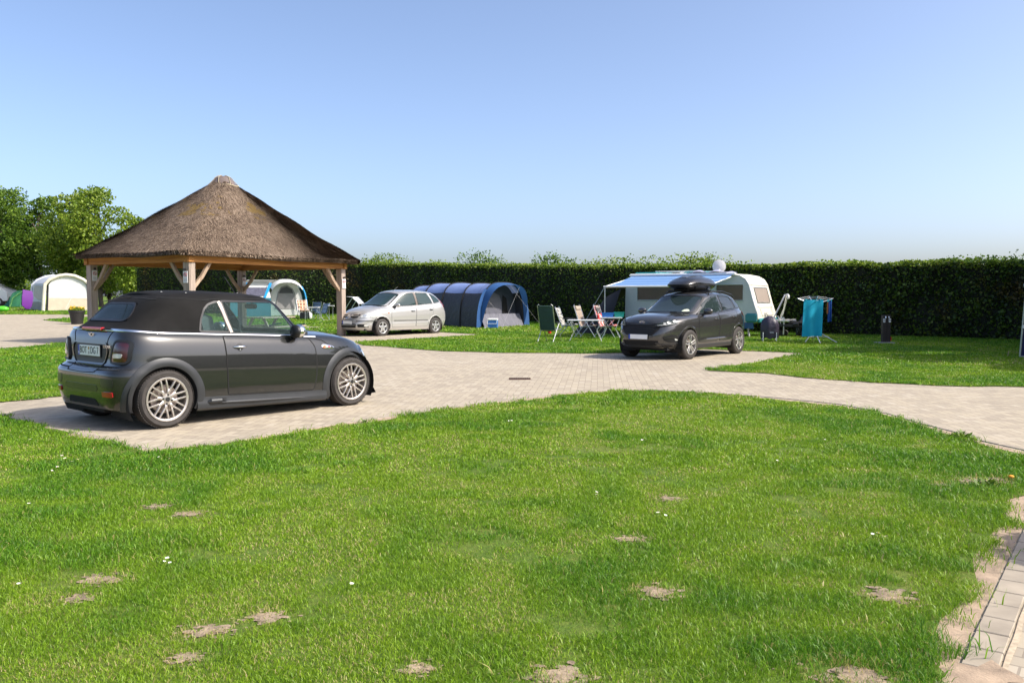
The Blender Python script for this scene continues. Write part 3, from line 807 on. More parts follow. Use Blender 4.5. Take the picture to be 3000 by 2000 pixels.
    # chrome waist line all round, below the roof
    for y0 in (1, -1):
        mb = MB(); rows = [[] for _ in range(6)]
        for i in range(110):
            q = i / 109
            xs_, ys_ = (lo.ring(.985, 300))
            k = int(38 * 0 + 299 - q * (299 - 95)); x, y = xs_[k], ys_[k]
            if x > 2.0: break
            z = lo.z(x, .985) + .006; nrm = Vector((x - .9, y * 3, 0)).normalized() if x < -.2 else Vector((0, 1, 0))
            for r, (o, dz) in zip(rows, ((-.01, -.015), (.006, -.013), (.012, -.005), (.010, .005), (.003, .012), (-.012, .016))): r.append((x + nrm.x * o, y0 * (y + nrm.y * o), z + dz))
        mb.grid(rows); car.part('chrome_strip', mb, MT['chrome'])
    # doors, seams, flares, sills
    door = [(.70, .955), (.712, .6), (.722, .295), (1.4, .272), (1.885, .255), (1.925, .42), (1.935, .62), (1.92, .78), (1.86, .875), (1.80, .90)]
    for sg in (-1, 1):
        f = car.fs(sg)
        d = car.part('door', panel(MB(), door, f, .0035, rnd=.03, rings=14), P)
        car.part('door_gap', band(MB(), door, f, .012, .0042, rnd=.03), MT['matblack'], parent=d)
        h = MB(); panel(h, [(.83, .83), (.865, .862), (.90, .865), (.935, .83), (.90, .775), (.865, .775)], f, .006, rnd=.02); car.part('handle_recess', h, MT['black'], parent=d)
        h = MB(); y = abs(lo.side(.88, .822)); h.tube([(.80, sg * (y + .008), .824), (.84, sg * (y + .03), .825), (.88, sg * (y + .036), .825), (.92, sg * (y + .03), .825), (.965, sg * (y + .008), .824)], [.006, .013, .015, .013, .006], 10)
        car.part('door_handle', h, MT['chrome'], parent=d)
        h = MB(); h.ball((.885, sg * (y + .008), .79), (.012, .006, .012)); car.part('lock', h, MT['chrome'], parent=d)
        # bonnet shut line and bumper seams
        for pp in ([(1.80, .905), (1.95, .875), (2.05, .85), (2.13, .80), (2.24, .735)], [(-.34, .64), (-.44, .645)], [(2.78, .56), (2.9, .5)]):
            car.part('panel_gap', band(MB(), pp, f, .007, .003, closed=False), MT['matblack'])
        car.arch('wheel_arch', 0, Zr, .345, .437, clad, .016, -22, 202, sg)
        car.arch('wheel_arch', WB, Zf, .345, .445, clad, .016, -25, 205, sg)
        car.liner(0, Zr, .40, sg, .35, .80); car.liner(WB, Zf, .40, sg, .35, .80)
        # sill skirt
        m = MB(); rows = []
        for o, q in ((.0, 1.0), (.014, .97), (.016, .6), (.022, .45), (.012, .15), (-.03, 0)):
            rows.append([(x, sg * (abs(lo.side(x, .3)) * 1 + o - .006), (.30 - .037 * (x - .335)) * q + (.145 - .024 * (x - .335)) * (1 - q)) for x in np.linspace(.345, 2.075, 24)])
        m.grid(rows); k = car.part('sill', m, clad)
        m = MB(); yb = abs(lo.side(.6, .3))
        m.tube([(.46, sg * (yb - .005), .235), (.50, sg * (yb + .016), .243), (.62, sg * (yb + .024), .243)], [.012, .032, .028], 12)
        m.tube([(.6, sg * (yb + .012), .222), (1.0, sg * (yb + .016), .205), (1.5, sg * (yb + .012), .185), (1.92, sg * (yb + .002), .168)], [.018, .02, .016, .008], 10)
        car.part('side_duct', m, clad, parent=k)
        m = MB()
        for i in range(4): m.box((.655, sg * (yb + .03), .215 + i * .016), (.05, .006, .007))
        car.part('duct_slots', m, MT['matblack'], parent=k)
        # side repeater in chrome surround
        m = car.part('side_lamp', panel(MB(), [(2.02, .775), (2.04, .80), (2.10, .80), (2.20, .775), (2.235, .74), (2.06, .745)], f, .006, rnd=.015, dome=.006), MT['chrome'])
        car.part('lens', panel(MB(), [(2.035, .772), (2.055, .79), (2.085, .788), (2.09, .762), (2.05, .757)], f, .012, rnd=.01), MT['amber'], parent=m)
        car.part('lens', panel(MB(), [(2.12, .78), (2.15, .777), (2.15, .758), (2.12, .757)], f, .012, rnd=.006), MT['red_lens'], parent=m)
        car.part('slot', panel(MB(), [(2.165, .777), (2.19, .77), (2.205, .752), (2.17, .752)], f, .0125, rnd=.006), MT['black'], parent=m)
        # door mirror
        yb = abs(lo.side(1.68, .93)); mr = MB(); mr.ball((1.655, sg * (yb + .115), .975), (.075, .098, .083), 20, 14)
        o = car.part('mirror', mr, MT['chrome'])
        mr = MB(); mr.ball((1.607, sg * (yb + .115), .975), (.05, .095, .082), 20, 12); mr.tube([(1.68, sg * (yb - .03), .915), (1.665, sg * (yb + .07), .93)], .026, 10); car.part('mirror_shell', mr, MT['black'], parent=o)
        # rear lamp
        rf = car.fe(False)
        lp = [(sg * .575, .935), (sg * .735, .925), (sg * .73, .70), (sg * .50, .70), (sg * .515, .80)]
        o = car.part('tail_light', panel(MB(), lp, rf, .014, rnd=.05, dome=.008), MT['dark_lens'])
        car.part('surround', band(MB(), lp, rf, .022, .02, rnd=.05), MT['black'], parent=o)
        car.part('lens', panel(MB(), [(sg * .56, .80), (sg * .68, .80), (sg * .67, .755), (sg * .55, .755)], rf, .0235, rnd=.02), MT['clear_lens'], parent=o)
        car.part('reflector', panel(MB(), [(sg * .50, .41), (sg * .66, .41), (sg * .66, .355), (sg * .50, .355)], rf, .012, rnd=.015), MT['red_lens'])
        car.part('bumper_vent', panel(MB(), [(sg * .47, .55), (sg * .67, .545), (sg * .67, .45), (sg * .48, .45)], rf, .003, rnd=.03), M('vent gloss', (.014, .014, .015), .3, coat=.6))
        # headlamp
        ff = car.fe(True); hl = [(sg * .40, .70), (sg * .52, .74), (sg * .66, .70), (sg * .68, .60), (sg * .58, .52), (sg * .44, .55)]
        o = car.part('headlight', panel(MB(), hl, ff, .01, rnd=.05, dome=.01), MT['clear_lens']); car.part('surround', band(MB(), hl, ff, .02, .014, rnd=.05), MT['chrome'], parent=o)
    car.part('exhaust_pipe', MB().lathe([(.025, -.01), (.036, -.012), (.038, .02), (.03, .16)], c=(-.475, .52, .262), axis='X', n=20), MT['chrome'])
    rf = car.fe(False)
    for pp in ([(-.33, .60), (-.35, .75), (-.40, .95), (-.46, 1.04)], [(.33, .60), (.35, .75), (.40, .95), (.46, 1.04)], [(-.70, .637), (-.34, .628), (-.3, .60), (0, .592), (.3, .60), (.34, .628), (.70, .637)]):
        car.part('panel_gap', band(MB(), pp, rf, .008, .003, closed=False), MT['matblack'])
    n = car.part('plate_recess', panel(MB(), [(-.36, .885), (.36, .885), (.39, .80), (.33, .69), (-.33, .69), (-.39, .80)], rf, .004, rnd=.05), MT['black'])
    band(MB(), [], rf, .01) if False else None
    car.part('recess_edge', band(MB(), [(-.39, .90), (.39, .90), (.42, .82), (.35, .675), (-.35, .675), (-.42, .82)], rf, .014, .012, rnd=.06), P, parent=n)
    xb = lo.end(0, .81, False) - .018
    pl = MB(); pl.use(MT['plate']).box((xb, -.022, .815), (.008, .476, .112), bevel=.002); pl.use(MT['eublue']).box((xb, .238, .815), (.0082, .044, .112)); pl.use(MT['black']).box((xb + .006, 0, .815), (.006, .545, .135))
    pl = car.part('number_plate', pl, None, smooth=False)
    F0 = lambda y, z, d=.005: frame((xb - d, y, z), (0, -1, 0), (0, 0, 1))
    ink = M('plate ink', (0.01, 0.01, 0.01), .5)
    text_mesh('lettering', 'BOT', .105, ink, pl, F0(.122, .815), squeeze=.82); text_mesh('lettering', 'DG 7', .105, ink, pl, F0(-.145, .815), squeeze=.82)
    m = MB(); ovals(m, (0, 0), .017, .017, 0); ovals(m, (0, 0.001), .012, .012, 0)
    for dz, c in ((.024, (0.5, .3, .12)), (-.024, (.45, .4, .38))):
        m = MB(); m.poly([(xb - .006, -.012 + .018 * math.cos(2 * PI * k / 16), .815 + dz + .018 * math.sin(2 * PI * k / 16)) for k in range(16)]); m.build('seal', M('plate seal', c, .5), pl)
    text_mesh('lettering', 'D', .03, MT['plate'], pl, F0(.24, .785))
    m = car.part('brake_light', MB().box((lo.end(0, 1.035, False) - .012, 0, 1.048), (.05, .46, .034), bevel=.008), M('brake lens red', (.40, .010, .015), .2, coat=1))
    # winged badge and model script in chrome
    xe = lambda y, z: lo.end(y, z, False) - .008
    b = MB()
    b.poly([(xe(0, .985), .028 * math.cos(2 * PI * k / 20), .985 + .022 * math.sin(2 * PI * k / 20)) for k in range(20)])
    for sg in (1, -1):
        for i in range(3): b.poly([(xe(0, .985) - .001, sg * .026, .992 - i * .008), (xe(0, .985) - .001, sg * (.072 - i * .010), 1.000 - i * .011), (xe(0, .985) - .001, sg * (.070 - i * .010), .994 - i * .011), (xe(0, .985) - .001, sg * .026, .987 - i * .008)])
    bd = car.part('badge', b, MT['chrome'], smooth=False)
    b = MB(); b.poly([(xe(0, .985) - .002, .019 * math.cos(2 * PI * k / 20), .985 + .015 * math.sin(2 * PI * k / 20)) for k in range(20)]); car.part('badge_centre', b, MT['black'], parent=bd)
    text_mesh('model_script', 'COOPER', .042, MT['chrome'], car.root, frame((xe(.43, .865) - .008, -.42, .865), (0, -1, 0), (0, 0, 1)), extrude=.002)
    text_mesh('model_script', 'S', .045, MT['red_lens'], car.root, frame((xe(.53, .86) - .004, -.528, .86), (0, -1, 0), (0, 0, 1)), extrude=.002)
    car.part('bumper_slot', panel(MB(), [(-.36, .47), (.36, .47), (.40, .44), (.36, .40), (-.36, .40), (-.40, .44)], rf, .003, rnd=.03), M('slot gloss', (.010, .010, .011), .3, coat=.5))
    car.part('diffuser', panel(MB(), [(-.30, .32), (.30, .32), (.36, .25), (-.36, .25)], rf, .006, rnd=.02), MT['matblack'])
    dd = MB(); dd.box((-.30, 0, .22), (.34, .8, .10), bevel=.03); dd.box((1.2, 0, .17), (3.0, 1.3, .05)); dd.box((1.23, 0, .30), (3.2, 1.0, .2)); car.part('underbody', dd, MT['matblack'])
    ff = car.fe(True)
    car.part('grille', panel(MB(), [(-.36, .60), (.36, .60), (.40, .52), (.34, .30), (-.34, .30), (-.40, .52)], ff, .008, rnd=.05), MT['black'])
    ch = MB(); ch.grid([[(2.84 + .10 * t, -.79 + t * .5, .125) for t in (0, .5, 1)], [(2.91 + .10 * t, -.79 + t * .5, .13) for t in (0, .5, 1)], [(2.87 + .1 * t, -.79 + t * .5, .2) for t in (0, .5, 1)]]); car.part('front_lip', ch, clad)
    # wheels with paired criss-cross spokes
    silver = M('wheel silver', (0.60, 0.56, 0.53), .3, .85, var=.12, vscale=20)
    def rim(wk, r, tw):
        rim_base(wk, r, tw, silver, None); mb = MB(); K = 8
        for k in range(K):
            a = 2 * PI * k / K + .2
            hub = (.05 * math.cos(a), .05 * math.sin(a)); mid = (.112 * math.cos(a), .112 * math.sin(a)); ro = r - .004
            spoke(mb, hub, mid, .030, .030, .0, .001, .028)
            for sgn in (1, -1):
                b = a + sgn * PI / K * .66
                h0 = (.098 * math.cos(a + sgn * .09), .098 * math.sin(a + sgn * .09)); spoke(mb, h0, (ro * math.cos(b), ro * math.sin(b)), .021, .016, .0, .002, .024)
        mb.lathe([(0, .006), (.03, .006), (.034, .0), (.058, -.002), (.064, -.02)], axis='Y', n=32)
        mb.build('spokes', silver, wk, smooth=True, angle=40)
        m = MB(); m.lathe([(0, .0085), (.024, .0085), (.026, .006)], axis='Y', n=24); m.build('centre_cap', MT['black'], wk)
        for k in range(4):
            a = 2 * PI * k / 4 + .2; MB().lathe([(0, .004), (.011, .004), (.013, -.006)], c=(.048 * math.cos(a), 0, .048 * math.sin(a)), axis='Y', n=12).build('wheel_bolt', MT['black'], wk)
    for cx in (0, WB):
        for sg in (1, -1): car.wheel(cx, sg, .845, R, .228, .205, rim)
    # cabin
    tub = M('dark interior', (0.018, 0.020, 0.022), .8); lea = M('seat leather', (0.07, 0.08, 0.085), .5, var=.15)
    t = MB(); t.box((.85, 0, .62), (2.1, 1.36, .04)); t.box((-.05, 0, .85), (.05, 1.36, .45)); t.box((1.80, 0, .83), (.30, 1.36, .20), bevel=.05)
    for sg in (1, -1): t.box((.9, sg * .69, .83), (2.0, .02, .26))
    t = car.part('dashboard', t, tub, smooth=False)
    for sg in (1, -1):
        m = MB(); m.box((.95, sg * .34, .70), (.5, .46, .16), bevel=.05); m.box((.68, sg * .34, .95), (.14, .44, .52), rot=Matrix.Rotation(-.25, 3, 'Y'), bevel=.06); m.box((.585, sg * .34, 1.24), (.09, .25, .17), rot=Matrix.Rotation(-.2, 3, 'Y'), bevel=.04)
        car.part('front_seat', m, lea)
        m = MB(); m.box((.20, sg * .32, .90), (.12, .5, .42), rot=Matrix.Rotation(-.3, 3, 'Y'), bevel=.05); m.box((.10, sg * .32, 1.14), (.08, .22, .12), bevel=.03); car.part('rear_seat', m, lea)
    ring = [(1.50 + .05 * math.cos(a) * .4, .34 + .18 * math.sin(a), .96 + .17 * math.cos(a)) for a in np.linspace(0, 2 * PI, 25)[:-1]]
    m = MB(); m.tube(ring, .014, 8, closed=True); m.tube([(1.5, .34, .96), (1.62, .34, .93)], .03, 8); m.tube([(1.5, .17, .96), (1.5, .51, .96)], .012, 6)
    car.part('steering_wheel', m, MT['black'])
    m = MB(); m.box((1.56, 0, 1.27), (.035, .22, .065), bevel=.015); m.tube([(1.56, 0, 1.29), (1.60, 0, 1.335)], .008, 6); car.part('rear_view_mirror', m, MT['black'])
    car.part('aerial', MB().tube([(1.42, .1, 1.40), (1.26, .1, 1.63)], .006, 6), MT['black'])
    return car
convertible()
def small_text_free_plate(car, x, z, wdt=.52, ht=.11, parent=None):
    pl = MB(); pl.use(MT['black']).box((x - .004, 0, z), (.006, wdt + .02, ht + .02)); pl.use(MT['plate']).box((x, .022, z), (.008, wdt - .044, ht), bevel=.002); pl.use(MT['eublue']).box((x, -wdt / 2 + .022, z), (.0082, .044, ht))
    return car.part('number_plate', pl, None, smooth=False)

# ------------------------------------------------------------------ the dark crossover with the roof box
def crossover():
    lo = Shell(xr=[(0, -3.52), (.25, -3.62), (.5, -3.66), (.7, -3.60), (.9, -3.50), (1, -3.42)],
               xf=[(0, .80), (.12, .90), (.35, .95), (.6, .95), (.8, .92), (.93, .86), (1, .78)],
               w=[(0, .83), (.08, .87), (.2, .905), (.32, .90), (.45, .912), (.62, .925), (.78, .922), (.9, .90), (.96, .875), (1, .83)],
               zb=[(-3.7, .38), (-3.1, .33), (-2.2, .25), (-.4, .25), (.4, .27), (.95, .30)],
               zt=[(-3.6, 1.10), (-3.2, 1.17), (-2.8, 1.20), (-2.55, 1.20), (-1.44, 1.115), (-.55, 1.07), (-.3, 1.055), (.1, 1.03), (.4, 1.00), (.62, .955), (.8, .885), (.95, .80)],
               nr=4.8, nf=3.4, xm=-1.2, crown=.085, wx=[(-3.7, .95), (-2.9, 1.0), (-.5, .985), (.2, 1.0), (1, .99)])
    up = Shell(xr=[(0, -3.50), (.3, -3.40), (.6, -3.26), (.85, -3.12), (1, -2.98)],
               xf=[(0, -.10), (.5, -.62), (.85, -.98), (1, -1.16)],
               w=[(0, .80), (.3, .775), (.6, .735), (.85, .69), (.94, .65), (1, .58)],
               zb=[(-3.6, 1.10), (-3.2, 1.17), (-2.55, 1.20), (-1.44, 1.11), (-.55, 1.065), (-.1, 1.04)],
               zt=[(-3.3, 1.40), (-3.0, 1.50), (-2.6, 1.575), (-2.2, 1.61), (-1.7, 1.615), (-1.3, 1.58), (-1.1, 1.545), (-.5, 1.45)],
               nr=4.2, nf=4.4, xm=-2.0, crown=.055)
    car = Car('crossover_car', 'dark grey family crossover carrying a black roof box, parked in front of the caravan', (3.496, 20.374, 0), -2.264, .955, lo, up)
    P = paint('graphite metallic paint', (0.066, 0.065, 0.064), .55, .24)
    WB, R = -2.71, .362; clad = M('sill plastic', (0.03, 0.029, 0.028), .45, var=.1)
    def cut(x, y, z): return abs(y) > .5 and (math.hypot(x, z - .385) < .40 or math.hypot(x - WB, z - .385) < .40)
    mb = MB(); lo.mesh(mb, [0, .04, .08, .14, .2, .26, .32, .38, .45, .52, .6, .68, .75, .81, .86, .9, .935, .965, .985, 1], N=150, K=14, cut=cut)
    body = car.part('body', mb, P)
    mb = MB(); up.mesh(mb, [0, .12, .24, .36, .48, .6, .7, .78, .85, .9, .94, .97, 1], N=140, K=12); car.part('roof', mb, P)
    gl = glass_mat('dark window glass', (0.16, 0.2, 0.21), .8); gl2 = glass_mat('privacy glass', (0.13, 0.15, 0.18), .85)
    MT['darkglass'] = gl
    ffu, fru = car.fe(True, up), car.fe(False, up)
    ws = [(-.70, 1.125), (.70, 1.125), (.615, 1.515), (.4, 1.545), (-.4, 1.545), (-.615, 1.515)]
    o = car.part('windscreen', panel(MB(), ws, ffu, .004, rnd=.06), gl); car.part('seal', band(MB(), ws, ffu, .028, .006, rnd=.06), MT['black'], parent=o)
    car.part('sticker', panel(MB(), [(.42, 1.155), (.44, 1.20), (.52, 1.215), (.60, 1.17), (.55, 1.15)], ffu, .006, rnd=.03), M('pale sticker', (.55, .6, .45), .5), parent=o)
    car.part('sticker', panel(MB(), [(-.62, 1.16), (-.56, 1.18), (-.53, 1.175), (-.60, 1.155)], ffu, .006, rnd=.01), M('green sticker', (.05, .5, .4), .5), parent=o)
    car.part('wiper', MB().tube([(-.14, -.35, 1.135), (-.19, .0, 1.15), (-.26, .38, 1.15)], .009, 6), MT['black']); car.part('wiper', MB().tube([(-.13, .25, 1.13), (-.2, .45, 1.14), (-.36, .66, 1.13)], .009, 6), MT['black'])
    rw = [(-.58, 1.22), (.58, 1.22), (.48, 1.46), (-.48, 1.46)]
    car.part('rear_window', panel(MB(), rw, fru, .004, rnd=.05), gl2)
    fd = [(-.66, 1.10), (-.90, 1.26), (-1.22, 1.42), (-1.50, 1.50), (-1.72, 1.525), (-1.86, 1.13)]
    rd = [(-1.94, 1.14), (-1.83, 1.53), (-2.2, 1.535), (-2.44, 1.505), (-2.62, 1.19)]
    qw = [(-2.70, 1.20), (-2.52, 1.49), (-2.74, 1.44), (-2.92, 1.34), (-3.06, 1.245)]
    for sg in (1, -1):
        fu, f = car.fs(sg, up), car.fs(sg)
        for nm, pl, g in (('front_door_window', fd, gl), ('rear_door_window', rd, gl2), ('quarter_window', qw, gl2)):
            o = car.part(nm, panel(MB(), pl, fu, .004, rnd=.02), g); car.part('seal', band(MB(), pl, fu, .02, .006), MT['black'], parent=o)
        car.part('wind_deflector', band(MB(), [(-.92, 1.29), (-1.24, 1.445), (-1.52, 1.525), (-1.74, 1.55)], fu, .035, .016, closed=False), gl)
        car.part('wind_deflector', band(MB(), [(-1.84, 1.55), (-2.2, 1.555), (-2.44, 1.525), (-2.52, 1.43)], fu, .03, .016, closed=False), gl)
        d1 = [(-.47, 1.05), (-.44, .8), (-.47, .40), (-1.4, .40), (-1.50, .5), (-1.53, .9), (-1.50, 1.105)]
        d2 = [(-1.55, 1.11), (-1.58, .9), (-1.56, .5), (-1.58, .40), (-2.16, .41), (-2.28, .62), (-2.42, .82), (-2.55, .95), (-2.58, 1.185)]
        for nm, dp, hx, hz in (('front_door', d1, -1.36, .965), ('rear_door', d2, -2.38, 1.0)):
            d = car.part(nm, panel(MB(), dp, f, .003, rings=14), P); car.part('door_gap', band(MB(), dp, f, .010, .0042), MT['matblack'], parent=d)
            y = abs(lo.side(hx, hz)); h = MB(); h.tube([(hx - .10, sg * (y + .006), hz), (hx - .05, sg * (y + .03), hz + .006), (hx + .05, sg * (y + .03), hz), (hx + .10, sg * (y + .006), hz - .004)], .013, 8); car.part('door_handle', h, P, parent=d)
            car.part('handle_recess', panel(MB(), [(hx - .06, hz + .03), (hx + .06, hz + .025), (hx + .05, hz - .03), (hx - .05, hz - .028)], f, .005, rnd=.02), MT['black'], parent=d)
        # pressed creases low on the doors: a raised blade catches the light
        m = MB(); rows = []
        for o, q in ((-.012, 0), (.014, .35), (.02, .55), (-.012, 1)):
            rows.append([(x, sg * (abs(lo.side(x, .47)) + o * math.sin(PI * (i + .5) / 19)), .425 + .075 * q - .02 * (x + 1.3) * .5) for i, x in enumerate(np.linspace(-.50, -2.16, 19))])
        m.grid(rows); car.part('door_crease', m, P)
        car.arch('wheel_arch', 0, .385, .385, .435, P, .010, -22, 205, sg, .12); car.arch('wheel_arch', WB, .385, .385, .435, P, .010, -25, 202, sg, .12)
        car.liner(0, .385, .43, sg, .4, .86); car.liner(WB, .385, .43, sg, .4, .86)
        m = MB(); rows = []
        for o, z in ((-.0, .37), (.012, .35), (.016, .29), (.0, .25), (-.05, .235)): rows.append([(x, sg * (abs(lo.side(x, .32)) + o), z) for x in np.linspace(-2.3, -.42, 16)])
        m.grid(rows); car.part('sill', m, clad)
        m = MB(); yb = abs(lo.side(-.8, 1.08)); m.ball((-.80, sg * (yb + .13), 1.165), (.075, .125, .075), 18, 12); o = car.part('mirror', m, P)
        m = MB(); m.ball((-.80, sg * (yb + .125), 1.125), (.072, .118, .05), 16, 10); m.tube([(-.75, sg * (yb - .04), 1.07), (-.79, sg * (yb + .08), 1.11)], .024, 8); m.ball((-.66, sg * (yb - .05), 1.09), (.12, .04, .05)); car.part('mirror_shell', m, MT['black'], parent=o)
        # headlights wrap round the corner
        def fc(a, z, o, sg=sg):
            # a = angle from the nose, degrees; walks round the plan outline
            t = lo.t(.5, z); best = None
            x, y = RC[round(t * 20)]; ang = np.degrees(np.arctan2(y, x + .6)); i = int(np.argmin(abs(ang[:150] - a))); d = Vector((x[i] + .6, y[i] * 1.4, 0)).normalized()
            return (x[i] + d.x * o, sg * (y[i] + d.y * o), z)
        global RC
        RC = {i: lo.ring(i / 20, 400) for i in range(21)}
        hl = [(15.5, .825), (20, .91), (27, .97), (38.5, 1.0), (39, .93), (36, .865), (27, .83)]
        hlp = panel(MB(), hl, lambda a, z, o: fc(a, z, o), .010, rings=4, rnd=.0, sink=.01)
        h = car.part('headlight', hlp, glass_mat('lamp glass', (.5, .52, .55), .5))
        ri = MB()
        for (aa, zz, w_, h_) in ((24, .885, 1.3, .020), (28, .905, 2.2, .030), (33.5, .935, 2.0, .026)):
            ri2 = MB(); ri2.poly([fc(aa + w_ * math.cos(2 * PI * k / 18), zz + h_ * math.sin(2 * PI * k / 18), .0135) for k in range(18)]); car.part('lamp_reflector', ri2, MT['clear_lens'], parent=h)
        car.part('lamp_edge', band(MB(), [(18, .84), (27, .862), (35, .892), (37.5, .93)], lambda a, z, o: fc(a, z, o), .008, .013, closed=False), MT['white'], parent=h)
        ff = car.fe(True)
        fg = [(sg * .57, .56), (sg * .74, .625), (sg * .80, .56), (sg * .79, .43), (sg * .68, .42), (sg * .60, .47)]
        o = car.part('fog_lamp_recess', panel(MB(), fg, ff, .006, rnd=.03), MT['matblack']); car.part('lamp_bar', band(MB(), [(sg * .60, .525), (sg * .74, .535), (sg * .78, .50)], ff, .012, .014, closed=False), P, parent=o)
        car.part('fog_lamp', panel(MB(), [(sg * .745, .52), (sg * .775, .52), (sg * .775, .475), (sg * .745, .475)], ff, .012, rnd=.01), MT['clear_lens'], parent=o)
        car.part('lower_wing', band(MB(), [(sg * .42, .42), (sg * .56, .375), (sg * .74, .385), (sg * .82, .43)], ff, .035, .016, closed=False), M('dark satin trim', (.05, .05, .052), .35, .5))
        # tail lamps seen on the flank
        tl = [(-3.02, 1.14), (-3.20, 1.13), (-3.44, 1.08), (-3.42, .98), (-3.20, .99), (-3.08, 1.06)]
        car.part('tail_light', panel(MB(), tl, f, .010, rnd=.03), MT['red_lens'])
        # roof rail
        m = MB(); zr = lambda x: up.top(x, .60)
        m.tube([(-1.45, sg * .62, zr(-1.45) + .005), (-1.6, sg * .62, zr(-1.6) + .045), (-2.2, sg * .62, zr(-2.2) + .055), (-2.8, sg * .61, zr(-2.8) + .04), (-2.95, sg * .60, zr(-2.95) + .0)], .017, 8); car.part('roof_rail', m, MT['black'])
        m = MB(); m.tube([(.5 - .3, sg * .1, .3), (.2, sg * .1, .3)], .001, 3)
    ff = car.fe(True)
    g = [(-.53, .825), (-.40, .85), (.40, .85), (.53, .825), (.50, .74), (.36, .60), (-.36, .60), (-.50, .74)]
    o = car.part('grille', panel(MB(), g, ff, .006, rnd=.03), MT['matblack']); car.part('grille_frame', band(MB(), g, ff, .014, .012), MT['black'], parent=o)
    for r in range(4):
        z = .645 + r * .05; hw_ = .36 + r * .04; pts = []
        for i in range(25): pts.append((-hw_ + 2 * hw_ * i / 24, z + (.010 if (i + r) % 2 else -.010)))
        car.part('grille_bar', band(MB(), pts, ff, .008, .012, closed=False), M('gloss black', (.02, .02, .021), .2, coat=.6), parent=o)
    car.part('bonnet_gap', band(MB(), [(-.62, .90), (-.4, .885), (.4, .885), (.62, .90)], ff, .007, .003, closed=False), MT['matblack'])
    car.part('air_intake', panel(MB(), [(-.50, .475), (.50, .475), (.44, .36), (-.44, .36)], ff, .006, rnd=.03), MT['matblack'])
    car.part('front_lip', band(MB(), [(-.70, .33), (-.4, .32), (.4, .32), (.70, .33)], ff, .03, .012, closed=False), clad)
    xb = lo.end(0, .905, True) + .006; b = MB(); b.poly([(xb, .075 * math.cos(2 * PI * k / 24), .908 + .027 * math.sin(2 * PI * k / 24)) for k in range(24)]); o = car.part('badge', b, MT['chrome'], smooth=False)
    b = MB(); b.poly([(xb + .002, .068 * math.cos(2 * PI * k / 24), .908 + .021 * math.sin(2 * PI * k / 24)) for k in range(24)]); car.part('badge_field', b, M('badge blue', (.02, .06, .22), .3), parent=o)
    text_mesh('lettering', 'Ford', .036, MT['chrome'], o, frame((xb + .004, 0, .906), (0, 1, 0), (0, 0, 1)), squeeze=1.3)
    small_text_free_plate(car, lo.end(0, .56, True) + .02, .562)
    # bonnet creases
    for sg in (1, -1):
        m = MB(); rows = []
        for o, h in ((-.012, -.003), (0, .006), (.03, -.003)): rows.append([(x, sg * (.50 + .10 * (.5 - x) + o), lo.top(x, .50 + .10 * (.5 - x)) + h * min(1, (x + .28) * 5, (.80 - x) * 5)) for x in np.linspace(-.25, .72, 16)])
        m.grid(rows); car.part('bonnet_crease', m, P)
    dd = MB(); dd.box((-1.35, 0, .30), (4.0, 1.25, .14)); car.part('underbody', dd, MT['matblack'])
    dd = MB(); dd.box((-1.02, 0, 1.60), (.34, 1.0, .006)); 
    ch = M('wheel chrome', (.72, .71, .70), .26, .85)
    def rim(wk, r, tw):
        rim_base(wk, r, tw, ch, None); mb = MB(); K = 5
        for k in range(K):
            a = 2 * PI * k / K + .3
            for sgn in (1, -1):
                b = a + sgn * .17; spoke(mb, (.035 * math.cos(a + sgn * .5), .035 * math.sin(a + sgn * .5)), ((r - .003) * math.cos(b), (r - .003) * math.sin(b)), .032, .030, -.006, .0)
        mb.lathe([(0, .0), (.03, .0), (.06, -.006), (.07, -.03)], axis='Y', n=32)
        mb.build('spokes', ch, wk, smooth=True, angle=40)
        MB().lathe([(0, .004), (.026, .003), (.028, .0)], axis='Y', n=24).build('centre_cap', MT['black'], wk)
    for cx in (0, WB):
        for sg in (1, -1): car.wheel(cx, sg, .905, R, .238, .225, rim, steer=(-.06 if cx == 0 else 0))
    # crossbars and roof box: the box is its own thing
    for x in (-1.62, -2.35):
        car.part('crossbar', MB().tube([(x, -.62, up.top(x, .6) + .065), (x, .62, up.top(x, .6) + .065)], .018, 8), MT['black'])
    c, s_ = math.cos(-2.264), math.sin(-2.264); bx, by = -1.95, -.12
    rb = thing('roof_box', 'glossy black roof box strapped on top of the dark crossover car', 'roof box', (3.496 + .955 * (bx * c - by * s_), 20.374 + .955 * (bx * s_ + by * c),   .955 * 1.715), -2.264, None, .955)
    bs = Shell(xr=[(0, -.70), (.2, -.80), (.5, -.82), (.8, -.75), (1, -.62)], xf=[(0, .72), (.2, .85), (.45, .90), (.75, .78), (1, .48)], w=[(0, .30), (.15, .38), (.35, .42), (.55, .42), (.8, .37), (.93, .31), (1, .26)],
               zb=[(-1, .04), (-.8, .0), (.7, .0), (1.05, .07)], zt=[(-1, .25), (-.6, .31), (0, .33), (.5, .305), (1.05, .21)], nr=4, nf=3, xm=0, crown=.02)
    mb = MB(); bs.mesh(mb, [0, .1, .2, .3, .38, .46, .55, .65, .75, .84, .91, .96, 1], N=80, K=10); blk = M('roof box gloss', (.012, .012, .013), .22, coat=.5, bump=.1, bscale=200, bdist=.0006); mb.build('lid', blk, rb, smooth=True)
    mb = MB(); f = lambda x, z, o, sg=1: (x, sg * (bs.side(x, z) + o), z)
    rows = []
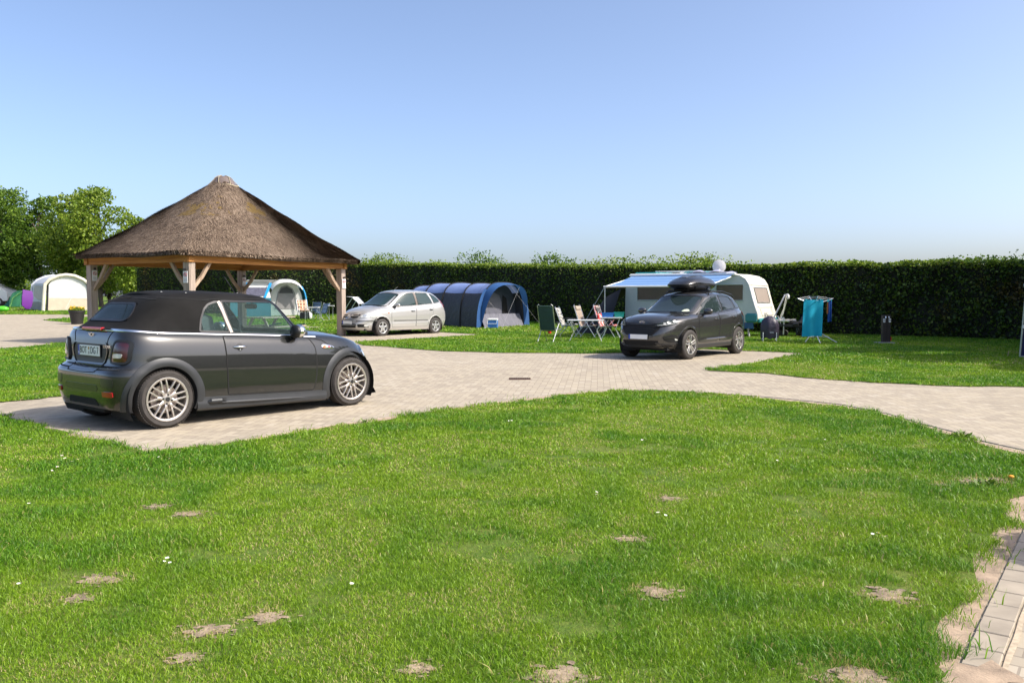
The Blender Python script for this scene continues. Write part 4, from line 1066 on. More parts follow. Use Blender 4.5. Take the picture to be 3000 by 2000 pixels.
    for dz, o in ((-.012, -.002), (-.008, .008), (.008, .008), (.012, -.002)):
        row = []
        xs_, ys_ = bs.ring(.36, 60); L = list(zip(xs_, ys_)) + [(x, -y) for x, y in list(zip(xs_, ys_))[-2:0:-1]]
        for x, y in L + [L[0]]: row.append((x * (1 + o), y + math.copysign(o, y) if abs(y) > 1e-6 else 0, bs.z(x, .36) + dz))
        rows.append(row)
    mb.grid(rows); mb.build('rim', M('box base', (.010, .010, .011), .6), rb, smooth=True)
    for sg in (1, -1):
        mb = MB(); mb.tube([(-.5, sg * .14, .322), (-.2, sg * .15, .342), (.25, sg * .14, .33), (.5, sg * .10, .30)], [.012, .03, .03, .01], 8); mb.build('rib', blk, rb, smooth=True)
    MB().box((0, 0, -.02), (1.2, .4, .04)).build('clamp_plate', MT['matblack'], rb)
    return car
crossover()

# ------------------------------------------------------------------ the silver people carrier
def people_carrier():
    lo = Shell(xr=[(0, -3.28), (.25, -3.36), (.45, -3.385), (.6, -3.36), (.8, -3.30), (1, -3.22)],
               xf=[(0, .76), (.12, .84), (.3, .875), (.5, .875), (.7, .83), (.85, .78), (1, .66)],
               w=[(0, .80), (.1, .835), (.22, .85), (.28, .855), (.36, .845), (.6, .858), (.8, .852), (.9, .835), (.96, .81), (1, .77)],
               zb=[(-3.4, .28), (-2.9, .26), (-2.1, .20), (-.4, .21), (.3, .22), (.9, .23)],
               zt=[(-3.35, 1.10), (-2.9, 1.15), (-2.4, 1.12), (-1.6, 1.065), (-.8, 1.03), (-.35, 1.0), (.0, .965), (.27, .915), (.5, .855), (.66, .795), (.78, .72), (.9, .64)],
               nr=4.6, nf=3.3, xm=-1.2, crown=.085)
    up = Shell(xr=[(0, -3.27), (.3, -3.16), (.6, -3.02), (.85, -2.88), (1, -2.74)],
               xf=[(0, .10), (.5, -.42), (.85, -.76), (1, -.92)],
               w=[(0, .75), (.3, .735), (.6, .70), (.85, .655), (.94, .62), (1, .55)],
               zb=[(-3.35, 1.10), (-2.9, 1.15), (-2.4, 1.12), (-1.6, 1.06), (-.8, 1.025), (-.35, .995), (.1, .95)],
               zt=[(-3.1, 1.40), (-2.8, 1.48), (-2.5, 1.53), (-1.9, 1.57), (-1.4, 1.565), (-1.1, 1.535), (-.85, 1.49), (-.3, 1.38)],
               nr=4.0, nf=4.2, xm=-1.7, crown=.05)
    car = Car('people_carrier', 'silver compact people carrier parked on a short paved pad beside the thatched shelter', (-5.405, 31.797, gz(32.5) - .03), -2.273, 1.067, lo, up)
    P = paint('silver metallic paint', (0.50, 0.49, 0.47), .45, .32); WB, R = -2.535, .31
    def cut(x, y, z): return abs(y) > .5 and (math.hypot(x + .0, z - .345) < .352 or math.hypot(x - WB, z - .33) < .352)
    mb = MB(); lo.mesh(mb, [0, .04, .09, .15, .2, .24, .28, .32, .37, .43, .5, .58, .66, .74, .81, .87, .92, .96, .985, 1], N=150, K=14, cut=cut); car.part('body', mb, P)
    mb = MB(); up.mesh(mb, [0, .12, .24, .36, .48, .6, .7, .78, .85, .9, .94, .97, 1], N=140, K=12); car.part('roof', mb, P)
    gl = glass_mat('car window glass', (0.20, 0.30, 0.30), .72)
    ffu, fru, ff = car.fe(True, up), car.fe(False, up), car.fe(True)
    ws = [(-.66, 1.045), (.66, 1.045), (.58, 1.45), (.3, 1.485), (-.3, 1.485), (-.58, 1.45)]
    o = car.part('windscreen', panel(MB(), ws, ffu, .004, rnd=.05), gl); car.part('seal', band(MB(), ws, ffu, .02, .006, rnd=.05), MT['black'], parent=o)
    for y0, y1 in ((-.15, .40), (.40, .62)): car.part('wiper', MB().tube([(.06, y0, 1.06), (.02, (y0 + y1) / 2, 1.08), (-.06, y1, 1.08)], .011, 6), MT['black'])
    car.part('rear_window', panel(MB(), [(-.56, 1.2), (.56, 1.2), (.46, 1.44), (-.46, 1.44)], fru, .004, rnd=.05), gl)
    fd = [(-.60, 1.045), (-.62, 1.10), (-.85, 1.285), (-1.08, 1.42), (-1.28, 1.485), (-1.56, 1.505), (-1.63, 1.07)]
    rd = [(-1.74, 1.075), (-1.67, 1.505), (-2.24, 1.49), (-2.46, 1.13)]
    qw = [(-2.54, 1.14), (-2.38, 1.475), (-2.62, 1.40), (-2.84, 1.25), (-2.88, 1.185)]
    for sg in (1, -1):
        fu, f = car.fs(sg, up), car.fs(sg)
        for nm, pl in (('front_door_window', fd), ('rear_door_window', rd), ('quarter_window', qw)):
            o = car.part(nm, panel(MB(), pl, fu, .004, rnd=.03), gl); car.part('seal', band(MB(), pl, fu, .018, .006, rnd=.03), MT['black'], parent=o)
        car.part('pillar_trim', band(MB(), [(-1.61, 1.52), (-1.685, 1.07)], fu, .075, .005, closed=False), M('brown grey pillar', (.16, .13, .11), .5))
        d1 = [(-.43, .985), (-.40, .75), (-.42, .325), (-1.52, .315), (-1.55, .7), (-1.55, 1.055)]
        d2 = [(-1.58, 1.06), (-1.58, .7), (-1.55, .315), (-2.10, .315), (-2.20, .52), (-2.36, .66), (-2.43, .85), (-2.44, 1.11)]
        for nm, dp, hx, hz in (('front_door', d1, -1.40, .865), ('rear_door', d2, -2.30, .905)):
            d = car.part(nm, panel(MB(), dp, f, .003, rings=12), P); car.part('door_gap', band(MB(), dp, f, .009, .0042), M('gap grey', (.1, .1, .1), .8), parent=d)
            car.part('door_handle', panel(MB(), [(hx - .085, hz + .03), (hx + .085, hz + .025), (hx + .08, hz - .03), (hx - .08, hz - .025)], f, .012, rnd=.025), MT['black'], parent=d)
            car.part('handle_grip', panel(MB(), [(hx - .07, hz + .028), (hx + .06, hz + .024), (hx + .05, hz + .004), (hx - .06, hz + .006)], f, .02, rnd=.01), P, parent=d)
        car.part('rubbing_strip', band(MB(), [(-.50, .545), (-1.3, .535), (-2.12, .535)], f, .036, .012, closed=False), M('grey strip', (.12, .12, .115), .5))
        car.part('side_repeater', panel(MB(), [(-.30, .83), (-.24, .835), (-.25, .80), (-.31, .80)], f, .008, rnd=.012), MT['amber'])
        car.arch('wheel_arch', 0, .345, .345, .375, P, .008, -22, 205, sg, .1); car.arch('wheel_arch', WB, .33, .345, .375, P, .008, -24, 204, sg, .1)
        car.liner(0, .345, .38, sg, .4, .80); car.liner(WB, .33, .38, sg, .4, .80)
        m = MB(); yb = abs(lo.side(-.6, .98)); m.ball((-.62, sg * (yb + .10), 1.075), (.06, .115, .065), 18, 12); o = car.part('mirror', m, P)
        car.part('mirror_foot', MB().tube([(-.5, sg * (yb - .03), 1.0), (-.58, sg * (yb + .05), 1.03)], .03, 8), MT['black'], parent=o)
        car.part('sail_panel', panel(MB(), [(-.50, 1.03), (-.60, 1.09), (-.66, 1.05)], fu, .006, rnd=.005), MT['black'])
        hl = [(sg * .47, .665), (sg * .50, .74), (sg * .60, .815), (sg * .72, .835), (sg * .795, .80), (sg * .80, .68), (sg * .70, .645)]
        o = car.part('headlight', panel(MB(), hl, ff, .008, rnd=.03, dome=.01), MT['clear_lens'])
        for yy, zz, rr in ((.585, .725, .042), (.70, .74, .05)):
            b = MB(); pts = [ff(sg * yy + rr * math.cos(2 * PI * k / 16), zz + rr * .85 * math.sin(2 * PI * k / 16), .021) for k in range(16)]; b.poly(pts); car.part('lamp_reflector', b, M('lamp reflector', (.75, .75, .73), .15, .7), parent=o)
        gg = [(sg * .07, .655), (sg * .15, .765), (sg * .47, .76), (sg * .40, .665), (sg * .25, .64)]
        o = car.part('grille', panel(MB(), gg, ff, .006, rnd=.03), MT['matblack'])
        car.part('grille_bar', band(MB(), [(sg * .11, .705), (sg * .43, .71)], ff, .014, .012, closed=False), P, parent=o)
        car.part('grille_frame', band(MB(), gg, ff, .014, .012, rnd=.03), MT['chrome'], parent=o)
        car.part('bumper_strip', band(MB(), [(sg * .38, .545), (sg * .60, .545), (sg * .74, .555), (sg * .81, .565)], ff, .032, .012, closed=False), M('grey bumper strip', (.1, .1, .1), .5))
        fg = [(sg * .44, .44), (sg * .66, .44), (sg * .68, .34), (sg * .45, .335)]
        o = car.part('fog_lamp_recess', panel(MB(), fg, ff, .006, rnd=.02), MT['matblack'])
        b = MB(); b.poly([ff(sg * .64 + .035 * math.cos(2 * PI * k / 16), .39 + .035 * math.sin(2 * PI * k / 16), .013) for k in range(16)]); car.part('fog_lamp', b, MT['clear_lens'], parent=o)
        tl = [(-2.90, 1.30), (-2.98, 1.30), (-3.16, 1.08), (-3.2, .95), (-3.10, .95), (-3.0, 1.1)]
        car.part('tail_light', panel(MB(), tl, lambda x, z, o, sg=sg: (x - .01, sg * ((abs(up.side(x, max(z, 1.13))) if z > 1.12 else abs(lo.side(x, z))) + o + .006), z), .006, rnd=.02), MT['red_lens'])
    o = car.part('lower_grille', panel(MB(), [(-.40, .45), (.40, .45), (.38, .32), (-.38, .32)], ff, .006, rnd=.02), MT['matblack'])
    car.part('grille_bar', band(MB(), [(-.38, .405), (.38, .405)], ff, .014, .012, closed=False), P, parent=o)
    b = MB(); b.poly([ff(.045 * math.cos(2 * PI * k / 18), .745 + .035 * math.sin(2 * PI * k / 18), .01) for k in range(18)]); car.part('badge', b, M('badge steel', (.3, .32, .4), .25, .9), smooth=False)
    car.part('bonnet_gap', band(MB(), [(-.62, .80), (-.5, .77), (-.08, .785), (.08, .785), (.5, .77), (.62, .80)], ff, .007, .003, closed=False), M('gap grey', (.1, .1, .1), .8))
    small_text_free_plate(car, lo.end(0, .49, True) + .02, .495)
    dd = MB(); dd.box((-1.25, 0, .27), (3.7, 1.2, .12)); car.part('underbody', dd, MT['matblack'])
    car.part('aerial', MB().tube([(-.98, .22, up.top(-.98, .22)), (-1.25, .22, up.top(-.98, .22) + .17)], .005, 5), MT['black'])
    sil = M('alloy wheel silver', (.58, .58, .58), .3, .7)
    def rim(wk, r, tw):
        rim_base(wk, r, tw, sil, None); mb = MB(); K = 5
        for k in range(K):
            a = 2 * PI * k / K + .31; spoke(mb, (.05 * math.cos(a), .05 * math.sin(a)), ((r - .003) * math.cos(a), (r - .003) * math.sin(a)), .085, .045, -.0, .002)
        mb.lathe([(0, .004), (.05, .003), (.075, -.004), (.08, -.03)], axis='Y', n=32)
        mb.build('spokes', sil, wk, smooth=True, angle=40)
        for k in range(4):
            a = 2 * PI * k / 4 + .5; MB().lathe([(0, .0055), (.010, .0055), (.012, .0)], c=(.05 * math.cos(a), 0, .05 * math.sin(a)), axis='Y', n=10).build('wheel_bolt', MT['black'], wk)
    for cx in (0, WB):
        for sg in (1, -1): car.wheel(cx, sg, .835, R, .192, .185, rim, steer=(.0))
people_carrier()
# ------------------------------------------------------------------ thatched shelter
def wood_mat(name, c1, c2, axis):
    m, n, b = new_mat(name); k = NT(n); sc = [14, 14, 14]; sc['XYZ'.index(axis)] = .8
    v = k.mapping(k.obj(), tuple(sc)); f = k.noise(1.0, 5, .65, v)
    n.links.new(k.ramp(f, [(.3, c1), (.7, c2)]), b.inputs['Base Color']); b.inputs['Roughness'].default_value = .75
    k.bump(f, .4, .004, b); return m
MT['post'] = wood_mat('weathered oak', (.20, .155, .125), (.42, .34, .28), 'Z')
MT['beam'] = wood_mat('orange larch beam', (.26, .095, .018), (.52, .24, .06), 'X')
MT['brace'] = wood_mat('oak brace', (.22, .15, .10), (.42, .31, .22), 'Z')

def thatch_mat():
    m, n, b = new_mat('thatch'); k = NT(n)
    a = n.nodes.new('ShaderNodeAttribute'); a.attribute_name = 'rnd'; p = k.pos()
    f = k.math('ADD', k.math('MULTIPLY', a.outputs['Fac'], .55), k.math('MULTIPLY', k.noise(1.6, 5, .7, p), .5))
    c = k.ramp(f, [(.24, (.055, .038, .027)), (.42, (.125, .088, .062)), (.58, (.215, .155, .11)), (.82, (.36, .28, .205))])
    sp = n.nodes.new('ShaderNodeSeparateXYZ'); n.links.new(p, sp.inputs[0])
    moss = k.math('MULTIPLY', k.math('GREATER_THAN', k.noise(1.1, 4, .7, p), .57), k.math('MULTIPLY', k.math('GREATER_THAN', sp.outputs[2], 4.0), .6))
    c = k.mix(moss, c, (.26, .17, .035))
    n.links.new(c, b.inputs['Base Color']); b.inputs['Roughness'].default_value = .8; b.inputs['Specular IOR Level'].default_value = .2
    return m
MT['thatch'] = thatch_mat()

def shelter():
    C, L, R = Vector((-9.43, 25.0, 0)), Vector((-13.5, 27.5, 0)), Vector((-6.3, 31.5, 0)); B = L + R - C; B.x -= .25; B.y -= .4
    ctr = (L + R) / 2; root = thing('thatched_shelter', 'open sided timber shelter with a steep brown thatched roof behind the dark convertible', 'shelter', (ctr.x, ctr.y, 0))
    corners = [C - ctr, R - ctr, B - ctr, L - ctr]; HB = 2.46
    pw = .235
    for i, p in enumerate(corners):
        e = (corners[(i + 1) % 4] - p).normalized(); a = math.atan2(e.y, e.x); zb = gz(p.y + ctr.y)
        inn = -p.normalized() * .0
        o = MB().box((p.x, p.y, (HB + zb) / 2), (pw, pw, HB - zb), a, bevel=.012).build('post', MT['post'], root)
    for i, p in enumerate(corners):
        q = corners[(i + 1) % 4]; d = (q - p).normalized(); L_ = (q - p).length; n_ = Vector((d.y, -d.x, 0))
        m = MB(); m.bar((0, 0, 0), (L_ + .36, 0, 0), .16, .23)
        o = m.build('beam', MT['beam'], root); a = math.atan2(d.y, d.x)
        o.location = (p.x - d.x * .18 + n_.x * .06, p.y - d.y * .18 + n_.y * .06, HB + .115 + (.004 if i % 2 else 0)); o.rotation_euler = (0, 0, a)
        for s_, t_ in ((p, d), (q, -d)):
            a0 = s_ + t_ * .10 + Vector((0, 0, HB - .78)); a1 = s_ + t_ * .80 + Vector((0, 0, HB + .02))
            m = MB(); mid = (a0 + a1) / 2 + (t_ * .03 + Vector((0, 0, -.03))); m.bar(a0, mid, .085, .10); m.bar(mid, a1, .085, .10)
            m.build('brace', MT['brace'], root)
    # rafters seen from below
    apex = Vector((0, 0, 5.15))
    for i, p in enumerate(corners):
        q = corners[(i + 1) % 4]
        for t in (0, .25, .5, .75):
            e = p.lerp(q, t); e = e * 1.02 + Vector((0, 0, HB + .2)); MB().bar(e, e.lerp(apex, .94), .07, .12).build('rafter', MT['brace'], root)
    # thatch: body plus tens of thousands of reed ends
    EK = [1.15, 1.22, 1.15, 1.155]
    def eave(t):
        i = int(t) % 4; f = t - int(t); p, q = corners[i] * EK[i], corners[(i + 1) % 4] * EK[(i + 1) % 4]
        g = p.lerp(q, f); r = .10                                        # corners slightly rounded
        if f < r: a = corners[i - 1] * EK[i - 1]; w_ = (r - f) / r; g = g.lerp(p.lerp(a, .06), .5 * w_ * w_)
        if f > 1 - r: a = corners[(i + 2) % 4] * EK[(i + 2) % 4]; w_ = (f - 1 + r) / r; g = g.lerp(q.lerp(a, .06), .5 * w_ * w_)
        return g
    ZE, ZA = 2.77, 5.33
    def surf(t, s, off=0.0):
        e = eave(t); rr = .075; tip = Vector((math.cos(0), 0, 0)); e2 = e * (1 - s) + e.normalized() * .36 * s
        sag = -.06 * math.sin(PI * s); z = ZE + (ZA - ZE) * s + sag
        nrm = Vector((e.x, e.y, 0)).normalized() * .55 + Vector((0, 0, .83))
        bump = .03 * math.sin(t * 9 + s * 5) * math.sin(s * 14 + t * 3)
        return Vector((e2.x, e2.y, z)) + nrm * (off + bump)
    N, Mr = 160, 26; mb = MB(); rows = []
    for j in range(Mr + 1): rows.append([surf(4 * i / N, j / Mr) for i in range(N + 1)])
    und = [[surf(4 * i / N, 0) + Vector((0, 0, -.14)) * 1 - eave(4 * i / N).normalized() * .05 for i in range(N + 1)], [surf(4 * i / N, .9) + Vector((0, 0, -.22)) for i in range(N + 1)]]
    mb.grid(rows[::-1] + und); roof = mb.build('roof', MT['thatch'], root, smooth=True)
    n = 150000; T = RNG.random(n) * 4; S_ = 1 - np.sqrt(RNG.random(n)); V = np.empty((n, 4, 3)); 
    tab_t = np.linspace(0, 4, 401); E = np.array([eave(min(t, 3.9999)) for t in tab_t])
    ex = np.interp(T, tab_t, E[:, 0]); ey = np.interp(T, tab_t, E[:, 1]); en = np.hypot(ex, ey)
    def P(s):
        x = ex * (1 - s) + ex / en * .36 * s; y = ey * (1 - s) + ey / en * .36 * s
        z = ZE + (ZA - ZE) * s - .06 * np.sin(PI * s); b = .03 * np.sin(T * 9 + s * 5) * np.sin(s * 14 + T * 3)
        return x + ex / en * .55 * b, y + ey / en * .55 * b, z + .83 * b
    ds = RNG.uniform(.012, .03, n); x0, y0, z0 = P(S_ + ds); x1, y1, z1 = P(S_ - ds * .55)
    lift = RNG.uniform(.008, .032, n); nx, ny = ex / en * .55, ey / en * .55
    tx, ty = -ey / en, ex / en; wd = RNG.uniform(.006, .014, n); sk = RNG.normal(0, .03, n)
    V[:, 0] = np.stack([x0 - tx * wd / 2, y0 - ty * wd / 2, z0], 1); V[:, 1] = np.stack([x0 + tx * wd / 2, y0 + ty * wd / 2, z0], 1)
    V[:, 2] = np.stack([x1 + tx * (wd / 2 + sk) + nx * lift, y1 + ty * (wd / 2 + sk) + ny * lift, z1 + .83 * lift], 1)
    V[:, 3] = np.stack([x1 - tx * (wd / 2 - sk) + nx * lift, y1 - ty * (wd / 2 - sk) + ny * lift, z1 + .83 * lift], 1)
    F = np.arange(n * 4).reshape(n, 4); o = mesh_np('reed', V.reshape(-1, 3), F, MT['thatch'], RNG.random(n), roof)
    # reed fringe of the eaves
    n = 9000; T = RNG.random(n) * 4; ex = np.interp(T, tab_t, E[:, 0]); ey = np.interp(T, tab_t, E[:, 1]); en = np.hypot(ex, ey); nx, ny = ex / en, ey / en; tx, ty = -ny, nx
    V = np.empty((n, 4, 3)); wd = RNG.uniform(.012, .03, n); r0 = RNG.uniform(-.10, 0, n); h0 = RNG.uniform(-.09, .02, n); l = RNG.uniform(.02, .07, n)
    for kk, (a, b_, dz, s1) in enumerate(((r0 - .15, 0, .08, -1), (r0 - .15, 0, .08, 1), (r0 + l, 0, -.03, 1), (r0 + l, 0, -.03, -1))):
        V[:, kk] = np.stack([ex + nx * a + tx * wd / 2 * s1, ey + ny * a + ty * wd / 2 * s1, ZE + h0 + dz], 1)
    mesh_np('eaves_reed', V.reshape(-1, 3), np.arange(n * 4).reshape(n, 4), MT['thatch'], RNG.random(n), roof)
    # ridge cap: dark felt bound with pale rope
    mb = MB(); mb.lathe([(.50, 5.20), (.42, 5.29), (.33, 5.40), (.27, 5.48), (.20, 5.53), (.1, 5.56), (0, 5.57)], n=20); cap = mb.build('ridge_cap', M('felt cap', (.13, .10, .09), .7, var=.2), root, smooth=True)
    rope = M('pale rope', (.33, .28, .19), .8)
    for k in range(7):
        a = 2 * PI * k / 7 + .2; MB().tube([(r * math.cos(a + .9 * (z - 5.3) * (-1) ** k), r * math.sin(a + .9 * (z - 5.3) * (-1) ** k), z) for r, z in ((.53, 5.20), (.44, 5.30), (.34, 5.41), (.29, 5.49), (.2, 5.55), (.08, 5.58))], .013, 5).build('rope', rope, cap)
    MB().tube([(.50 * math.cos(a), .50 * math.sin(a), 5.22 + .02 * math.sin(5 * a)) for a in np.linspace(0, 2 * PI, 30)[:-1]], .022, 6, closed=True).build('rope', rope, cap)
    # no-smoking notices: things of their own fixed to the posts
    wh, rd = M('notice board white', (.74, .72, .72), .5), M('notice red', (.45, .08, .09), .5)
    notes = [(0, 3, 1.90, 'small white no-smoking notice on the front post of the thatched shelter'), (1, 0, 1.80, 'small white no-smoking notice on the right post, beside the silver car'),
             (3, 0, 2.0, 'small white no-smoking notice on the left post, nearest the cream tent'), (2, 0, 1.9, 'small white no-smoking notice on the shaded rear post under the thatched roof')]
    for i, j, z, lab in notes:
        p = corners[i]; e1 = (corners[(i + 1) % 4] - p).normalized(); e0 = (corners[i - 1] - p).normalized()
        if i == 0: nrm = Vector((e1.x, e1.y, 0)) * -1; 
        elif i == 1: nrm = (corners[2] - corners[1]).normalized(); nrm = (corners[0] - corners[3]).normalized(); 
        elif i == 3: nrm = (corners[0] - corners[3]).normalized()
        else: nrm = (corners[0] - corners[3]).normalized()
        if i == 0: nrm = (corners[3] - corners[2]).normalized()
        nrm = Vector((nrm.x, nrm.y, 0)).normalized(); q = p + nrm * (pw / 2 + .03) + ctr; lat = Vector((-nrm.y, nrm.x, 0))
        t = thing('notice', lab, 'notice', (q.x, q.y, z + .12), math.atan2(nrm.y, nrm.x), 'no-smoking notices on the shelter posts')
        MB().box((0, 0, 0), (.012, .17, .34), bevel=.003).build('board', wh, t)
        MB().tube([(.010, .055 * math.cos(a), .07 + .055 * math.sin(a)) for a in np.linspace(0, 2 * PI, 25)[:-1]], .008, 5, closed=True).build('red_ring', rd, t)
        MB().bar((.010, -.038, .108), (.010, .038, .032), .006, .013, up=(0, 1, 1)).build('red_bar', rd, t)
        MB().box((.009, 0, .07), (.004, .07, .012), rot=Matrix.Rotation(.1, 3, 'X')).build('cigarette', MT['black'], t)
        m = MB(); 
        for r in range(4): m.box((.008, 0, -.045 - .026 * r), (.003, .12, .009))
        m.build('small_print', M('grey print', (.3, .3, .32), .6), t)
        MB().box((.02, 0, .22), (.06, .05, .07), bevel=.01).build('lamp_holder', MT['black'], t)
    # picnic table standing in the shelter
    pt = thing('picnic_table', 'wooden picnic table with attached benches standing on grass under the shelter', 'picnic table', (-8.3, 29.3, 0), 1.2)
    for y in (-.3, -.1, .1, .3): MB().box((0, y, .74), (1.8, .18, .04)).build('top_board', MT['post'], pt)
    for sg in (1, -1):
        MB().box((0, sg * .72, .44), (1.8, .26, .04)).build('bench', MT['post'], pt)
        for x in (-.65, .65): MB().bar((x, sg * .62, 0), (x, sg * .22, .73), .05, .09).build('leg', MT['post'], pt)
    for x in (-.65, .65): MB().bar((x, -.78, .40), (x, .78, .40), .04, .09).build('crossbar', MT['post'], pt)
shelter()

# ------------------------------------------------------------------ hedge, shrubs and trees
LEAVES = {}
LEAVES['hedge'] = leaf_mat('hedge leaves', [(.014, .032, .005), (.029, .064, .008), (.056, .11, .012), (.15, .21, .024)], trans=.3, scale=.8, brown=True)
LEAVES['light'] = leaf_mat('bright leaves', [(.05, .10, .010), (.12, .20, .016), (.20, .29, .026), (.30, .37, .05)], trans=.4, scale=.6)
LEAVES['mid'] = leaf_mat('tree leaves', [(.035, .08, .010), (.075, .15, .015), (.13, .22, .022), (.20, .30, .035)], trans=.4, scale=.5)
LEAVES['purple'] = leaf_mat('copper leaves', [(.03, .012, .015), (.06, .02, .022), (.10, .04, .035), (.14, .08, .04)], trans=.3, scale=.8)

def leaf_cards(C, size, up=0.25):
    """one small folded leaf (two triangles) per centre"""
    n = len(C); a = RNG.normal(size=(n, 3)); a /= np.linalg.norm(a, axis=1)[:, None]; b = RNG.normal(size=(n, 3)); b[:, 2] += up
    b -= a * (a * b).sum(1)[:, None]; b /= np.linalg.norm(b, axis=1)[:, None]
    c = np.cross(a, b); L = (size * RNG.uniform(.6, 1.35, n))[:, None]; W = L * .42
    V = np.empty((n, 4, 3)); V[:, 0] = C - a * L * .5; V[:, 1] = C + b * W + c * L * .10; V[:, 2] = C + a * L * .5; V[:, 3] = C - b * W + c * L * .10
    i = np.arange(n)[:, None] * 4; F = np.concatenate([i + [0, 1, 2], i + [0, 2, 3]], 0)
    return V.reshape(-1, 3), F, np.tile(RNG.random(n), 2)

def crown(name, blobs, per_m2, size, mat, parent, origin, shell=.42):
    """blobs: (x, y, z, rx, ry, rz) ellipsoids; leaves fill an outer shell in clumps"""
    Cs = []
    for (x, y, z, rx, ry, rz) in blobs:
        A = 4 * PI * ((rx * ry) ** 1.6 / 3 + (rx * rz) ** 1.6 / 3 + (ry * rz) ** 1.6 / 3) ** (1 / 1.6); n = int(A * per_m2)
        d = RNG.normal(size=(n, 3)); d /= np.linalg.norm(d, axis=1)[:, None]
        lump = 1 + .20 * np.sin(d[:, 0] * 5 + x) * np.sin(d[:, 1] * 6 + y) + .16 * np.sin(d[:, 2] * 9 + d[:, 0] * 7 + z)
        r = (1 - shell * RNG.random(n) ** 1.3) * lump
        C = d * r[:, None] * [rx, ry, rz] + [x, y, z]
        k = np.sin(C[:, 0] * 5.1 + x) * np.sin(C[:, 1] * 4.7) * np.sin(C[:, 2] * 5.6 + y) + RNG.normal(0, .25, n); C = C[k > -.22]
        Cs.append(C)
    C = np.concatenate(Cs); C = C[C[:, 2] > .05]; V, F, r = leaf_cards(C, size)
    return mesh_np(name, V, F, mat, r, parent)

def tree(px, py, top, width, kind, label, group, size=.17, dens=34, trunk=True, low=.12, seed=0, nb=13, loc=None, name='tree', gap=0.0):
    rg = random.Random(seed); p = loc or G(px, py); H = top; t = thing(name, label, 'tree' if name == 'tree' else 'shrub', (p[0], p[1], gz(p[1])), 0, group)
    blobs = []; W = width / 2
    for i in range(nb):
        z = H * (low + (1 - low) * (i + .5) / nb); f = math.sin(PI * min(1, max(.10, (z / H - low * .6) / (1.08 - low * .6)))) ** .6
        a = rg.uniform(0, 2 * PI) + i * 2.4; rr = W * f * rg.uniform(.35, .62)
        s_ = W * f * rg.uniform(.42, .62) + .15; blobs.append((rr * math.cos(a), rr * math.sin(a), z, s_, s_, s_ * rg.uniform(.55, .8)))
    blobs.append((rg.uniform(-.2, .2) * W, 0, H * .93, W * .3, W * .3, H * .08))
    crown('crown', blobs, dens, size, LEAVES[kind], t, p)
    m = MB(); r0 = max(.03, H * .017)
    m.tube([(0, 0, -.05), (.03 * H * rg.uniform(-1, 1), 0, H * .3), (.05 * H * rg.uniform(-1, 1), 0, H * .6), (0, 0, H * .85)], [r0 * 1.2, r0, r0 * .6, r0 * .15], 8)
    for b in blobs[:-1]:
        z0 = max(.12 * H, b[2] - H * .16); m.tube([(0, 0, z0), (b[0] * .5, b[1] * .5, (z0 + b[2]) / 2 + .05 * H), (b[0], b[1], b[2])], [r0 * .55, r0 * .35, r0 * .1], 5)
    m.build('trunk', MT['bark'], t)
    return t

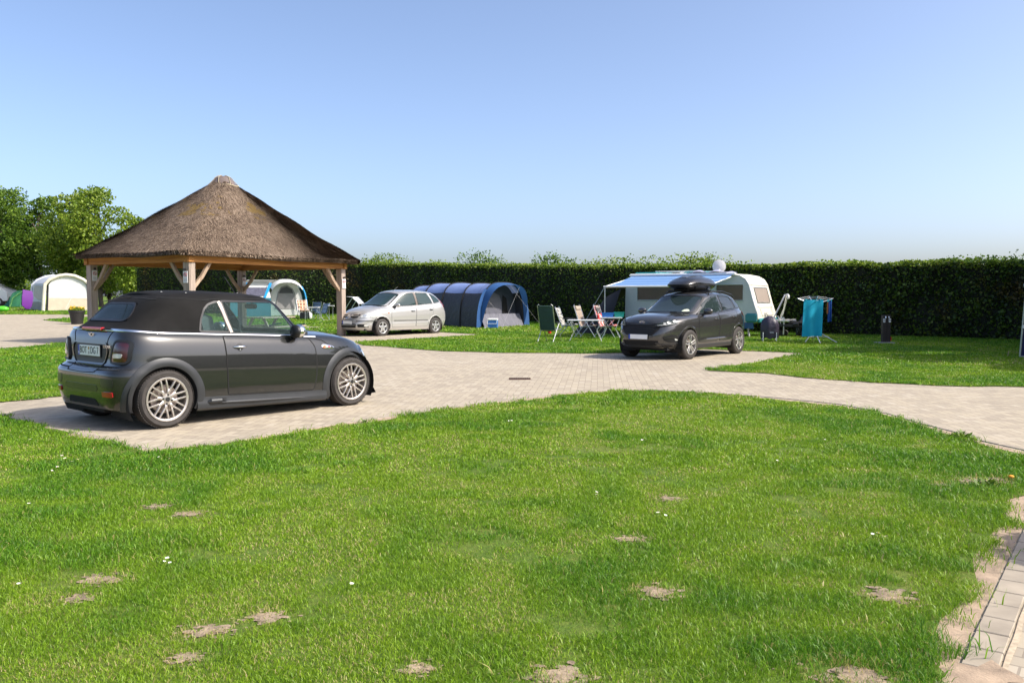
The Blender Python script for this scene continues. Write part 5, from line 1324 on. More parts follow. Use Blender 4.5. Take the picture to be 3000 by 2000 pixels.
def hedge():
    pts = [(-26, 60, 3.25), (-17.5, 55, 3.3), (-9, 54, 3.2), (-4.5, 50.5, 3.1), (1.5, 43.5, 2.85), (9, 36.3, 2.72), (16.8, 28.9, 2.62), (17.6, 27.4, 2.65), (18.6, 19.0, 2.7), (19.6, 4, 2.7), (20.5, -14, 2.8)]
    h = thing('hedge', 'tall clipped beech hedge closing off the back and right of the camping field', 'hedge', (0, 40, 0)); off = Vector((0, 40, 0))
    core = MB(); Cs = []; Sp = []; wd = .55
    for (x0, y0, h0), (x1, y1, h1) in zip(pts[:-1], pts[1:]):
        L = math.hypot(x1 - x0, y1 - y0); d = ((x1 - x0) / L, (y1 - y0) / L); nrm = (d[1], -d[0])
        k = max(1, int(L / 1.5))
        for i in range(k):
            a, b = i / k, (i + 1) / k; ax, ay, bx, by = x0 + (x1 - x0) * a, y0 + (y1 - y0) * a, x0 + (x1 - x0) * b, y0 + (y1 - y0) * b
            ha = h0 + (h1 - h0) * a - .10; g = gz(ay); w2 = wd - .2
            P = [(ax + nrm[0] * w2 * s, ay + nrm[1] * w2 * s, z) for s in (1, -1) for z in (g, g + ha)] + [(bx + nrm[0] * w2 * s, by + nrm[1] * w2 * s, z) for s in (1, -1) for z in (g, g + ha)]
            P = [Vector(p) - off for p in P]; core.add(P, [(0, 4, 5, 1), (2, 3, 7, 6), (1, 5, 7, 3)])
        dist = math.hypot((x0 + x1) / 2, (y0 + y1) / 2); dn = 300 if dist < 38 else 190
        n = int(L * 3.1 * dn); u = RNG.random(n); z = RNG.random(n); hh = h0 + (h1 - h0) * u
        X = x0 + (x1 - x0) * u; Y = y0 + (y1 - y0) * u; bulge = (vnoise(X * 1.0, z * 3 + Y, .8, 11) - .5) * .22
        o = wd - .22 + RNG.random(n) * .25 + bulge; gg = gz_np(Y); Cs.append(np.stack([X + nrm[0] * o, Y + nrm[1] * o, gg + z * hh], 1))
        n2 = int(L * 1.3 * dn * 1.2); u = RNG.random(n2); hh = h0 + (h1 - h0) * u; X = x0 + (x1 - x0) * u; Y = y0 + (y1 - y0) * u; s = RNG.uniform(-1, 1, n2) * wd
        Cs.append(np.stack([X + nrm[0] * s, Y + nrm[1] * s, gz_np(Y) + hh - .16 + RNG.random(n2) * .22 + (vnoise(X, Y, .7, 12) - .5) * .18], 1))
        # young shoots above the cut line
        n3 = int(L * 16); u = RNG.random(n3)
        for q in range(n3):
            X = x0 + (x1 - x0) * u[q]; Y = y0 + (y1 - y0) * u[q]; amp = vnoise(np.array([X]), np.array([Y]), 1.7, 13)[0]
            l = max(.05, (amp - .3)) * RNG.uniform(.15, .75); s = RNG.uniform(-.5, .5); hz = h0 + (h1 - h0) * u[q] + gz(Y)
            k = int(4 + l * 14); t_ = RNG.random(k); lx, ly = RNG.normal(0, .12, 2)
            Sp.append(np.stack([X + nrm[0] * s + lx * t_ + RNG.normal(0, .025, k), Y + nrm[1] * s + ly * t_ + RNG.normal(0, .025, k), hz + l * t_], 1))
    core.build('dark_core', M('hedge inside', (.012, .014, .006), .9), h)  # solid near-black sheets stand in for the shade inside the hedge
    C = np.concatenate(Cs[0::2]) - [0, 40, 0]; V, F, r = leaf_cards(C, .105); mesh_np('leaves', V, F, LEAVES['hedge'], r, h)
    C = np.concatenate(Cs[1::2]) - [0, 40, 0]; V, F, r = leaf_cards(C, .10); mesh_np('young_leaves', V, F, LEAVES['light'], r, h)
    C = np.concatenate(Sp) - [0, 40, 0]; V, F, r = leaf_cards(C, .085); mesh_np('shoots', V, F, LEAVES['light'], r, h)
hedge()
g_ = 'trees beyond the far left tents'
tree(-60, 905, 10.4, 7.5, 'mid', 'tall broad tree cut by the left edge of the photo', g_, seed=1, loc=(-46.5, 78), size=.20, dens=62)
tree(70, 905, 9.5, 5.2, 'mid', 'dark green tree behind the white van, second from the left', g_, seed=2, loc=(-42.5, 77), size=.20, dens=62)
tree(180, 905, 9.8, 6.4, 'light', 'rounded mid green tree behind the cream tent', g_, seed=3, loc=(-37.5, 74), size=.20, dens=58, low=.12)
tree(285, 905, 9.9, 6.0, 'light', 'bright green tree rising just left of the thatched roof', g_, seed=14, loc=(-34.6, 72), size=.20, dens=62, low=.15)
tree(350, 905, 7.4, 4.4, 'light', 'pale green tree half hidden by the left slope of the thatched roof', g_, seed=5, loc=(-31.0, 71), size=.19, dens=60)
tree(0, 905, 8.3, 7.4, 'light', 'broad yellow-green bushy tree behind the white van', g_, seed=6, loc=(-49.5, 83), size=.17, dens=80, low=.03)
tree(100, 905, 6.2, 6.4, 'light', 'low bushy yellow-green tree between the green tent and the cream tent', g_, seed=7, loc=(-39.0, 76), size=.17, dens=80, low=.03)
tree(190, 905, 5.4, 3.4, 'purple', 'small copper leaved tree behind the cream tent', g_, seed=8, loc=(-36.8, 78), size=.15, dens=70, low=.1)
tree(240, 905, 4.8, 4.4, 'mid', 'low green bush under the eaves left of the shelter', g_, seed=9, loc=(-34.2, 77.5), size=.16, dens=70, low=.02)
tree(300, 905, 4.8, 6.5, 'mid', 'low dense bush behind the left post of the shelter', g_, seed=10, loc=(-30.0, 77), size=.16, dens=70, low=.02)
g2_ = 'shrub tops showing over the hedge'
for lx, ly, tp, wd_, k_, lab, sd_ in ((-8.4, 55.0, .7, 3.0, 'light', 'leafy shrub top over the hedge just right of the thatched roof', 21), (-2.2, 50.3, .95, 2.6, 'mid', 'rounded shrub top over the hedge above the blue tent', 22),
                                (-6.0, 54.0, .2, 2.6, 'light', 'low pale shrub top over the hedge above the silver car', 28), (2.3, 44.6, .85, 2.0, 'mid', 'dark rounded shrub top over the hedge above the beige folding chair', 23), (5.8, 41.3, .5, 4.2, 'light', 'wide low shrub top over the hedge left of the satellite dish', 24),
                                (9.3, 38.2, .65, 4.0, 'light', 'wide pale shrub top over the hedge right of the satellite dish', 25), (13.0, 34.8, .2, 3.0, 'light', 'low pale shrub top over the hedge above the post', 26), (17.2, 30.0, .28, 3.0, 'mid', 'dark shrub top over the hedge at the right edge', 27)):
    hh_ = {True: 3.25, False: 2.8}[ly > 47] - (.15 if ly < 33 else 0); hh_ = float(np.interp(ly, [28.9, 36.3, 43.5, 50.5, 55], [2.62, 2.72, 2.85, 3.1, 3.3]))
    p_ = (lx, ly + .6, 0); t_ = thing('shrub', lab, 'shrub', (lx, ly + .6, gz(ly)), 0, g2_); rg = random.Random(sd_)
    crown('crown', [(rg.uniform(-.45, .45) * wd_, rg.uniform(-.3, .3), hh_ - .25 + rg.uniform(-.2, .1) + tp * .45 * math.cos(q * .5), wd_ * .26, .5, .25 + tp * .5) for q in range(-3, 4)], 90, .10, LEAVES[k_], t_, None)
    MB().tube([(0, 0, -.05), (.1, 0, hh_ * .6), (0, 0, hh_)], [.05, .035, .01], 6).build('trunk', MT['bark'], t_)
g3_ = 'trees standing beyond the right edge of the photo'
for lx, ly, tp, wd_, lab, sd_ in ((20.5, 26.5, 9.6, 5.0, 'tall tree beyond the right edge, farthest along the side hedge', 31), (19.0, 23.6, 9.6, 5.0, 'second farthest tall tree beyond the right edge', 34), (18.2, 20.6, 8.8, 4.8, 'middle tree beyond the right edge beside the lawn', 32),
                                  (17.4, 17.8, 7.6, 4.4, 'second nearest tree beyond the right edge', 35), (16.8, 15.2, 6.4, 4.0, 'smallest and nearest tree beyond the right edge', 33)):
    tree(0, 0, tp, wd_, 'mid', lab, g3_, seed=sd_, loc=(lx, ly), size=.18, dens=120, low=.03)
# ------------------------------------------------------------------ cloth and small helpers
def cloth_mat(name, col, rough=.7, var=.08, bump=.25, trans=0.0, bscale=14, bdist=.012):
    return M(name, col, rough, var=var, vscale=3, bump=bump, bscale=bscale, bdist=bdist, trans=trans)
def tubes(name, segs, r, mat, parent, n=6):
    """each piece of a tube frame as its own part"""
    out = []
    for s_ in segs: out.append(MB().tube(s_, r, n).build(name, mat, parent, smooth=True))
    return out

# ------------------------------------------------------------------ caravan
def caravan():
    yaw = math.atan2(-.57, .82); p0 = Vector((8.53, 30.0, 0)); t = thing('caravan', 'old cream touring caravan with teal trim standing behind the dark crossover', 'caravan', (p0.x, p0.y, gz(30) ), yaw)
    W, L = 2.05, 5.1                           # local x forward (towards the drawbar), y to the far side; origin at the near front corner
    cream = M('cream caravan panel', (.64, .62, .52), .45, var=.05, bump=.06, bscale=30, bdist=.003); side_m = M('pale panel', (.60, .62, .58), .45, var=.04, bump=.1, bscale=60, bdist=.0015)
    prof = [(-L, .52), (-L, 1.0), (-L + .02, 1.75), (-L + .10, 2.12), (-L + .35, 2.26), (-3, 2.30), (-.9, 2.27), (-.55, 2.20), (-.34, 2.08), (-.22, 1.9), (-.16, 1.7), (-.02, 1.20), (.12, .80), (.12, .66), (.02, .52)]
    m = MB(); 
    def rowat(y, ins): 
        cx, cz = -2.5, 1.4
        return [(cx + (x - cx) * (1 - ins * .35), y, cz + (z - cz) * (1 - ins)) for x, z in prof] + [(cx + (prof[0][0] - cx) * (1 - ins * .35), y, cz + (prof[0][1] - cz) * (1 - ins))]
    rows = [rowat(y, i) for y, i in ((.0, .022), (.035, .0), (W - .035, 0), (W, .022))]
    m.use(cream); m.grid(rows[1:3]); m.grid(rows[0:2]); m.grid(rows[2:4]); m.use(side_m); m.poly(rows[0][:-1]); m.poly(rows[3][:-1])
    body = m.build('body', None, t, smooth=True, angle=28)
    al = MT['alu']
    MB().tube([(x * 1, -.004, z) for x, z in [(q[0], q[2]) for q in rows[0][3:-2]]], .016, 6).build('edge_rail', al, t, smooth=True)
    MB().box((-2.5, .012, .90), (L - .16, .022, .02)).build('side_trim', MT['black'], t); MB().box((-2.5, .013, 1.28), (L - .1, .014, .012)).build('side_trim', M('grey line', (.35, .4, .4), .5), t)
    teal = M('teal plastic', (.03, .22, .24), .4); tealb = M('blue skirt', (.02, .09, .2), .45)
    MB().box((-2.45, .03, .47), (L - .3, .05, .30)).build('skirt', tealb, t)
    for x0, w_ in ((-.20, .40),): MB().box((x0 + .08, .06, .70), (w_, .22, .34), bevel=.06).build('corner_trim', teal, t)
    MB().box((.12, W / 2, .60), (.10, W - .1, .16), bevel=.04).build('front_trim', teal, t)
    MB().box((-.08, .0, .60), (.22, .03, .02), bevel=.005).build('grab_handle', al, t)
    for x in (-L + .75, -2.35):
        MB().box((x, W / 2, 2.32), (.9, W - .5, .10), bevel=.05).build('roof_trim', teal, t)
    MB().box((-3.1, .5, 2.40), (1.9, .05, .04)).build('roof_rack_bar', al, t); MB().box((-3.1, 1.5, 2.40), (1.9, .05, .04)).build('roof_rack_bar', al, t)
    MB().box((-2.9, .9, 2.33), (.5, .4, .09), bevel=.03).build('roof_vent', MT['white'], t)
    wg = glass_mat('brown pane', (.62, .52, .46), .12); rubb = M('pale rubber', (.5, .55, .53), .6)
    for x0, x1, z0, z1 in ((-4.55, -2.75, 1.30, 1.86), (-1.42, -.42, 1.30, 1.88)):
        c = ((x0 + x1) / 2, -.006, (z0 + z1) / 2); o = MB().box(c, (x1 - x0, .02, z1 - z0), bevel=.01).build('side_window', wg, t)
        MB().tube([(x0, -.012, z0), (x1, -.012, z0), (x1, -.012, z1), (x0, -.012, z1)], .028, 6, closed=True).build('window_frame', rubb, o)
        MB().box((c[0], .02, c[2]), (x1 - x0 - .1, .01, z1 - z0 - .08)).build('curtain', M('curtain', (.20, .16, .13), .9, var=.6, vscale=6, stretch=(9, 1, .4)), o)
    # entrance door beside the awning end
    MB().box((-2.05, -.004, 1.42), (.62, .012, 1.5), bevel=.004).build('door', side_m, t)
    # raked front: the window follows the slope from (-.16, 1.7) to (-.02, 1.2)
    def fr(y, z, o=0.0):
        x = float(np.interp(z, [.80, 1.20, 1.70, 1.9], [.12, -.02, -.16, -.22])); return (x + o, y, z + o * .25)
    fw = MB(); fw.grid([[fr(.36, 1.74, .012), fr(W - .36, 1.74, .012)], [fr(.36, 1.25, .012), fr(W - .36, 1.25, .012)]])
    o = fw.build('front_window', M('blinded pane', (.34, .28, .235), .35, coat=.3, var=.06), t)
    MB().tube([fr(.34, 1.76, .012), fr(W - .34, 1.76, .012), fr(W - .34, 1.23, .012), fr(.34, 1.23, .012)], .02, 6, closed=True).build('window_frame', M('window rim grey', (.2, .2, .19), .5), o)
    MB().tube([fr(.42, 1.06, .006), fr(W - .42, 1.06, .006), fr(W - .42, .78, .006), fr(.42, .78, .006)], .010, 5, closed=True).build('gas_locker_lid', M('lid line', (.4, .38, .33), .6), t)
    for y in (.30, W - .30): MB().tube([fr(y - .06, 1.12, .02), fr(y, 1.09, .05), fr(y + .06, 1.12, .02)], .012, 6).build('grab_handle', MT['alu'], t)
    MB().tube([fr(.02, 1.85, .006), fr(W - .02, 1.85, .006)], .012, 5).build('front_seam', M('brown seam', (.25, .22, .17), .6), t)
    sk = M('line drawing', (.36, .35, .31), .7)
    MB().tube([(-.43, .35, 2.16), (-.40, .40, 2.13), (-.30, .36, 2.05), (-.26, .44, 1.99)], .006, 4).build('decal', sk, t)
    # wheel, drawbar and jockey wheel
    w_ = bpy.data.objects.new('wheel', None); COL.objects.link(w_); w_.parent = t; w_.location = (-2.5, .03, .30)
    m = MB(); m.lathe([(.18, .02), (.28, .0), (.30, .03), (.30, .16), (.28, .18)], axis='Y', n=32); m.build('tyre', MT['rubber'], w_, smooth=True)
    MB().lathe([(0, .03), (.12, .03), (.18, .02)], axis='Y', n=24).build('rim', MT['white'], w_, smooth=True)
    for y in (.55, W - .55): MB().bar((0.05, y, .45), (1.05, W / 2, .42), .06, .08).build('drawbar', MT['black'], t)
    MB().tube([(1.05, W / 2, .46), (1.22, W / 2, .48)], .05, 8).build('coupling', MT['black'], t)
    MB().tube([(.75, W / 2 - .15, .1), (.75, W / 2 - .15, .72)], .025, 8).build('jockey_wheel', MT['alu'], t)
    for x in (-.35, -L + .4): MB().bar((x, .25, .5), (x + .1, .2, 0.0), .05, .05).build('corner_steady', MT['alu'], t)
    for x in (-1.72,): MB().tube([(x, W * .5, 2.20), (x, W * .5, 2.29)], .03, 8).build('dish_mount', MT['white'], t)
    R = Matrix.Rotation(yaw, 3, 'Z')
    def wpos(v): return p0 + R @ Vector(v)
    # dish and its folded cover
    q = wpos((-1.72, W * .5, 2.27)); d = thing('satellite_dish', 'round pale grey satellite dish standing on the caravan roof', 'satellite dish', (q.x, q.y, q.z + gz(30)), -.2)
    m = MB(); rows = []
    for r, dp in ((0.002, .0), (.10, .008), (.18, .028), (.245, .052), (.245, .06), (.18, .04), (.0, .012)):
        rows.append([(r * math.cos(a), dp, .30 + r * 1.03 * math.sin(a)) for a in np.linspace(0, 2 * PI, 29)])
    m.grid(rows); m.build('reflector', M('dish grey', (.62, .61, .60), .5), d, smooth=True)
    MB().tube([(0, .04, 0), (0, .06, .28)], .022, 6).build('mast', MT['alu'], d); MB().tube([(0, .0, .06), (0, -.28, .14)], .010, 5).build('feed_arm', MT['alu'], d)
    MB().ball((0, -.28, .15), .03).build('receiver', MT['white'], d)
    q = wpos((-1.75, .45, 2.31)); c = thing('folded_cover', 'crumpled lilac-grey folded cover lying on the caravan roof below the dish', 'cover', (q.x, q.y, q.z + gz(30)), yaw)
    m = MB(); rows = []
    for i in range(13):
        x = -.75 + 1.5 * i / 12; rows.append([(x, y, max(0, .07 + .05 * math.sin(x * 9 + y * 3)) * math.cos(y * 2.2) * (1 if 0 < i < 12 else 0)) for y in np.linspace(-.55, .55, 9)])
    m.grid(rows); m.build('fabric', cloth_mat('lilac cloth', (.30, .31, .42)), c, smooth=True)
    # awning, pulled out from the near side
    aw = thing('caravan_awning', 'light blue striped roll-out awning stretched from the near side of the caravan', 'awning', (p0.x, p0.y, gz(30)), yaw)
    am, n, b = new_mat('awning stripes'); k = NT(n); sp = n.nodes.new('ShaderNodeSeparateXYZ'); n.links.new(k.obj(), sp.inputs[0])
    s1 = k.math('FRACT', k.math('MULTIPLY', sp.outputs[1], 2.1)); f = k.math('ADD', k.math('MULTIPLY', k.math('LESS_THAN', s1, .45), .5), k.math('MULTIPLY', k.noise(3, 3, .6, k.mapping(k.obj(), (.3, 6, 1))), .5))
    n.links.new(k.ramp(f, [(.2, (.13, .27, .56)), (.5, (.19, .36, .68)), (.8, (.27, .45, .76))]), b.inputs['Base Color']); b.inputs['Roughness'].default_value = .6
    tb = n.nodes.new('ShaderNodeBsdfTranslucent'); tb.inputs[0].default_value = (.2, .38, .7, 1); mx = n.nodes.new('ShaderNodeMixShader'); mx.inputs[0].default_value = .3
    n.links.new(b.outputs[0], mx.inputs[1]); n.links.new(tb.outputs[0], mx.inputs[2]); n.links.new(mx.outputs[0], n.nodes['Material Output'].inputs[0])
    x0, x1 = -4.75, -.80; rows = []
    for i in range(11):
        q = i / 10; y = -.06 - 2.25 * q; z = 2.22 - .42 * q - .03 * math.sin(PI * q); rows.append([(x0 + (x1 - x0) * j / 12 + (0 if True else 0), y, z - .012 * math.sin(PI * j / 12) * math.sin(PI * q)) for j in range(13)])
    m = MB(); m.grid(rows); m.build('canopy', am, aw, smooth=True)
    MB().box(((x0 + x1) / 2, -.05, 2.25), (x1 - x0 + .2, .12, .11), bevel=.03).build('cassette', MT['white'], aw)
    MB().tube([(x0, -2.32, 1.80), (x1, -2.32, 1.80)], .032, 8).build('front_rail', MT['white'], aw)
    for x in (x0 + .03, x1 - .03): MB().tube([(x, -2.32, 1.80), (x, -.05, 2.16)], .02, 6).build('rafter', MT['white'], aw)
    for x in (x0 + .04, x1 - .04): MB().tube([(x, -2.30, 1.80), (x, -2.30, 0.0)], .018, 6).build('leg', MT['alu'], aw)
    MB().tube([(x0, -2.3, 1.75), (x0 - 1.0, -2.45, 0.05)], .008, 4).build('guy_line', MT['alu'], aw)
    # dark annex tent behind the awning
    an = thing('annex_tent', 'black sloping annex tent at the rear end of the caravan under the awning', 'tent', tuple(wpos((-5.15, .2, gz(30)))), yaw)
    m = MB(); rows = [[(-.0, -1.2, .02), (-.0, -1.0, .9), (-.0, -.4, 1.75), (0, .9, 1.75)], [(-.7, -1.25, .02), (-.7, -1.0, .8), (-.7, -.4, 1.4), (-.7, .9, 1.4)], [(-1.5, -1.1, .0), (-1.4, -.9, .5), (-1.3, -.3, .7), (-1.3, .9, .7)], [(-1.9, -.9, 0), (-1.85, -.7, .1), (-1.8, -.3, .1), (-1.8, .9, .0)]]
    m.grid(rows); m.build('canvas', cloth_mat('black canvas', (.012, .011, .014), .8, bump=.5), an, smooth=True)
    return wpos
CV = caravan()

# ------------------------------------------------------------------ folding chairs and tables
def chair(label, px, py, yaw, col, headcol=None, towel=None, H=1.16, pad=False, scale=1.0, d=None):
    p = G(px, py); t = thing('camping_chair', label, 'camping chair', tuple(p), yaw, 'folding chairs round the camping tables', scale)
    fab = col if hasattr(col, 'node_tree') else cloth_mat('chair fabric', col, .75, bump=.4, bscale=18)
    w = .25; al = MT['alu']
    # faces +x; back leans to -x
    b0, b1 = Vector((-.20, 0, .42)), Vector((-.46, 0, H)); up_ = (b1 - b0)
    def back(mb, u0, u1, hw, th=.03, off=0.0):
        n = Vector((up_.z, 0, -up_.x)).normalized(); rows = []
        for i in range(13):
            u = u0 + (u1 - u0) * i / 12; c = b0 + up_ * u + n * (off + .012 * math.sin(u * 30)); hh = hw * (1 - .25 * max(0, (u - .9) / .1) ** 2)
            rows.append([c + Vector((0, y, 0)) - n * .02 * (1 - (y / hw) ** 2) for y in np.linspace(-hh, hh, 7)])
        mb.grid(rows); mb.grid([[q - n * th for q in r] for r in rows])
        mb.grid([[r[0] for r in rows], [r[0] - n * th for r in rows]]); mb.grid([[r[-1] for r in rows], [r[-1] - n * th for r in rows]]); mb.grid([rows[-1], [q - n * th for q in rows[-1]]])
    m = MB(); back(m, 0, 1.0, w - .01, .035); m.build('backrest', fab, t, smooth=True)
    m = MB(); rows = [[(x, y, .43 + .02 * math.sin(x * 14) - .015 * (1 - (y / .24) ** 2) + .05 * (x > .2)) for y in np.linspace(-.24, .24, 7)] for x in np.linspace(-.2, .27, 8)]
    m.grid(rows); m.grid([[(q[0], q[1], q[2] - .03) for q in r] for r in rows]); m.build('seat', fab, t, smooth=True)
    if headcol: m = MB(); back(m, .80, .97, w - .05, .05, .03); m.build('headrest', headcol, t, smooth=True)
    if pad: m = MB(); back(m, .62, .86, w * .62, .05, .035); m.build('head_cushion', M('cushion grey', (.055, .055, .06), .7), t, smooth=True)
    for sg in (1, -1):
        y = sg * (w + .012)
        tubes('back_frame', [[b0 + Vector((0, y, -.06)), b1 + Vector((0, y, 0)), b1 + Vector((-.01, y * .8, .03))]], .013, al, t)
        tubes('leg', [[(-.46, y, .0), (-.10, y, .42), (.12, y, .64)]], .014, al, t); tubes('leg', [[(.38, y, .0), (.10, y, .42), (-.02, y, .62)]], .014, al, t)
        tubes('seat_rail', [[(-.22, y, .41), (.28, y, .43)]], .012, al, t)
        MB().box((.04, y, .655), (.44, .05, .028), rot=Matrix.Rotation(.08, 3, 'Y'), bevel=.01).build('armrest', MT['black'], t)
    tubes('foot_bar', [[(-.46, -w, .012), (-.46, w, .012)], [(.38, -w, .012), (.38, w, .012)]], .012, al, t)
    tubes('cross_bar', [[(-.2, -w, .40), (-.2, w, .40)]], .011, al, t)
    return t
g_green = cloth_mat('green grey fabric', (.025, .06, .055), .75, bump=.5)
c = chair('green and grey high-backed folding chair seen from behind, leftmost of the group', 1612, 1003, 1.15, g_green, M('olive pad', (.12, .14, .11), .8), H=1.2, scale=.98)
pm, n, b = new_mat('leaf print'); k = NT(n); v = n.nodes.new('ShaderNodeTexVoronoi'); v.feature = 'DISTANCE_TO_EDGE'; v.inputs['Scale'].default_value = 10; n.links.new(k.obj(), v.inputs[0])
n.links.new(k.ramp(v.outputs[0], [(.06, (.05, .05, .05)), (.12, (.50, .48, .43))]), b.inputs['Base Color'])
chair('folding chair with black and white leaf patterned cover behind the green chair', 1668, 986, -.35, pm, H=1.05)
chair('beige padded folding chair behind the left camping table', 1725, 990, -.5, cloth_mat('beige fabric', (.30, .24, .19), .8), M('beige pad', (.34, .28, .22), .8), H=1.13)
sm, n, b = new_mat('red striped towel'); k = NT(n); sp = n.nodes.new('ShaderNodeSeparateXYZ'); n.links.new(k.obj(), sp.inputs[0])
f = k.math('FRACT', k.math('ADD', k.math('MULTIPLY', sp.outputs[1], 4.2), .1)); f2 = k.math('FRACT', k.math('MULTIPLY', sp.outputs[2], 5.5))
n.links.new(k.mix(k.math('MULTIPLY', k.math('LESS_THAN', f2, .25), .5), k.ramp(f, [(0, (.55, .05, .05)), (.35, (.62, .1, .09)), (.45, (.7, .6, .55)), (.62, (.72, .62, .58)), (.7, (.5, .05, .05))]), (.72, .6, .55)), b.inputs['Base Color']); b.inputs['Roughness'].default_value = .85
chair('folding chair draped with a red and white striped towel and grey head cushion', 1782, 990, -.5, sm, M('grey brown pad', (.2, .17, .155), .8), H=1.14, pad=True)

def camp_table(label, px, py, yaw, L, W, H=.70):
    p = G(px, py); t = thing('camping_table', label, 'camping table', tuple(p), yaw, 'camping tables beside the caravan')
    MB().box((0, 0, H), (L, W, .025), bevel=.008).build('table_top', M('table top', (.55, .55, .53), .4, var=.05), t)
    MB().tube([(-L / 2, -W / 2, H - .01), (L / 2, -W / 2, H - .01), (L / 2, W / 2, H - .01), (-L / 2, W / 2, H - .01)], .014, 6, closed=True).build('edge_rail', MT['alu'], t)
    for sx in (1, -1):
        for sy in (1, -1): tubes('leg', [[(sx * (L / 2 - .08), sy * (W / 2 - .05), H - .02), (sx * (L / 2 - .22), sy * (W / 2 - .05), .36), (sx * (L / 2 - .05), sy * (W / 2 - .05), 0)]], .012, MT['alu'], t)
        tubes('stretcher', [[(sx * (L / 2 - .22), -W / 2 + .05, .36), (sx * (L / 2 - .22), W / 2 - .05, .36)]], .01, MT['alu'], t)
    return p
camp_table('grey folding camping table between the green and the beige chairs', 1716, 1001, -.12, 1.15, .65)
p2 = camp_table('smaller folding camping table right of the striped towel chair, carrying plastic boxes', 1790, 994, -.12, .75, .6, .74)
def boxes():
    for label, dx, col, sx, h in (('blue plastic crate on the small camping table', -.12, (.02, .16, .5), .42, .15), ('teal green plastic tub on the small camping table', .27, (.01, .28, .24), .34, .17)):
        t = thing('plastic_tub', label, 'plastic tub', (p2.x + dx, p2.y, p2.z + .755), -.1)
        m = MB(); m.grid([[(-sx / 2 * f, -.14 * f, z), (sx / 2 * f, -.14 * f, z), (sx / 2 * f, .14 * f, z), (-sx / 2 * f, .14 * f, z), (-sx / 2 * f, -.14 * f, z)] for f, z in ((.0, 0), (.86, 0), (1, h), (1.06, h), (1.06, h - .015))]); m.build('tub', M('tub plastic', col, .4), t)
        m = MB(); m.box((0, 0, h * .7), (sx * .8, .2, .04)); m.build('contents', M('tub contents', (.3, .3, .32), .8, var=.6, vscale=20), t)
    t = thing('red_cup', 'small red and white cup hanging below the green chair', 'cup', tuple(G(1610, 1000) + Vector((0, 0, .26))))
    MB().lathe([(0, 0), (.05, 0), (.06, .12), (.055, .12), (.045, .01)], n=16).build('cup', M('cup red', (.6, .03, .02), .5), t); MB().lathe([(.06, .12), (.075, .125), (.07, .17), (0, .18)], n=16).build('bag', MT['white'], t)
    t = thing('drinks_bottle', 'red and white bottle on the left camping table edge', 'bottle', tuple(G(1752, 998) + Vector((0, 0, .712))))
    MB().lathe([(0, 0), (.04, 0), (.04, .13), (.015, .19), (.015, .22), (0, .22)], n=14).build('bottle', M('bottle', (.6, .05, .05), .25), t); MB().lathe([(.018, .20), (.018, .235), (0, .235)], n=10).build('cap', MT['white'], t)
boxes()

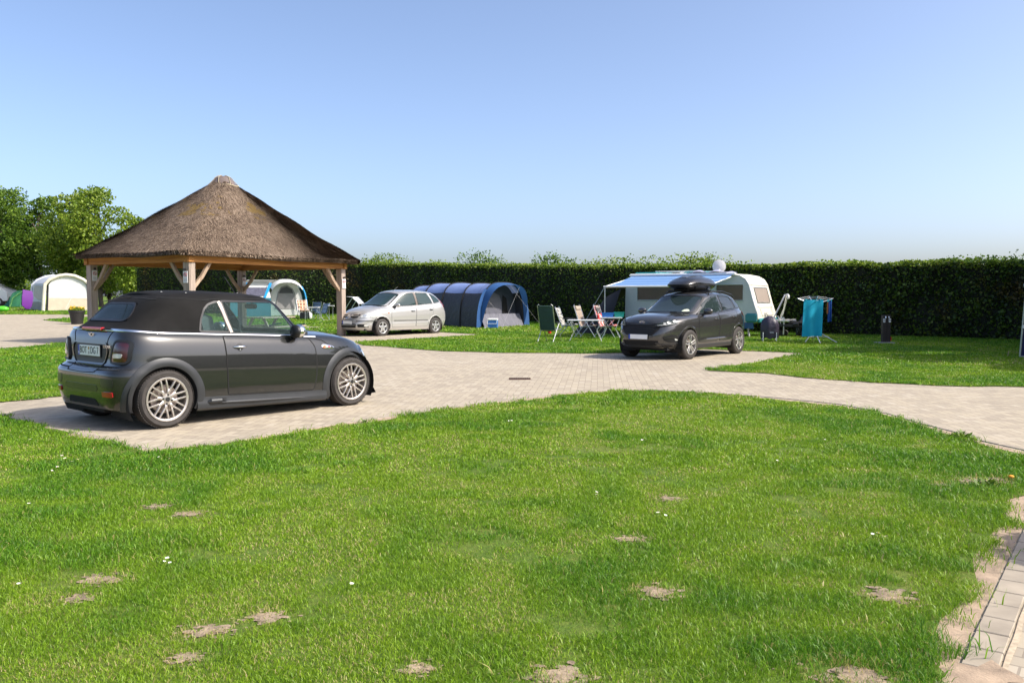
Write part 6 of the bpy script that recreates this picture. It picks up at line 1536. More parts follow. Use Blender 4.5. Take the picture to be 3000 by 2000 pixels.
# ------------------------------------------------------------------ blue tunnel tent
def tunnel_tent():
    L = Vector((-.72, .69, 0)).normalized(); Wd = Vector((.69, .72, 0)).normalized(); f0 = G(1409, 960); rt = thing('tunnel_tent', 'long blue and charcoal tunnel tent in front of the hedge, open porch to the right', 'tent', tuple(f0))
    W = 2.75; H = 1.99; blue = cloth_mat('blue roof cloth', (.19, .26, .50), .5, bump=.4, trans=.15); dark = cloth_mat('charcoal cloth', (.035, .036, .048), .55, bump=.9, bscale=6, bdist=.05)
    grey = cloth_mat('grey door cloth', (.12, .12, .15), .7, bump=.35, bscale=6, bdist=.02); bluef = cloth_mat('porch blue', (.03, .10, .27), .6, trans=.2)
    N = 24
    def arch(s, u, h=1.0, wsc=1.0):
        """point on the hoop at distance s along the tent; u 0 near foot .. 1 far foot"""
        a = PI * (1 - u); y = W / 2 - W / 2 * wsc * math.copysign(abs(math.cos(a)) ** .62, math.cos(a)); z = H * h * math.sin(a) ** .72
        g = gz(f0.y + (L * s).y) - gz(f0.y); return L * s + Wd * y + Vector((0, 0, max(0, z) + g))
    hoops = [0.0, 1.35, 2.7, 4.05, 5.2]; hs = [1.0, .99, 1.0, .99, .93]
    for i in range(4):
        rows_r, rows_s1, rows_s2 = [], [], []
        for j in range(9):
            q = j / 8; s_ = hoops[i] + (hoops[i + 1] - hoops[i]) * q; hh = hs[i] + (hs[i + 1] - hs[i]) * q - .02 * math.sin(PI * q)
            us = np.linspace(0, 1, 41)
            row = [arch(s_, u, hh, 1 - .02 * math.sin(PI * q)) for u in us]; rows_s1.append(row[:11]); rows_r.append(row[10:31]); rows_s2.append(row[30:])
        MB().grid(rows_r).build('roof_panel', blue, rt, smooth=True)
        MB().grid(rows_s1).build('side_panel', dark, rt, smooth=True); MB().grid(rows_s2).build('side_panel', dark, rt, smooth=True)
    for s_, h_ in zip(hoops, hs): MB().tube([arch(s_, u, h_ * 1.012, 1.01) for u in np.linspace(0, 1, 30)], .028, 6).build('pole_sleeve', MT['matblack'], rt, smooth=True)
    # blue porch sides between hoop one and the front, swept back to a peak
    rows = []
    for j in range(8):
        q = j / 7; rows.append([arch(-.0 - .55 * q * math.sin(PI * u) ** .6, u, 1.01 - .05 * q, 1.005) for u in np.linspace(0, 1, 31)])
    MB().grid(rows).build('porch_hood', bluef, rt, smooth=True)
    for u0, u1 in ((0, .30), (.70, 1)):
        rows = []
        for j in range(6):
            q = j / 5; rows.append([arch(-.02 - .05 * q, u, 1 - .0, 1.0) * (1) + (Wd * (.34 if u0 == 0 else -.34) * q * (1 - abs(u - (0 if u0 == 0 else 1)) * 1.2)) for u in np.linspace(u0, u1, 9)])
        MB().grid(rows).build('porch_side', bluef, rt, smooth=True)
    # inner front wall with door
    s0 = .45
    m = MB(); pts = [arch(s0, u, .985, .985) for u in np.linspace(0, 1, 31)]; m.poly(pts); m.build('front_wall', M('inner wall', (.05, .055, .075), .7, var=.2), rt)
    def fp(y, z, o=.02): return L * (s0 - o) + Wd * y + Vector((0, 0, z))
    m = MB(); m.poly([fp(.72, .1), fp(1.75, .1), fp(1.75, 1.1), fp(1.6, 1.42), fp(1.3, 1.55), fp(.95, 1.52), fp(.72, 1.40)]); m.build('door', grey, rt)
    m = MB(); m.poly([fp(.45, .62, .03), (fp(.66, .62, .03)), fp(.66, 1.4, .03), fp(.45, 1.1, .03)]); m.build('window', MT['matblack'], rt); m = MB(); m.poly([fp(1.80, .62, .03), (fp(2.15, .62, .03)), fp(2.05, 1.3, .03), fp(1.80, 1.45, .03)]); m.build('window', MT['matblack'], rt)
    rows = [[fp(y, z, .05 + .5 * (1 - z) + .04 * math.sin(y * 17)) for y in np.linspace(.1, 2.65, 34)] for z in (.02, .22, .42, .60)]
    MB().grid(rows[:]).build('mud_wall', grey, rt, smooth=True)
    for sd, e in ((0.04, -1.0), (.96, 1.0)):
        a = arch(0, .22 if sd < .5 else .78, 1.0); b_ = arch(0, 0 if sd < .5 else 1, 1) + Wd * e * .9 - L * .9; b_.z = .0; MB().tube([a, b_], .004, 4).build('guy_line', MT['black'], rt)
    a = arch(0, .5, 1.0) - L * .5; MB().tube([arch(-.5, .42, .93), L * -1.2 + Wd * .1], .004, 4).build('guy_line', M('guy grey', (.3, .3, .3), .8), rt); MB().tube([arch(-.5, .5, .93), L * -1.3 + Wd * 2.6], .004, 4).build('guy_line', M('guy grey', (.3, .3, .3), .8), rt)
    for i in range(1, 4):
        for z in (.35, .9, 1.35):
            u = z / H * .20 + .02; c = arch(hoops[i], u, 1.0, 1.03); MB().box(c, (.05, .05, .10)).build('toggle', MT['white'], rt)
tunnel_tent()
def cooler():
    p = G(1444, 961); t = thing('cool_box', 'blue cool box with white lid standing before the tunnel tent', 'cool box', tuple(p), -.15)
    MB().box((0, 0, .18), (.40, .30, .34), bevel=.02).build('body', M('cooler blue', (.03, .14, .42), .4), t)
    MB().box((0, 0, .385), (.42, .32, .09), bevel=.025).build('lid', MT['white'], t)
    MB().tube([(-.20, -.17, .33), (-.20, -.2, .20), (.20, -.2, .20), (.20, -.17, .33)], .010, 5).build('handle', MT['white'], t)
    p = G(1425, 962); t = thing('sandals', 'pair of pale sandals left on the grass beside the cool box', 'sandals', tuple(p))
    for y in (0, .12): MB().box((0, y, .03), (.24, .09, .03), .4, bevel=.01).build('sandal', M('sandal', (.4, .4, .42), .7), t)
cooler()

# ------------------------------------------------------------------ white and blue tent behind the shelter
def family_tent():
    p = Vector((-13.75, 52, gz(52))); yaw = .38; t = thing('family_tent', 'white and grey dome tent with bright blue poles seen past the shelter', 'tent', tuple(p), yaw)
    wh = cloth_mat('white tent cloth', (.66, .66, .64), .6, trans=.2, bump=.2, bscale=5); gr = cloth_mat('grey tent cloth', (.24, .23, .23), .7, bump=.3, bscale=5); bl = M('cyan blue pole sleeve', (.02, .30, .62), .5); tl = cloth_mat('teal cloth', (.03, .16, .22), .6)
    # door front faces the camera; arch 2.2 wide centred x=0
    def A(u, y, w=1.05, h=2.25, p_=.6):
        a = PI * (1 - u); return (-w * -math.copysign(abs(math.cos(a)) ** p_, math.cos(a)) * 1.0 if False else w * math.copysign(abs(math.cos(PI * (1 - u))) ** .75, math.cos(PI * (1 - u))), y, h * math.sin(a) ** .62)
    fr = [A(u, 0, 1.02, 2.02) for u in np.linspace(0, 1, 31)]
    m = MB(); m.poly(fr); m.build('front_wall', wh, t)
    m = MB(); m.poly([(-.62, -.02, .42), (.52, -.02, .42), (.50, -.02, 1.2), (.36, -.02, 1.62), (.05, -.02, 1.82), (-.28, -.02, 1.72), (-.46, -.02, 1.42)]); m.build('door', gr, t)
    m = MB(); m.poly([(-.43, -.04, 1.38), (.42, -.04, 1.38), (.34, -.04, 1.60), (.05, -.04, 1.77), (-.26, -.04, 1.68)]); m.build('door_window', M('dark mesh', (.07, .07, .075), .8), t)
    MB().tube([(-.62, -.05, .42), (-.46, -.05, 1.42), (-.28, -.05, 1.74), (.05, -.05, 1.86), (.38, -.05, 1.64), (.56, -.05, 1.2), (.72, -.05, .42)], .025, 5).build('door_zip', gr, t)
    rows = [[A(u, y, w_, h_) for u in np.linspace(.04, .96, 25)] for y, w_, h_ in ((-.75, 1.10, 2.02), (-.55, 1.16, 2.12), (-.2, 1.2, 2.2), (0.3, 1.22, 2.24), (1.2, 1.22, 2.22), (2.4, 1.2, 2.15))]
    hood = []
    for r_i, r in enumerate(rows): hood.append([q for q in r[5:20]])
    MB().grid(hood).build('hood', wh, t, smooth=True)
    MB().grid([r[:7] for r in rows[2:]]).build('side_panel', tl, t, smooth=True); MB().grid([r[18:] for r in rows[2:]]).build('side_panel', tl, t, smooth=True)
    MB().tube([q for q in rows[1][18:]], .05, 6).build('pole', bl, t)
    # body stretching to the left with window between two blue poles
    def S_(x, q): return (x, .2 + .9 * q, 2.12 - .03 * x)   # ridge helper
    m = MB(); rows = []
    for j in range(7):
        q = j / 6; rows.append([(x, -.35 - .55 * (1 - q) ** 1.0 + .9 * q, 1.05 + 1.02 * q ** .75 if q > 0 else 1.05) for x in np.linspace(-3.1 + .9 * q, -1.0, 7)])
    m.grid(rows); m.build('sloping_panel', wh, t, smooth=True)
    m = MB(); m.poly([(-2.62, -.80, 1.22), (-1.35, -.80, 1.22), (-1.18, -.42, 1.72), (-2.25, -.42, 1.72)]); m.build('window', M('tent window', (.07, .07, .10), .35, var=.4), t)
    for x0, x1 in ((-2.95, -2.25), (-1.35, -.92)): MB().bar((x0, -.9, 1.10), (x1, -.15, 1.98), .14, .05).build('pole', bl, t)
    MB().bar((-3.5, -.5, 1.05), (-2.9, -.5, 1.25), .2, .28).build('pole', bl, t)
    m = MB(); m.grid([[(x, -.95, z) for x in np.linspace(-3.3, -1.0, 5)] for z in (0, 1.1)]); m.build('side_wall', tl, t)
    rows = [[(x, y, 2.08 + .10 * math.cos(y * 1.2)) for x in np.linspace(-2.25, 0, 8)] for y in (-.15, .6, 1.5, 2.4)]; MB().grid(rows).build('roof', wh, t, smooth=True)
family_tent()
def back_furniture():
    tart, n, b = new_mat('tartan'); k = NT(n); sp = n.nodes.new('ShaderNodeSeparateXYZ'); n.links.new(k.obj(), sp.inputs[0])
    a = k.math('LESS_THAN', k.math('FRACT', k.math('MULTIPLY', sp.outputs[1], 6)), .3); c_ = k.math('LESS_THAN', k.math('FRACT', k.math('MULTIPLY', sp.outputs[2], 6)), .3)
    n.links.new(k.mix(c_, k.mix(a, (.28, .13, .08), (.62, .52, .42)), (.5, .36, .22)), b.inputs['Base Color']); b.inputs['Roughness'].default_value = .9
    t = chair('folding chair with a brown tartan blanket beside the white and blue tent', 890, 934, -1.1, tart, H=1.0, scale=1.05); t['group'] = 'camping chairs beside the white and blue tent'
    navy = cloth_mat('navy chair fabric', (.05, .09, .20), .6)
    for lab, px, py, yw in (('low navy folding chair right of the white camping table', 940, 938, 2.6), ('dark navy folding chair in the shade behind the white camping table', 925, 931, 2.0)):
        t = chair(lab, px, py, yw, navy, H=.95, scale=.95); t['group'] = 'camping chairs beside the white and blue tent'
    p = G(915, 937); t = thing('camping_table', 'small white camping table in front of the tartan blanket chair', 'camping table', tuple(p), 0, None)
    MB().box((0, 0, .68), (.75, .5, .03)).build('table_top', MT['white'], t)
    for x, y in ((-.33, -.2), (.33, -.2), (-.33, .2), (.33, .2)): tubes('leg', [[(x, y, 0), (x, y, .67)]], .014, MT['alu'], t)
    p = G(894, 935); t = thing('storage_box', 'black storage box with white items under the tartan chair', 'box', tuple(p))
    MB().box((0, 0, .2), (.5, .35, .38), bevel=.03).build('box', MT['black'], t); MB().ball((.3, -.1, .2), (.1, .08, .2), 10, 8).build('bag', MT['white'], t)
    p = G(970, 938); t = thing('side_table', 'narrow high camping stand left of the right shelter post', 'stand', tuple(p))
    MB().box((0, 0, .78), (.32, .3, .03)).build('top', MT['white'], t)
    for x in (-.1, .1): tubes('leg', [[(x, 0, 0), (x, 0, .77)]], .012, MT['alu'], t)
    p = G(1040, 948); t = thing('folding_lounger', 'pale folded lounger behind the silver car bonnet', 'lounger', tuple(p), -.3)
    m = MB(); m.grid([[(-.35, -.3, 1.32), (-.35, .3, 1.32)], [(.0, -.3, 1.30), (.0, .3, 1.30)], [(.35, -.3, .98), (.35, .3, .98)]]); m.build('fabric', MT['white'], t)
    for y in (-.3, .3): tubes('frame_tube', [[(-.5, y, 0), (-.30, y, .8), (.05, y, 1.30), (.36, y, .98), (.5, y, 0)]], .015, MT['alu'], t)
back_furniture()

# ------------------------------------------------------------------ cream air tent, green tent, van, pot
def air_tent():
    p = G(126, 911); d = p.y; t = thing('air_tent', 'cream and white inflatable awning tent on the far left lawn', 'tent', tuple(p), .42)
    e = G(266, 912); W = e.x - p.x; k = d / FPX
    wh = cloth_mat('white air tent cloth', (.74, .74, .72), .55, bump=.2, bscale=4, trans=.15); cr = cloth_mat('cream cloth', (.58, .50, .38), .7, bump=.15, bscale=4); be = cloth_mat('ivory beam', (.62, .58, .47), .6, bump=.2, bscale=5)
    gr = cloth_mat('grey side cloth', (.33, .31, .27), .7, bump=.4, bscale=3, bdist=.04); shd = cloth_mat('silver roof cloth', (.55, .56, .60), .45, bump=.5, bscale=3, bdist=.04)
    def X(u, v, y=0): return (( u - 126) * k * .99, y, (911 - v) * k)
    base = [(126, 911), (129, 870), (133, 832), (146, 819), (170, 808), (190, 805), (212, 808), (235, 819), (250, 833), (258, 870), (266, 911)]
    tube_pts = [X(u, v) for u, v in base]
    MB().tube(tube_pts, .13, 10).build('air_beam', be, t, smooth=True)
    m = MB(); m.poly([X(u, v, .05) for u, v in [(138, 884), (141, 836), (152, 822), (172, 811), (190, 808), (212, 812), (232, 822), (242, 835), (250, 874)]]); m.build('front_wall', wh, t)
    m = MB(); m.poly([X(u, v, .045) for u, v in [(137, 911), (138, 872.5), (251, 874), (262, 912)]]); m.build('lower_wall', cr, t)
    m = MB(); m.poly([X(u, v, .03) for u, v in [(133, 911), (139.5, 836), (143, 834), (139, 911)]]); m.build('door_slit', MT['black'], t)
    m = MB(); m.poly([X(u, v, .03) for u, v in [(241, 838), (245, 838), (257, 880), (255, 880)]]); m.build('side_seam', M('seam grey', (.4, .4, .4), .7), t)
    tubes('guy_line', [[X(210, 855, -.02), X(188, 905, -.9)]], .005, MT['alu'], t)
    # the long side runs back and to the left
    bk = Vector(((69 - 126) * k * .8, 3.8, 0))
    def Q(i, q): a = Vector(tube_pts[i]); b = a + bk * q; b.z *= (1 + .03 * math.sin(PI * q)); return b
    rows = [[Q(i, q) for i in range(2, 9)] for q in np.linspace(0, 1, 9)]
    MB().grid(rows).build('roof', shd, t, smooth=True)
    rows = [[Q(0, q), Q(0, q).lerp(Q(2, q), .33)] for q in (0, .5, 1)]; MB().grid(rows).build('side_wall', gr, t)
    rows = [[Q(0, q).lerp(Q(2, q), .33), Q(0, q).lerp(Q(2, q), 1.0)] for q in (0, .5, 1)]; MB().grid(rows).build('side_wall', shd, t)
    m = MB(); m.poly([Q(0, q).lerp(Q(2, q), f) + Vector((-.05, -.05, 0)) for q, f in ((.12, .40), (.12, .92), (.78, .95), (.78, .55), (.45, .42))]); m.build('window', M('tent film', (.17, .17, .14), .3, var=.4, vscale=3), t)
    MB().tube([Q(i, 1) for i in range(0, 9)], .11, 8).build('air_beam', shd, t, smooth=True)
    q = G(80, 912); c = thing('purple_float', 'purple inflatable mattress leaning against the side of the cream air tent', 'air mattress', (q.x + .1, q.y, q.z + .18), .75, None, .88)
    m = MB(); m.grid([[(-.36, -.05, 1.55), (.30, -.05, 1.42)], [(-.46, -.1, 1.0), (.34, -.12, .9)], [(-.5, -.12, .3), (.20, -.16, .2)], [(-.2, -.1, -.0), (.02, -.1, -.02)]]); m.grid([[(-.36, .1, 1.55), (.30, .1, 1.42)], [(-.46, .1, 1.0), (.34, .12, .9)], [(-.5, .1, .3), (.20, .1, .2)], [(-.2, .1, -.0), (.02, .1, -.02)]])
    m.build('mattress', M('purple vinyl', (.12, .014, .21), .4), c, smooth=True)
air_tent()
def green_tent():
    p = G(28, 898.6); k = p.y / FPX; t = thing('green_tent', 'small bright green dome tent left of the cream air tent', 'tent', tuple(p))
    def X(u, v, y=0): return ((u - 28) * k, y, (896 - v) * k)
    lg = cloth_mat('mint cloth', (.13, .50, .20), .5, trans=.25, bump=.2, bscale=4); dg = cloth_mat('dark teal cloth', (.01, .14, .10), .6)
    rows = [[X(26, 895, .0), X(27, 870, .1), X(30, 856, .4), X(36, 848, .9)], [X(40, 895.5, -.5), X(44, 872, -.3), X(48, 856, .2), X(52, 848, .9)], [X(70, 895.5, -.6), X(71, 874, -.4), X(70, 858, .2), X(66, 848, .9)], [X(90, 895, 0), X(88, 872, .2), X(84, 857, .5), X(72, 849, .9)]]
    MB().grid(rows).build('flysheet', lg, t, smooth=True)
    rows = [[(x, 1.8 - y if False else 1.8, z) for (x, y, z) in r] for r in rows]; MB().grid(rows).build('flysheet', lg, t, smooth=True)
    m = MB(); m.grid([[X(4, 896, .2), X(24, 896, .1)], [X(12, 886, .4), X(25, 874, .15)], [X(22, 874, .4), X(26, 870, .2)]]); m.build('porch', dg, t)
    m = MB(); m.tube([X(40, 896, -.55), X(46, 870, -.38), X(60, 851, .3), X(66, 848, .9)], .05, 5); m.build('pole_sleeve', cloth_mat('lime sleeve', (.25, .55, .16)), t)
green_tent()
def van():
    p = G(-60, 900); k = 1 / 1.0; t = thing('camper_van', 'white camper van at the left edge, half out of the photo', 'van', (-45.9, 75.4, gz(75.4)), .06, None, 1.06)
    wh = M('white van paint', (.74, .74, .74), .3, coat=.6)
    prof = [(-4.6, .45), (-4.65, 2.4), (-4.5, 2.65), (-.9, 2.70), (-.5, 2.60), (.30, 1.95), (.75, 1.62), (1.45, 1.38), (1.72, 1.15), (1.80, .75), (1.75, .42)]
    m = MB(); rows = []
    for y, ins in ((-1.0, .05), (-.93, 0), (.93, 0), (1.0, .05)): rows.append([(x + (-.04 if x > 1 else .0) * ins * 20, y, z if z < .5 else z - ins * .6) for x, z in prof] + [(prof[0][0], y, prof[0][1])])
    m.grid(rows); m.poly(rows[0][:-1]); m.poly(rows[3][:-1]); m.build('body', wh, t, smooth=True, angle=30)
    gl = glass_mat('van glass', (.3, .5, .52), .5)
    for sg in (1, -1):
        m = MB(); m.poly([(-.85, sg * 1.012, 1.55), (-.85, sg * 1.012, 2.25), (-.45, sg * 1.012, 2.28), (.28, sg * 1.012, 1.72), (.32, sg * 1.012, 1.52)]); o = m.build('side_window', gl, t)
        MB().tube([(-.85, sg * 1.012, 1.52), (-.85, sg * 1.012, 2.28), (-.45, sg * 1.012, 2.32), (.32, sg * 1.012, 1.74), (.40, sg * 1.012, 1.50)], .035, 5, closed=True).build('window_seal', MT['black'], o)
        MB().bar((-.22, sg * 1.02, 1.52), (-.22, sg * 1.02, 2.1), .03, .10).build('window_bar', MT['black'], o)
        MB().box((.40, sg * 1.13, 1.72), (.14, .22, .36), bevel=.05).build('mirror', MT['black'], t)
        m = MB(); m.lathe([(.46, 0), (.46, .02), (.36, .02)], c=(1.05, sg * 1.0 - .01, .42), axis='Y', n=24); m.build('arch', MT['black'], t)
        w_ = bpy.data.objects.new('wheel', None); COL.objects.link(w_); w_.parent = t; w_.location = (1.05, sg * .9, .34)
        MB().lathe([(.2, -.12), (.33, -.12), (.35, -.08), (.35, .10), (.33, .13), (.2, .13)], axis='Y', n=28).build('tyre', MT['rubber'], w_, smooth=True); MB().lathe([(0, .13), (.2, .13), (.2, -.12), (0, -.12)], axis='Y', n=20).build('rim', M('grey rim', (.4, .4, .4), .4, .5), w_)
    m = MB(); m.grid([[(-.42, -.8, 2.60), (-.42, .8, 2.60)], [(.36, -.86, 1.95), (.36, .86, 1.95)]]); m.build('windscreen', gl, t)
    MB().box((-.9, -.6, 2.78), (.8, .25, .18), bevel=.06).build('roof_pod', MT['white'], t)
    MB().box((1.78, 0, .62), (.08, 1.7, .3), bevel=.03).build('bumper', MT['black'], t)
van()
def pot():
    p = G(226, 949.5); t = thing('flower_pot', 'large black plant pot with small yellow flowers on the paving', 'plant pot', tuple(p)); s_ = p.y / FPX
    R1 = 22.5 * s_; H = 40 * s_
    MB().lathe([(0, 0), (R1 * .68, 0), (R1 * .93, H * .86), (R1, H * .88), (R1 * 1.0, H), (R1 * .93, H), (R1 * .90, H * .9), (0, H * .88)], n=32).build('pot', M('pot plastic', (.015, .014, .014), .5, var=.2), t, smooth=True, angle=30)
    n = 900; a = RNG.random(n) * 2 * PI; r = np.sqrt(RNG.random(n)) * R1 * .95; C = np.stack([r * np.cos(a), r * np.sin(a), H * .95 + RNG.random(n) * H * .30 * (1 - (r / R1) ** 2 * .5)], 1); V, F, q = leaf_cards(C, .07); mesh_np('foliage', V, F, LEAVES['light'], q, t)
    ye = M('yellow petals', (.7, .45, .02), .6)
    n = 110; a = RNG.random(n) * 2 * PI; r = np.sqrt(RNG.random(n)) * R1 * .95; C = np.stack([r * np.cos(a), r * np.sin(a), H * 1.1 + RNG.random(n) * H * .2], 1); V, F, q = leaf_cards(C, .07); mesh_np('flowers', V, F, ye, q, t)['kind'] = 'stuff'
    p = G(8, 913); t = thing('swim_ring', 'lime green inflatable toy lying on the grass at the left edge', 'inflatable toy', tuple(p))
    MB().ball((0, 0, .20), (.42, .3, .2), 20, 12).build('ring', M('lime vinyl', (.12, .62, .04), .3, trans=.2), t, smooth=True); MB().ball((-.25, -.15, .34), (.16, .12, .09), 12, 8).build('air_chamber', M('pale lime vinyl', (.45, .75, .35), .25), t, smooth=True)
pot()

# ------------------------------------------------------------------ right hand side: gear, barbecue, drying rack, posts
def barbecue():
    p = G(2254, 1000); t = thing('covered_barbecue', 'barbecue under a purple-black cover beside the front of the caravan', 'barbecue', tuple(p), -.2); s_ = p.y / FPX; Wd = 52 * s_ / 2; H = 75 * s_
    m = MB(); rows = []
    for z, r in ((.14, .98), (.30, 1.0), (.5, 1.0), (.66, .98), (.80, .86), (.92, .58), (1.0, .18)):
        rows.append([(Wd * r * math.cos(a) * (1 + .05 * math.sin(a * 7 + z * 4)), Wd * .75 * r * math.sin(a) * (1 + .06 * math.sin(a * 6)), H * z + .03 * math.sin(5 * a) * (z < .3)) for a in np.linspace(0, 2 * PI, 41)])
    m.grid(rows); m.poly(rows[-1][:-1]); m.build('cover', cloth_mat('purple black cover', (.035, .028, .045), .38, bump=.7, bscale=7, bdist=.04), t, smooth=True)
    for x in (-Wd * .75, Wd * .7):
        for y in (-.2, .2): tubes('leg', [[(x, y, 0), (x, y, .3)]], .016, MT['white'], t)
    m = MB(); m.box((.05, -Wd * .74, H * .36), (.12, .01, .05)); m.build('print', M('cover print', (.3, .3, .32), .6), t)
barbecue()
def bike_rack():
    q = CV((.42, 1.05, 0)); q.z = gz(31); yaw = -.607; t = thing('bicycle_carrier', 'aluminium bicycle carrier standing on the caravan drawbar', 'bicycle carrier', tuple(q), yaw); al = MT['alu']
    for y in (-.42, .42): tubes('upright', [[(.0, y, .62), (.18, y * .8, 1.0), (.34, y * .25, 1.50), (.42, y * .0, 1.52)]], .028, al, t, 8)
    tubes('upright', [[(.20, .1, .75), (.38, .02, 1.36)]], .018, al, t); tubes('rail', [[(x, -.62, .60), (x, .62, .62)] for x in (.05, .28, .50)], .03, al, t)
    tubes('cross_rail', [[(-.02, y, .58), (.6, y, .58)] for y in (-.4, .4)], .025, al, t)
    MB().ball((.42, .0, 1.44), (.05, .07, .09)).build('clamp', MT['white'], t)
    q = CV((.95, 1.5, 0)); t = thing('mobility_trolley', 'folded black trolley with small wheels on the grass below the bicycle carrier', 'trolley', (q.x, q.y, gz(31)), yaw)
    MB().box((0, 0, .36), (.9, .5, .06), bevel=.02).build('deck', MT['black'], t); MB().box((.1, -.1, .48), (.5, .35, .14), bevel=.04).build('motor_box', MT['matblack'], t)
    for x in (-.42, .42):
        for y in (-.28, .28): MB().lathe([(0, -.03), (.10, -.03), (.12, 0), (.10, .03), (0, .03)], c=(x, y, .12), axis='Y', n=20).build('wheel', MT['rubber'], t, smooth=True)
    tubes('handle_tube', [[(-.4, .2, .38), (-.55, .2, .75)], [(-.4, -.2, .38), (-.55, -.2, .75)]], .014, MT['alu'], t); MB().box((.1, .0, .42), (.7, .04, .03)).build('chrome_bar', MT['chrome'], t)
    q = CV((1.15, 2.3, 0)); t = thing('black_sack', 'black plastic-covered bundle between the bicycle carrier and the turquoise towel', 'bundle', (q.x, q.y, gz(31)), .3)
    m = MB(); rows = []
    for z, r in ((.02, .9), (.3, 1), (.6, .85), (.85, .55), (.98, .1)): rows.append([(.42 * r * math.cos(a) * (1 + .08 * math.sin(5 * a + z * 5)) + .1 * z, .34 * r * math.sin(a), z * .92) for a in np.linspace(0, 2 * PI, 25)])
    m.grid(rows); m.build('cover', cloth_mat('black foil', (.012, .013, .02), .25, bump=.9, bscale=9, bdist=.05), t, smooth=True)
bike_rack()
def drying_rack():
    p = G(2384, 1004); s_ = p.y / FPX; t = thing('drying_rack', 'rotary aluminium clothes dryer on the grass right of the caravan', 'clothes dryer', tuple(p)); al = MT['alu']
    def P(u, v, y=0): return ((u - 2384) * s_, y, (1004 - v) * s_)
    tubes('pole', [[(0, 0, .12), (0, 0, 118 * s_)]], .018, al, t)
    for a in ((2350, 1003, -.15), (2441, 1007, -.25), (2385, 1012, -.35), (2400, 995, .4)):
        e = P(a[0], 1004); tubes('leg', [[(0, 0, .42), (e[0], a[2] * 1.6, .012)]], .014, al, t)
    tubes('brace', [[(0, 0, .2), (P(2366, 0)[0], -.1, .19)], [(0, 0, .2), (P(2425, 0)[0], -.12, .19)]], .008, al, t)
    arms = [P(2328, 874, -.2), P(2442, 874, .1), P(2400, 868, 1.0), P(2360, 868, -1.0)]
    for a in arms: tubes('arm', [[(0, 0, 120 * s_ * .93), (a[0], a[1], a[2])]], .013, al, t)
    for f in (.55, .8, 1.0): MB().tube([tuple(np.array([0, 0, 1.25 * 0 + 120 * s_ * .93]) * (1 - f) + np.array(a) * f) for a in (arms[0], arms[3], arms[1], arms[2])], .004, 4, closed=True).build('line', MT['white'], t)
    def hang(name, label, cat, u0, u1, v0, v1, y, mat, skew=0, ph=0):
        c = (u0 + u1) / 2; q = Vector(tuple(p)) + Vector(P(c, v1, y)); q.x = (c - 1500) / FPX * (p.y + y); t2 = thing(name, label, cat, tuple(q)); w_ = (u1 - u0) * s_; h_ = (v1 - v0) * s_
        m = MB()
        for dy in (0, .016):
            rows = []
            for i in range(15):
                z = h_ * i / 14; rows.append([(x * w_ - skew * (1 - i / 14) * w_, dy + .035 * math.sin(x * 11 + ph) * (1 - i / 16), z + .02 * (x) * (1 - i / 14)) for x in np.linspace(-.5, .5, 21)])
            m.grid(rows)
        m.build('cloth', mat, t2, smooth=True)
        for x in (-.4, .35): MB().box((x * w_, 0, h_ + .01), (.02, .03, .07)).build('peg', M('peg', (.05, .5, .55), .5), t2)
    hang('turquoise_towel', 'large turquoise bath towel hanging on the near side of the clothes dryer', 'towel', 2355, 2411, 878, 983, -.42, cloth_mat('turquoise terry', (.010, .40, .58), .9, bump=.3, bscale=40, trans=.15), .06)
    hang('blue_towel', 'narrow royal blue towel hanging at the right end of the clothes dryer', 'towel', 2426, 2436, 880, 942, .05, cloth_mat('royal blue', (.01, .08, .35), .8), 0, 1)
    hang('orange_cloth', 'thin orange cloth hanging beside the blue towel', 'cloth', 2422.5, 2426, 882, 918, -.02, cloth_mat('orange cloth', (.6, .22, .05), .8), 0, 2)
drying_rack()
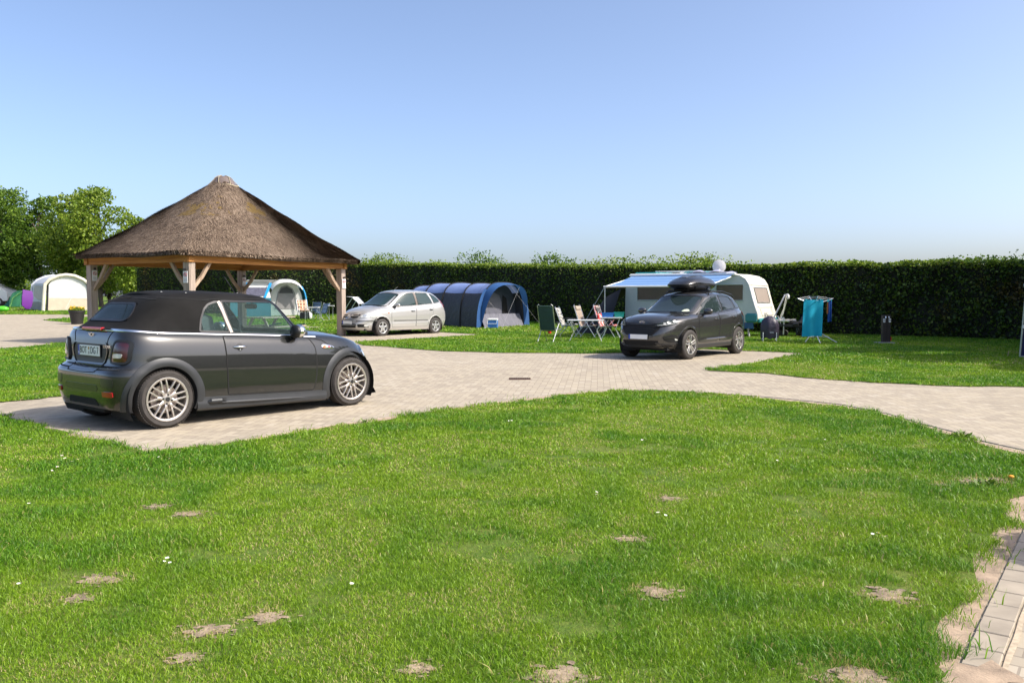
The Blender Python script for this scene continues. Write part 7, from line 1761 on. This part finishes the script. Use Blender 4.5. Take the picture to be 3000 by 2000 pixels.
def right_side():
    p = G(2594, 1007); s_ = p.y / FPX; t = thing('service_post', 'dark brown water and power post with number tags in front of the hedge', 'service post', tuple(p)); br = M('brown post', (.022, .016, .014), .6, var=.3)
    w_ = .255
    MB().box((-.062, 0, .44), (.115, .14, .88), bevel=.006).build('column', br, t); MB().box((.062, 0, .44), (.115, .14, .88), bevel=.006).build('column', br, t)
    MB().box((-.06, -.06, .03), (.5, .36, .05)).build('base_slab', M('concrete slab', (.35, .35, .37), .8), t)
    for x, ch in ((-.085, '6'), (.085, '9')):
        o = MB().box((x, -.074, .72), (.062, .012, .115)).build('number_tag', MT['plate'], t)
        text_mesh('lettering', ch, .10, MT['black'], o, frame((x, -.083, .72), (1, 0, 0), (0, 0, 1)))
    for x in (-.06, .04): MB().tube([(x, -.06, .83), (x, -.12, .84), (x, -.13, .79)], .014, 6).build('tap', MT['chrome'], t)
    MB().box((.13, -.08, .16), (.02, .04, .12)).build('red_valve', M('valve red', (.4, .01, .01), .5), t)
    p = G(2987, 1049); s_ = p.y / FPX; t = thing('canvas_screen', 'pale pole with a dark navy canvas screen at the right edge of the lawn', 'screen', tuple(p))
    tubes('pole', [[(0, 0, 0), (.10, 0, 1.62)]], .018, M('pale pole', (.42, .45, .36), .5), t)
    MB().ball((.12, 0, 1.72), (.07, .07, .08), 16, 10).build('lamp_ball', M('glass ball', (.55, .6, .65), .2, coat=1), t, smooth=True)
    MB().box((.115, 0, 1.62), (.05, .05, .04)).build('collar', MT['white'], t); MB().box((.05, -.02, .75), (.03, .03, .08)).build('clip', MT['white'], t)
    m = MB(); m.grid([[(.03, .01, .02), (.9, .0, .02), (1.7, .05, .02)], [(.12, .01, 1.5), (.9, .03, 1.45), (1.7, .05, 1.5)]]); m.build('canvas', cloth_mat('navy canvas', (.008, .012, .06), .8), t)
    MB().box((.85, -.03, .03), (1.7, .03, .06)).build('ground_rail', M('grey rail', (.3, .3, .3), .6), t)
    p = G(2952, 1046); t = thing('marker_peg', 'thin pale wooden peg stuck in the shaded grass near the right edge', 'peg', tuple(p)); MB().tube([(0, 0, 0), (.02, 0, .15)], .010, 5).build('peg', M('peg wood', (.4, .3, .16), .8), t)
right_side()

# ------------------------------------------------------------------ stand-in shrub, added out of frame on the right to throw the round shadow
def shadow_caster():
    t = thing('stand_in_shrub', 'stand-in shrub in a pot, added unseen beyond the right edge to cast the round shadow', 'stand-in shrub', (4.50, 4.37, 0))
    MB().lathe([(0, 0), (.22, 0), (.30, .45), (.33, .45), (.33, .5), (.27, .5), (.26, .44), (0, .42)], n=28).build('pot', M('grey pot', (.12, .12, .12), .6), t, smooth=True)
    MB().tube([(0, 0, .4), (0, 0, .9)], .03, 7).build('stem', MT['bark'], t)
    crown('foliage', [(0, 0, 1.0, .46, .46, .44), (.1, .2, 1.3, .2, .2, .22)], 2600, .07, LEAVES['hedge'], t, None, shell=.5)
shadow_caster()

# ------------------------------------------------------------------ daisies and weeds in the lawn
def daisies():
    g = 'daisies in the near lawn'; white = M('petal white', (.85, .85, .82), .6); yel = M('daisy centre', (.7, .5, .05), .6); first = None
    pts = [(470, 1352), (486, 1358), (500, 1362), (182, 1352), (194, 1362), (212, 1368), (225, 1362), (206, 1355), (150, 1395), (168, 1388), (92, 1303), (80, 1002), (64, 1003), (85, 1101), (1098, 1285), (1490, 1243), (1497, 1247), (1745, 1460), (1755, 1468), (1930, 1525), (1945, 1532), (478, 1668), (492, 1662), (500, 1672), (1028, 1740), (85, 1498), (2555, 1588), (2570, 1592), (2600, 1594), (55, 1735), (810, 1410), (725, 1353), (1880, 1305), (1907, 1306), (2272, 1365), (2415, 1300)]
    order = sorted(range(len(pts)), key=lambda q: pts[q][0])
    for i, (u, v) in enumerate(pts):
        p = G(u, v); h = .045 + .012 * random.random(); s_ = 1.0 + .5 * random.random()
        if first is None:
            t = thing('daisy', 'small white daisy in flower in the near lawn', 'daisy', (p.x, p.y, .012), 0, g)
            m = MB()
            for k in range(11):
                a = 2 * PI * k / 11; m.add([(.004 * math.cos(a - .4), .004 * math.sin(a - .4), h), (.013 * math.cos(a - .2), .013 * math.sin(a - .2), h + .002), (.014 * math.cos(a + .2), .014 * math.sin(a + .2), h + .002), (.004 * math.cos(a + .4), .004 * math.sin(a + .4), h)], [(0, 1, 2, 3)])
            m.build('petals', white, t); MB().ball((0, 0, h + .001), (.0045, .0045, .003), 8, 5).build('flower_centre', yel, t); MB().tube([(0, 0, 0), (.003, 0, h)], .0012, 4).build('stalk', LEAVES['light'], t); first = t
        else:
            t = first.copy(); COL.objects.link(t); t.location = (p.x, p.y, .012)
            for ch in [o for o in bpy.data.objects if o.parent == first]: c_ = ch.copy(); COL.objects.link(c_); c_.parent = t
        t['label'] = 'small white daisy in the near lawn, ' + ['leftmost', 'second', 'third', 'fourth', 'fifth', 'sixth', 'seventh', 'eighth', 'ninth', 'tenth', 'eleventh', 'twelfth', 'thirteenth', 'fourteenth', 'fifteenth', 'sixteenth', 'seventeenth', 'eighteenth', 'nineteenth', 'twentieth', 'twenty-first', 'twenty-second', 'twenty-third', 'twenty-fourth', 'twenty-fifth', 'twenty-sixth', 'twenty-seventh', 'twenty-eighth', 'twenty-ninth', 'thirtieth', 'thirty-first', 'thirty-second', 'thirty-third', 'thirty-fourth', 'thirty-fifth', 'rightmost'][order.index(i)] + ' counting from the left'
        t.scale = (s_ * .65,) * 3; t.rotation_euler = (random.uniform(-.35, .2), random.uniform(-.3, .3), random.random() * 6)
daisies()
def weeds():
    for u, v, s_, lab in ((2815, 1283, 1.0, 'leafy green weed at the kerb of the right hand road'), (2840, 1300, .7, 'smaller leafy weed in the sand strip right of the kerb weed'), (2890, 1425, .85, 'broad leafy weed clump with a dandelion near the right edge'), (1065, 1240, .6, 'small weed at the lawn edge in front of the convertible'), (1560, 1178, .5, 'small weed on the lawn edge left of the lawn corner')):
        p = G(u, v); t = thing('weed', lab, 'weed', (p.x, p.y, .01), 0, 'weeds along the lawn edges'); n = int(60 * s_); V = []; F = []
        for i in range(n):
            a = random.random() * 2 * PI; l = .10 * s_ * random.uniform(.5, 1.2); ph = random.uniform(.15, 1.1); w_ = l * .16; c, s2 = math.cos(a), math.sin(a); k = len(V)
            V += [(0, 0, 0), (c * l * .5 * math.cos(ph) - s2 * w_, s2 * l * .5 * math.cos(ph) + c * w_, l * .55 * math.sin(ph)), (c * l * math.cos(ph), s2 * l * math.cos(ph), l * .8 * math.sin(ph)), (c * l * .5 * math.cos(ph) + s2 * w_, s2 * l * .5 * math.cos(ph) - c * w_, l * .55 * math.sin(ph))]; F.append((k, k + 1, k + 2, k + 3))
        mesh_np('leaves', np.array(V) + np.repeat(RNG.normal(0, .03 * s_, (n, 3)) * [1.5, 1.5, 0], 4, 0), np.array(F), LEAVES['mid'], RNG.random(n), t)
    p = G(2962, 1413); t = thing('dandelion', 'orange-yellow dandelion flower head on the grass near the right edge', 'dandelion', (p.x, p.y, .03)); MB().ball((0, 0, .02), (.022, .022, .012), 14, 8).build('flower_head', M('dandelion', (.75, .30, .02), .7), t); MB().tube([(0, 0, -.02), (0, 0, .02)], .002, 4).build('stalk', LEAVES['light'], t)
weeds()
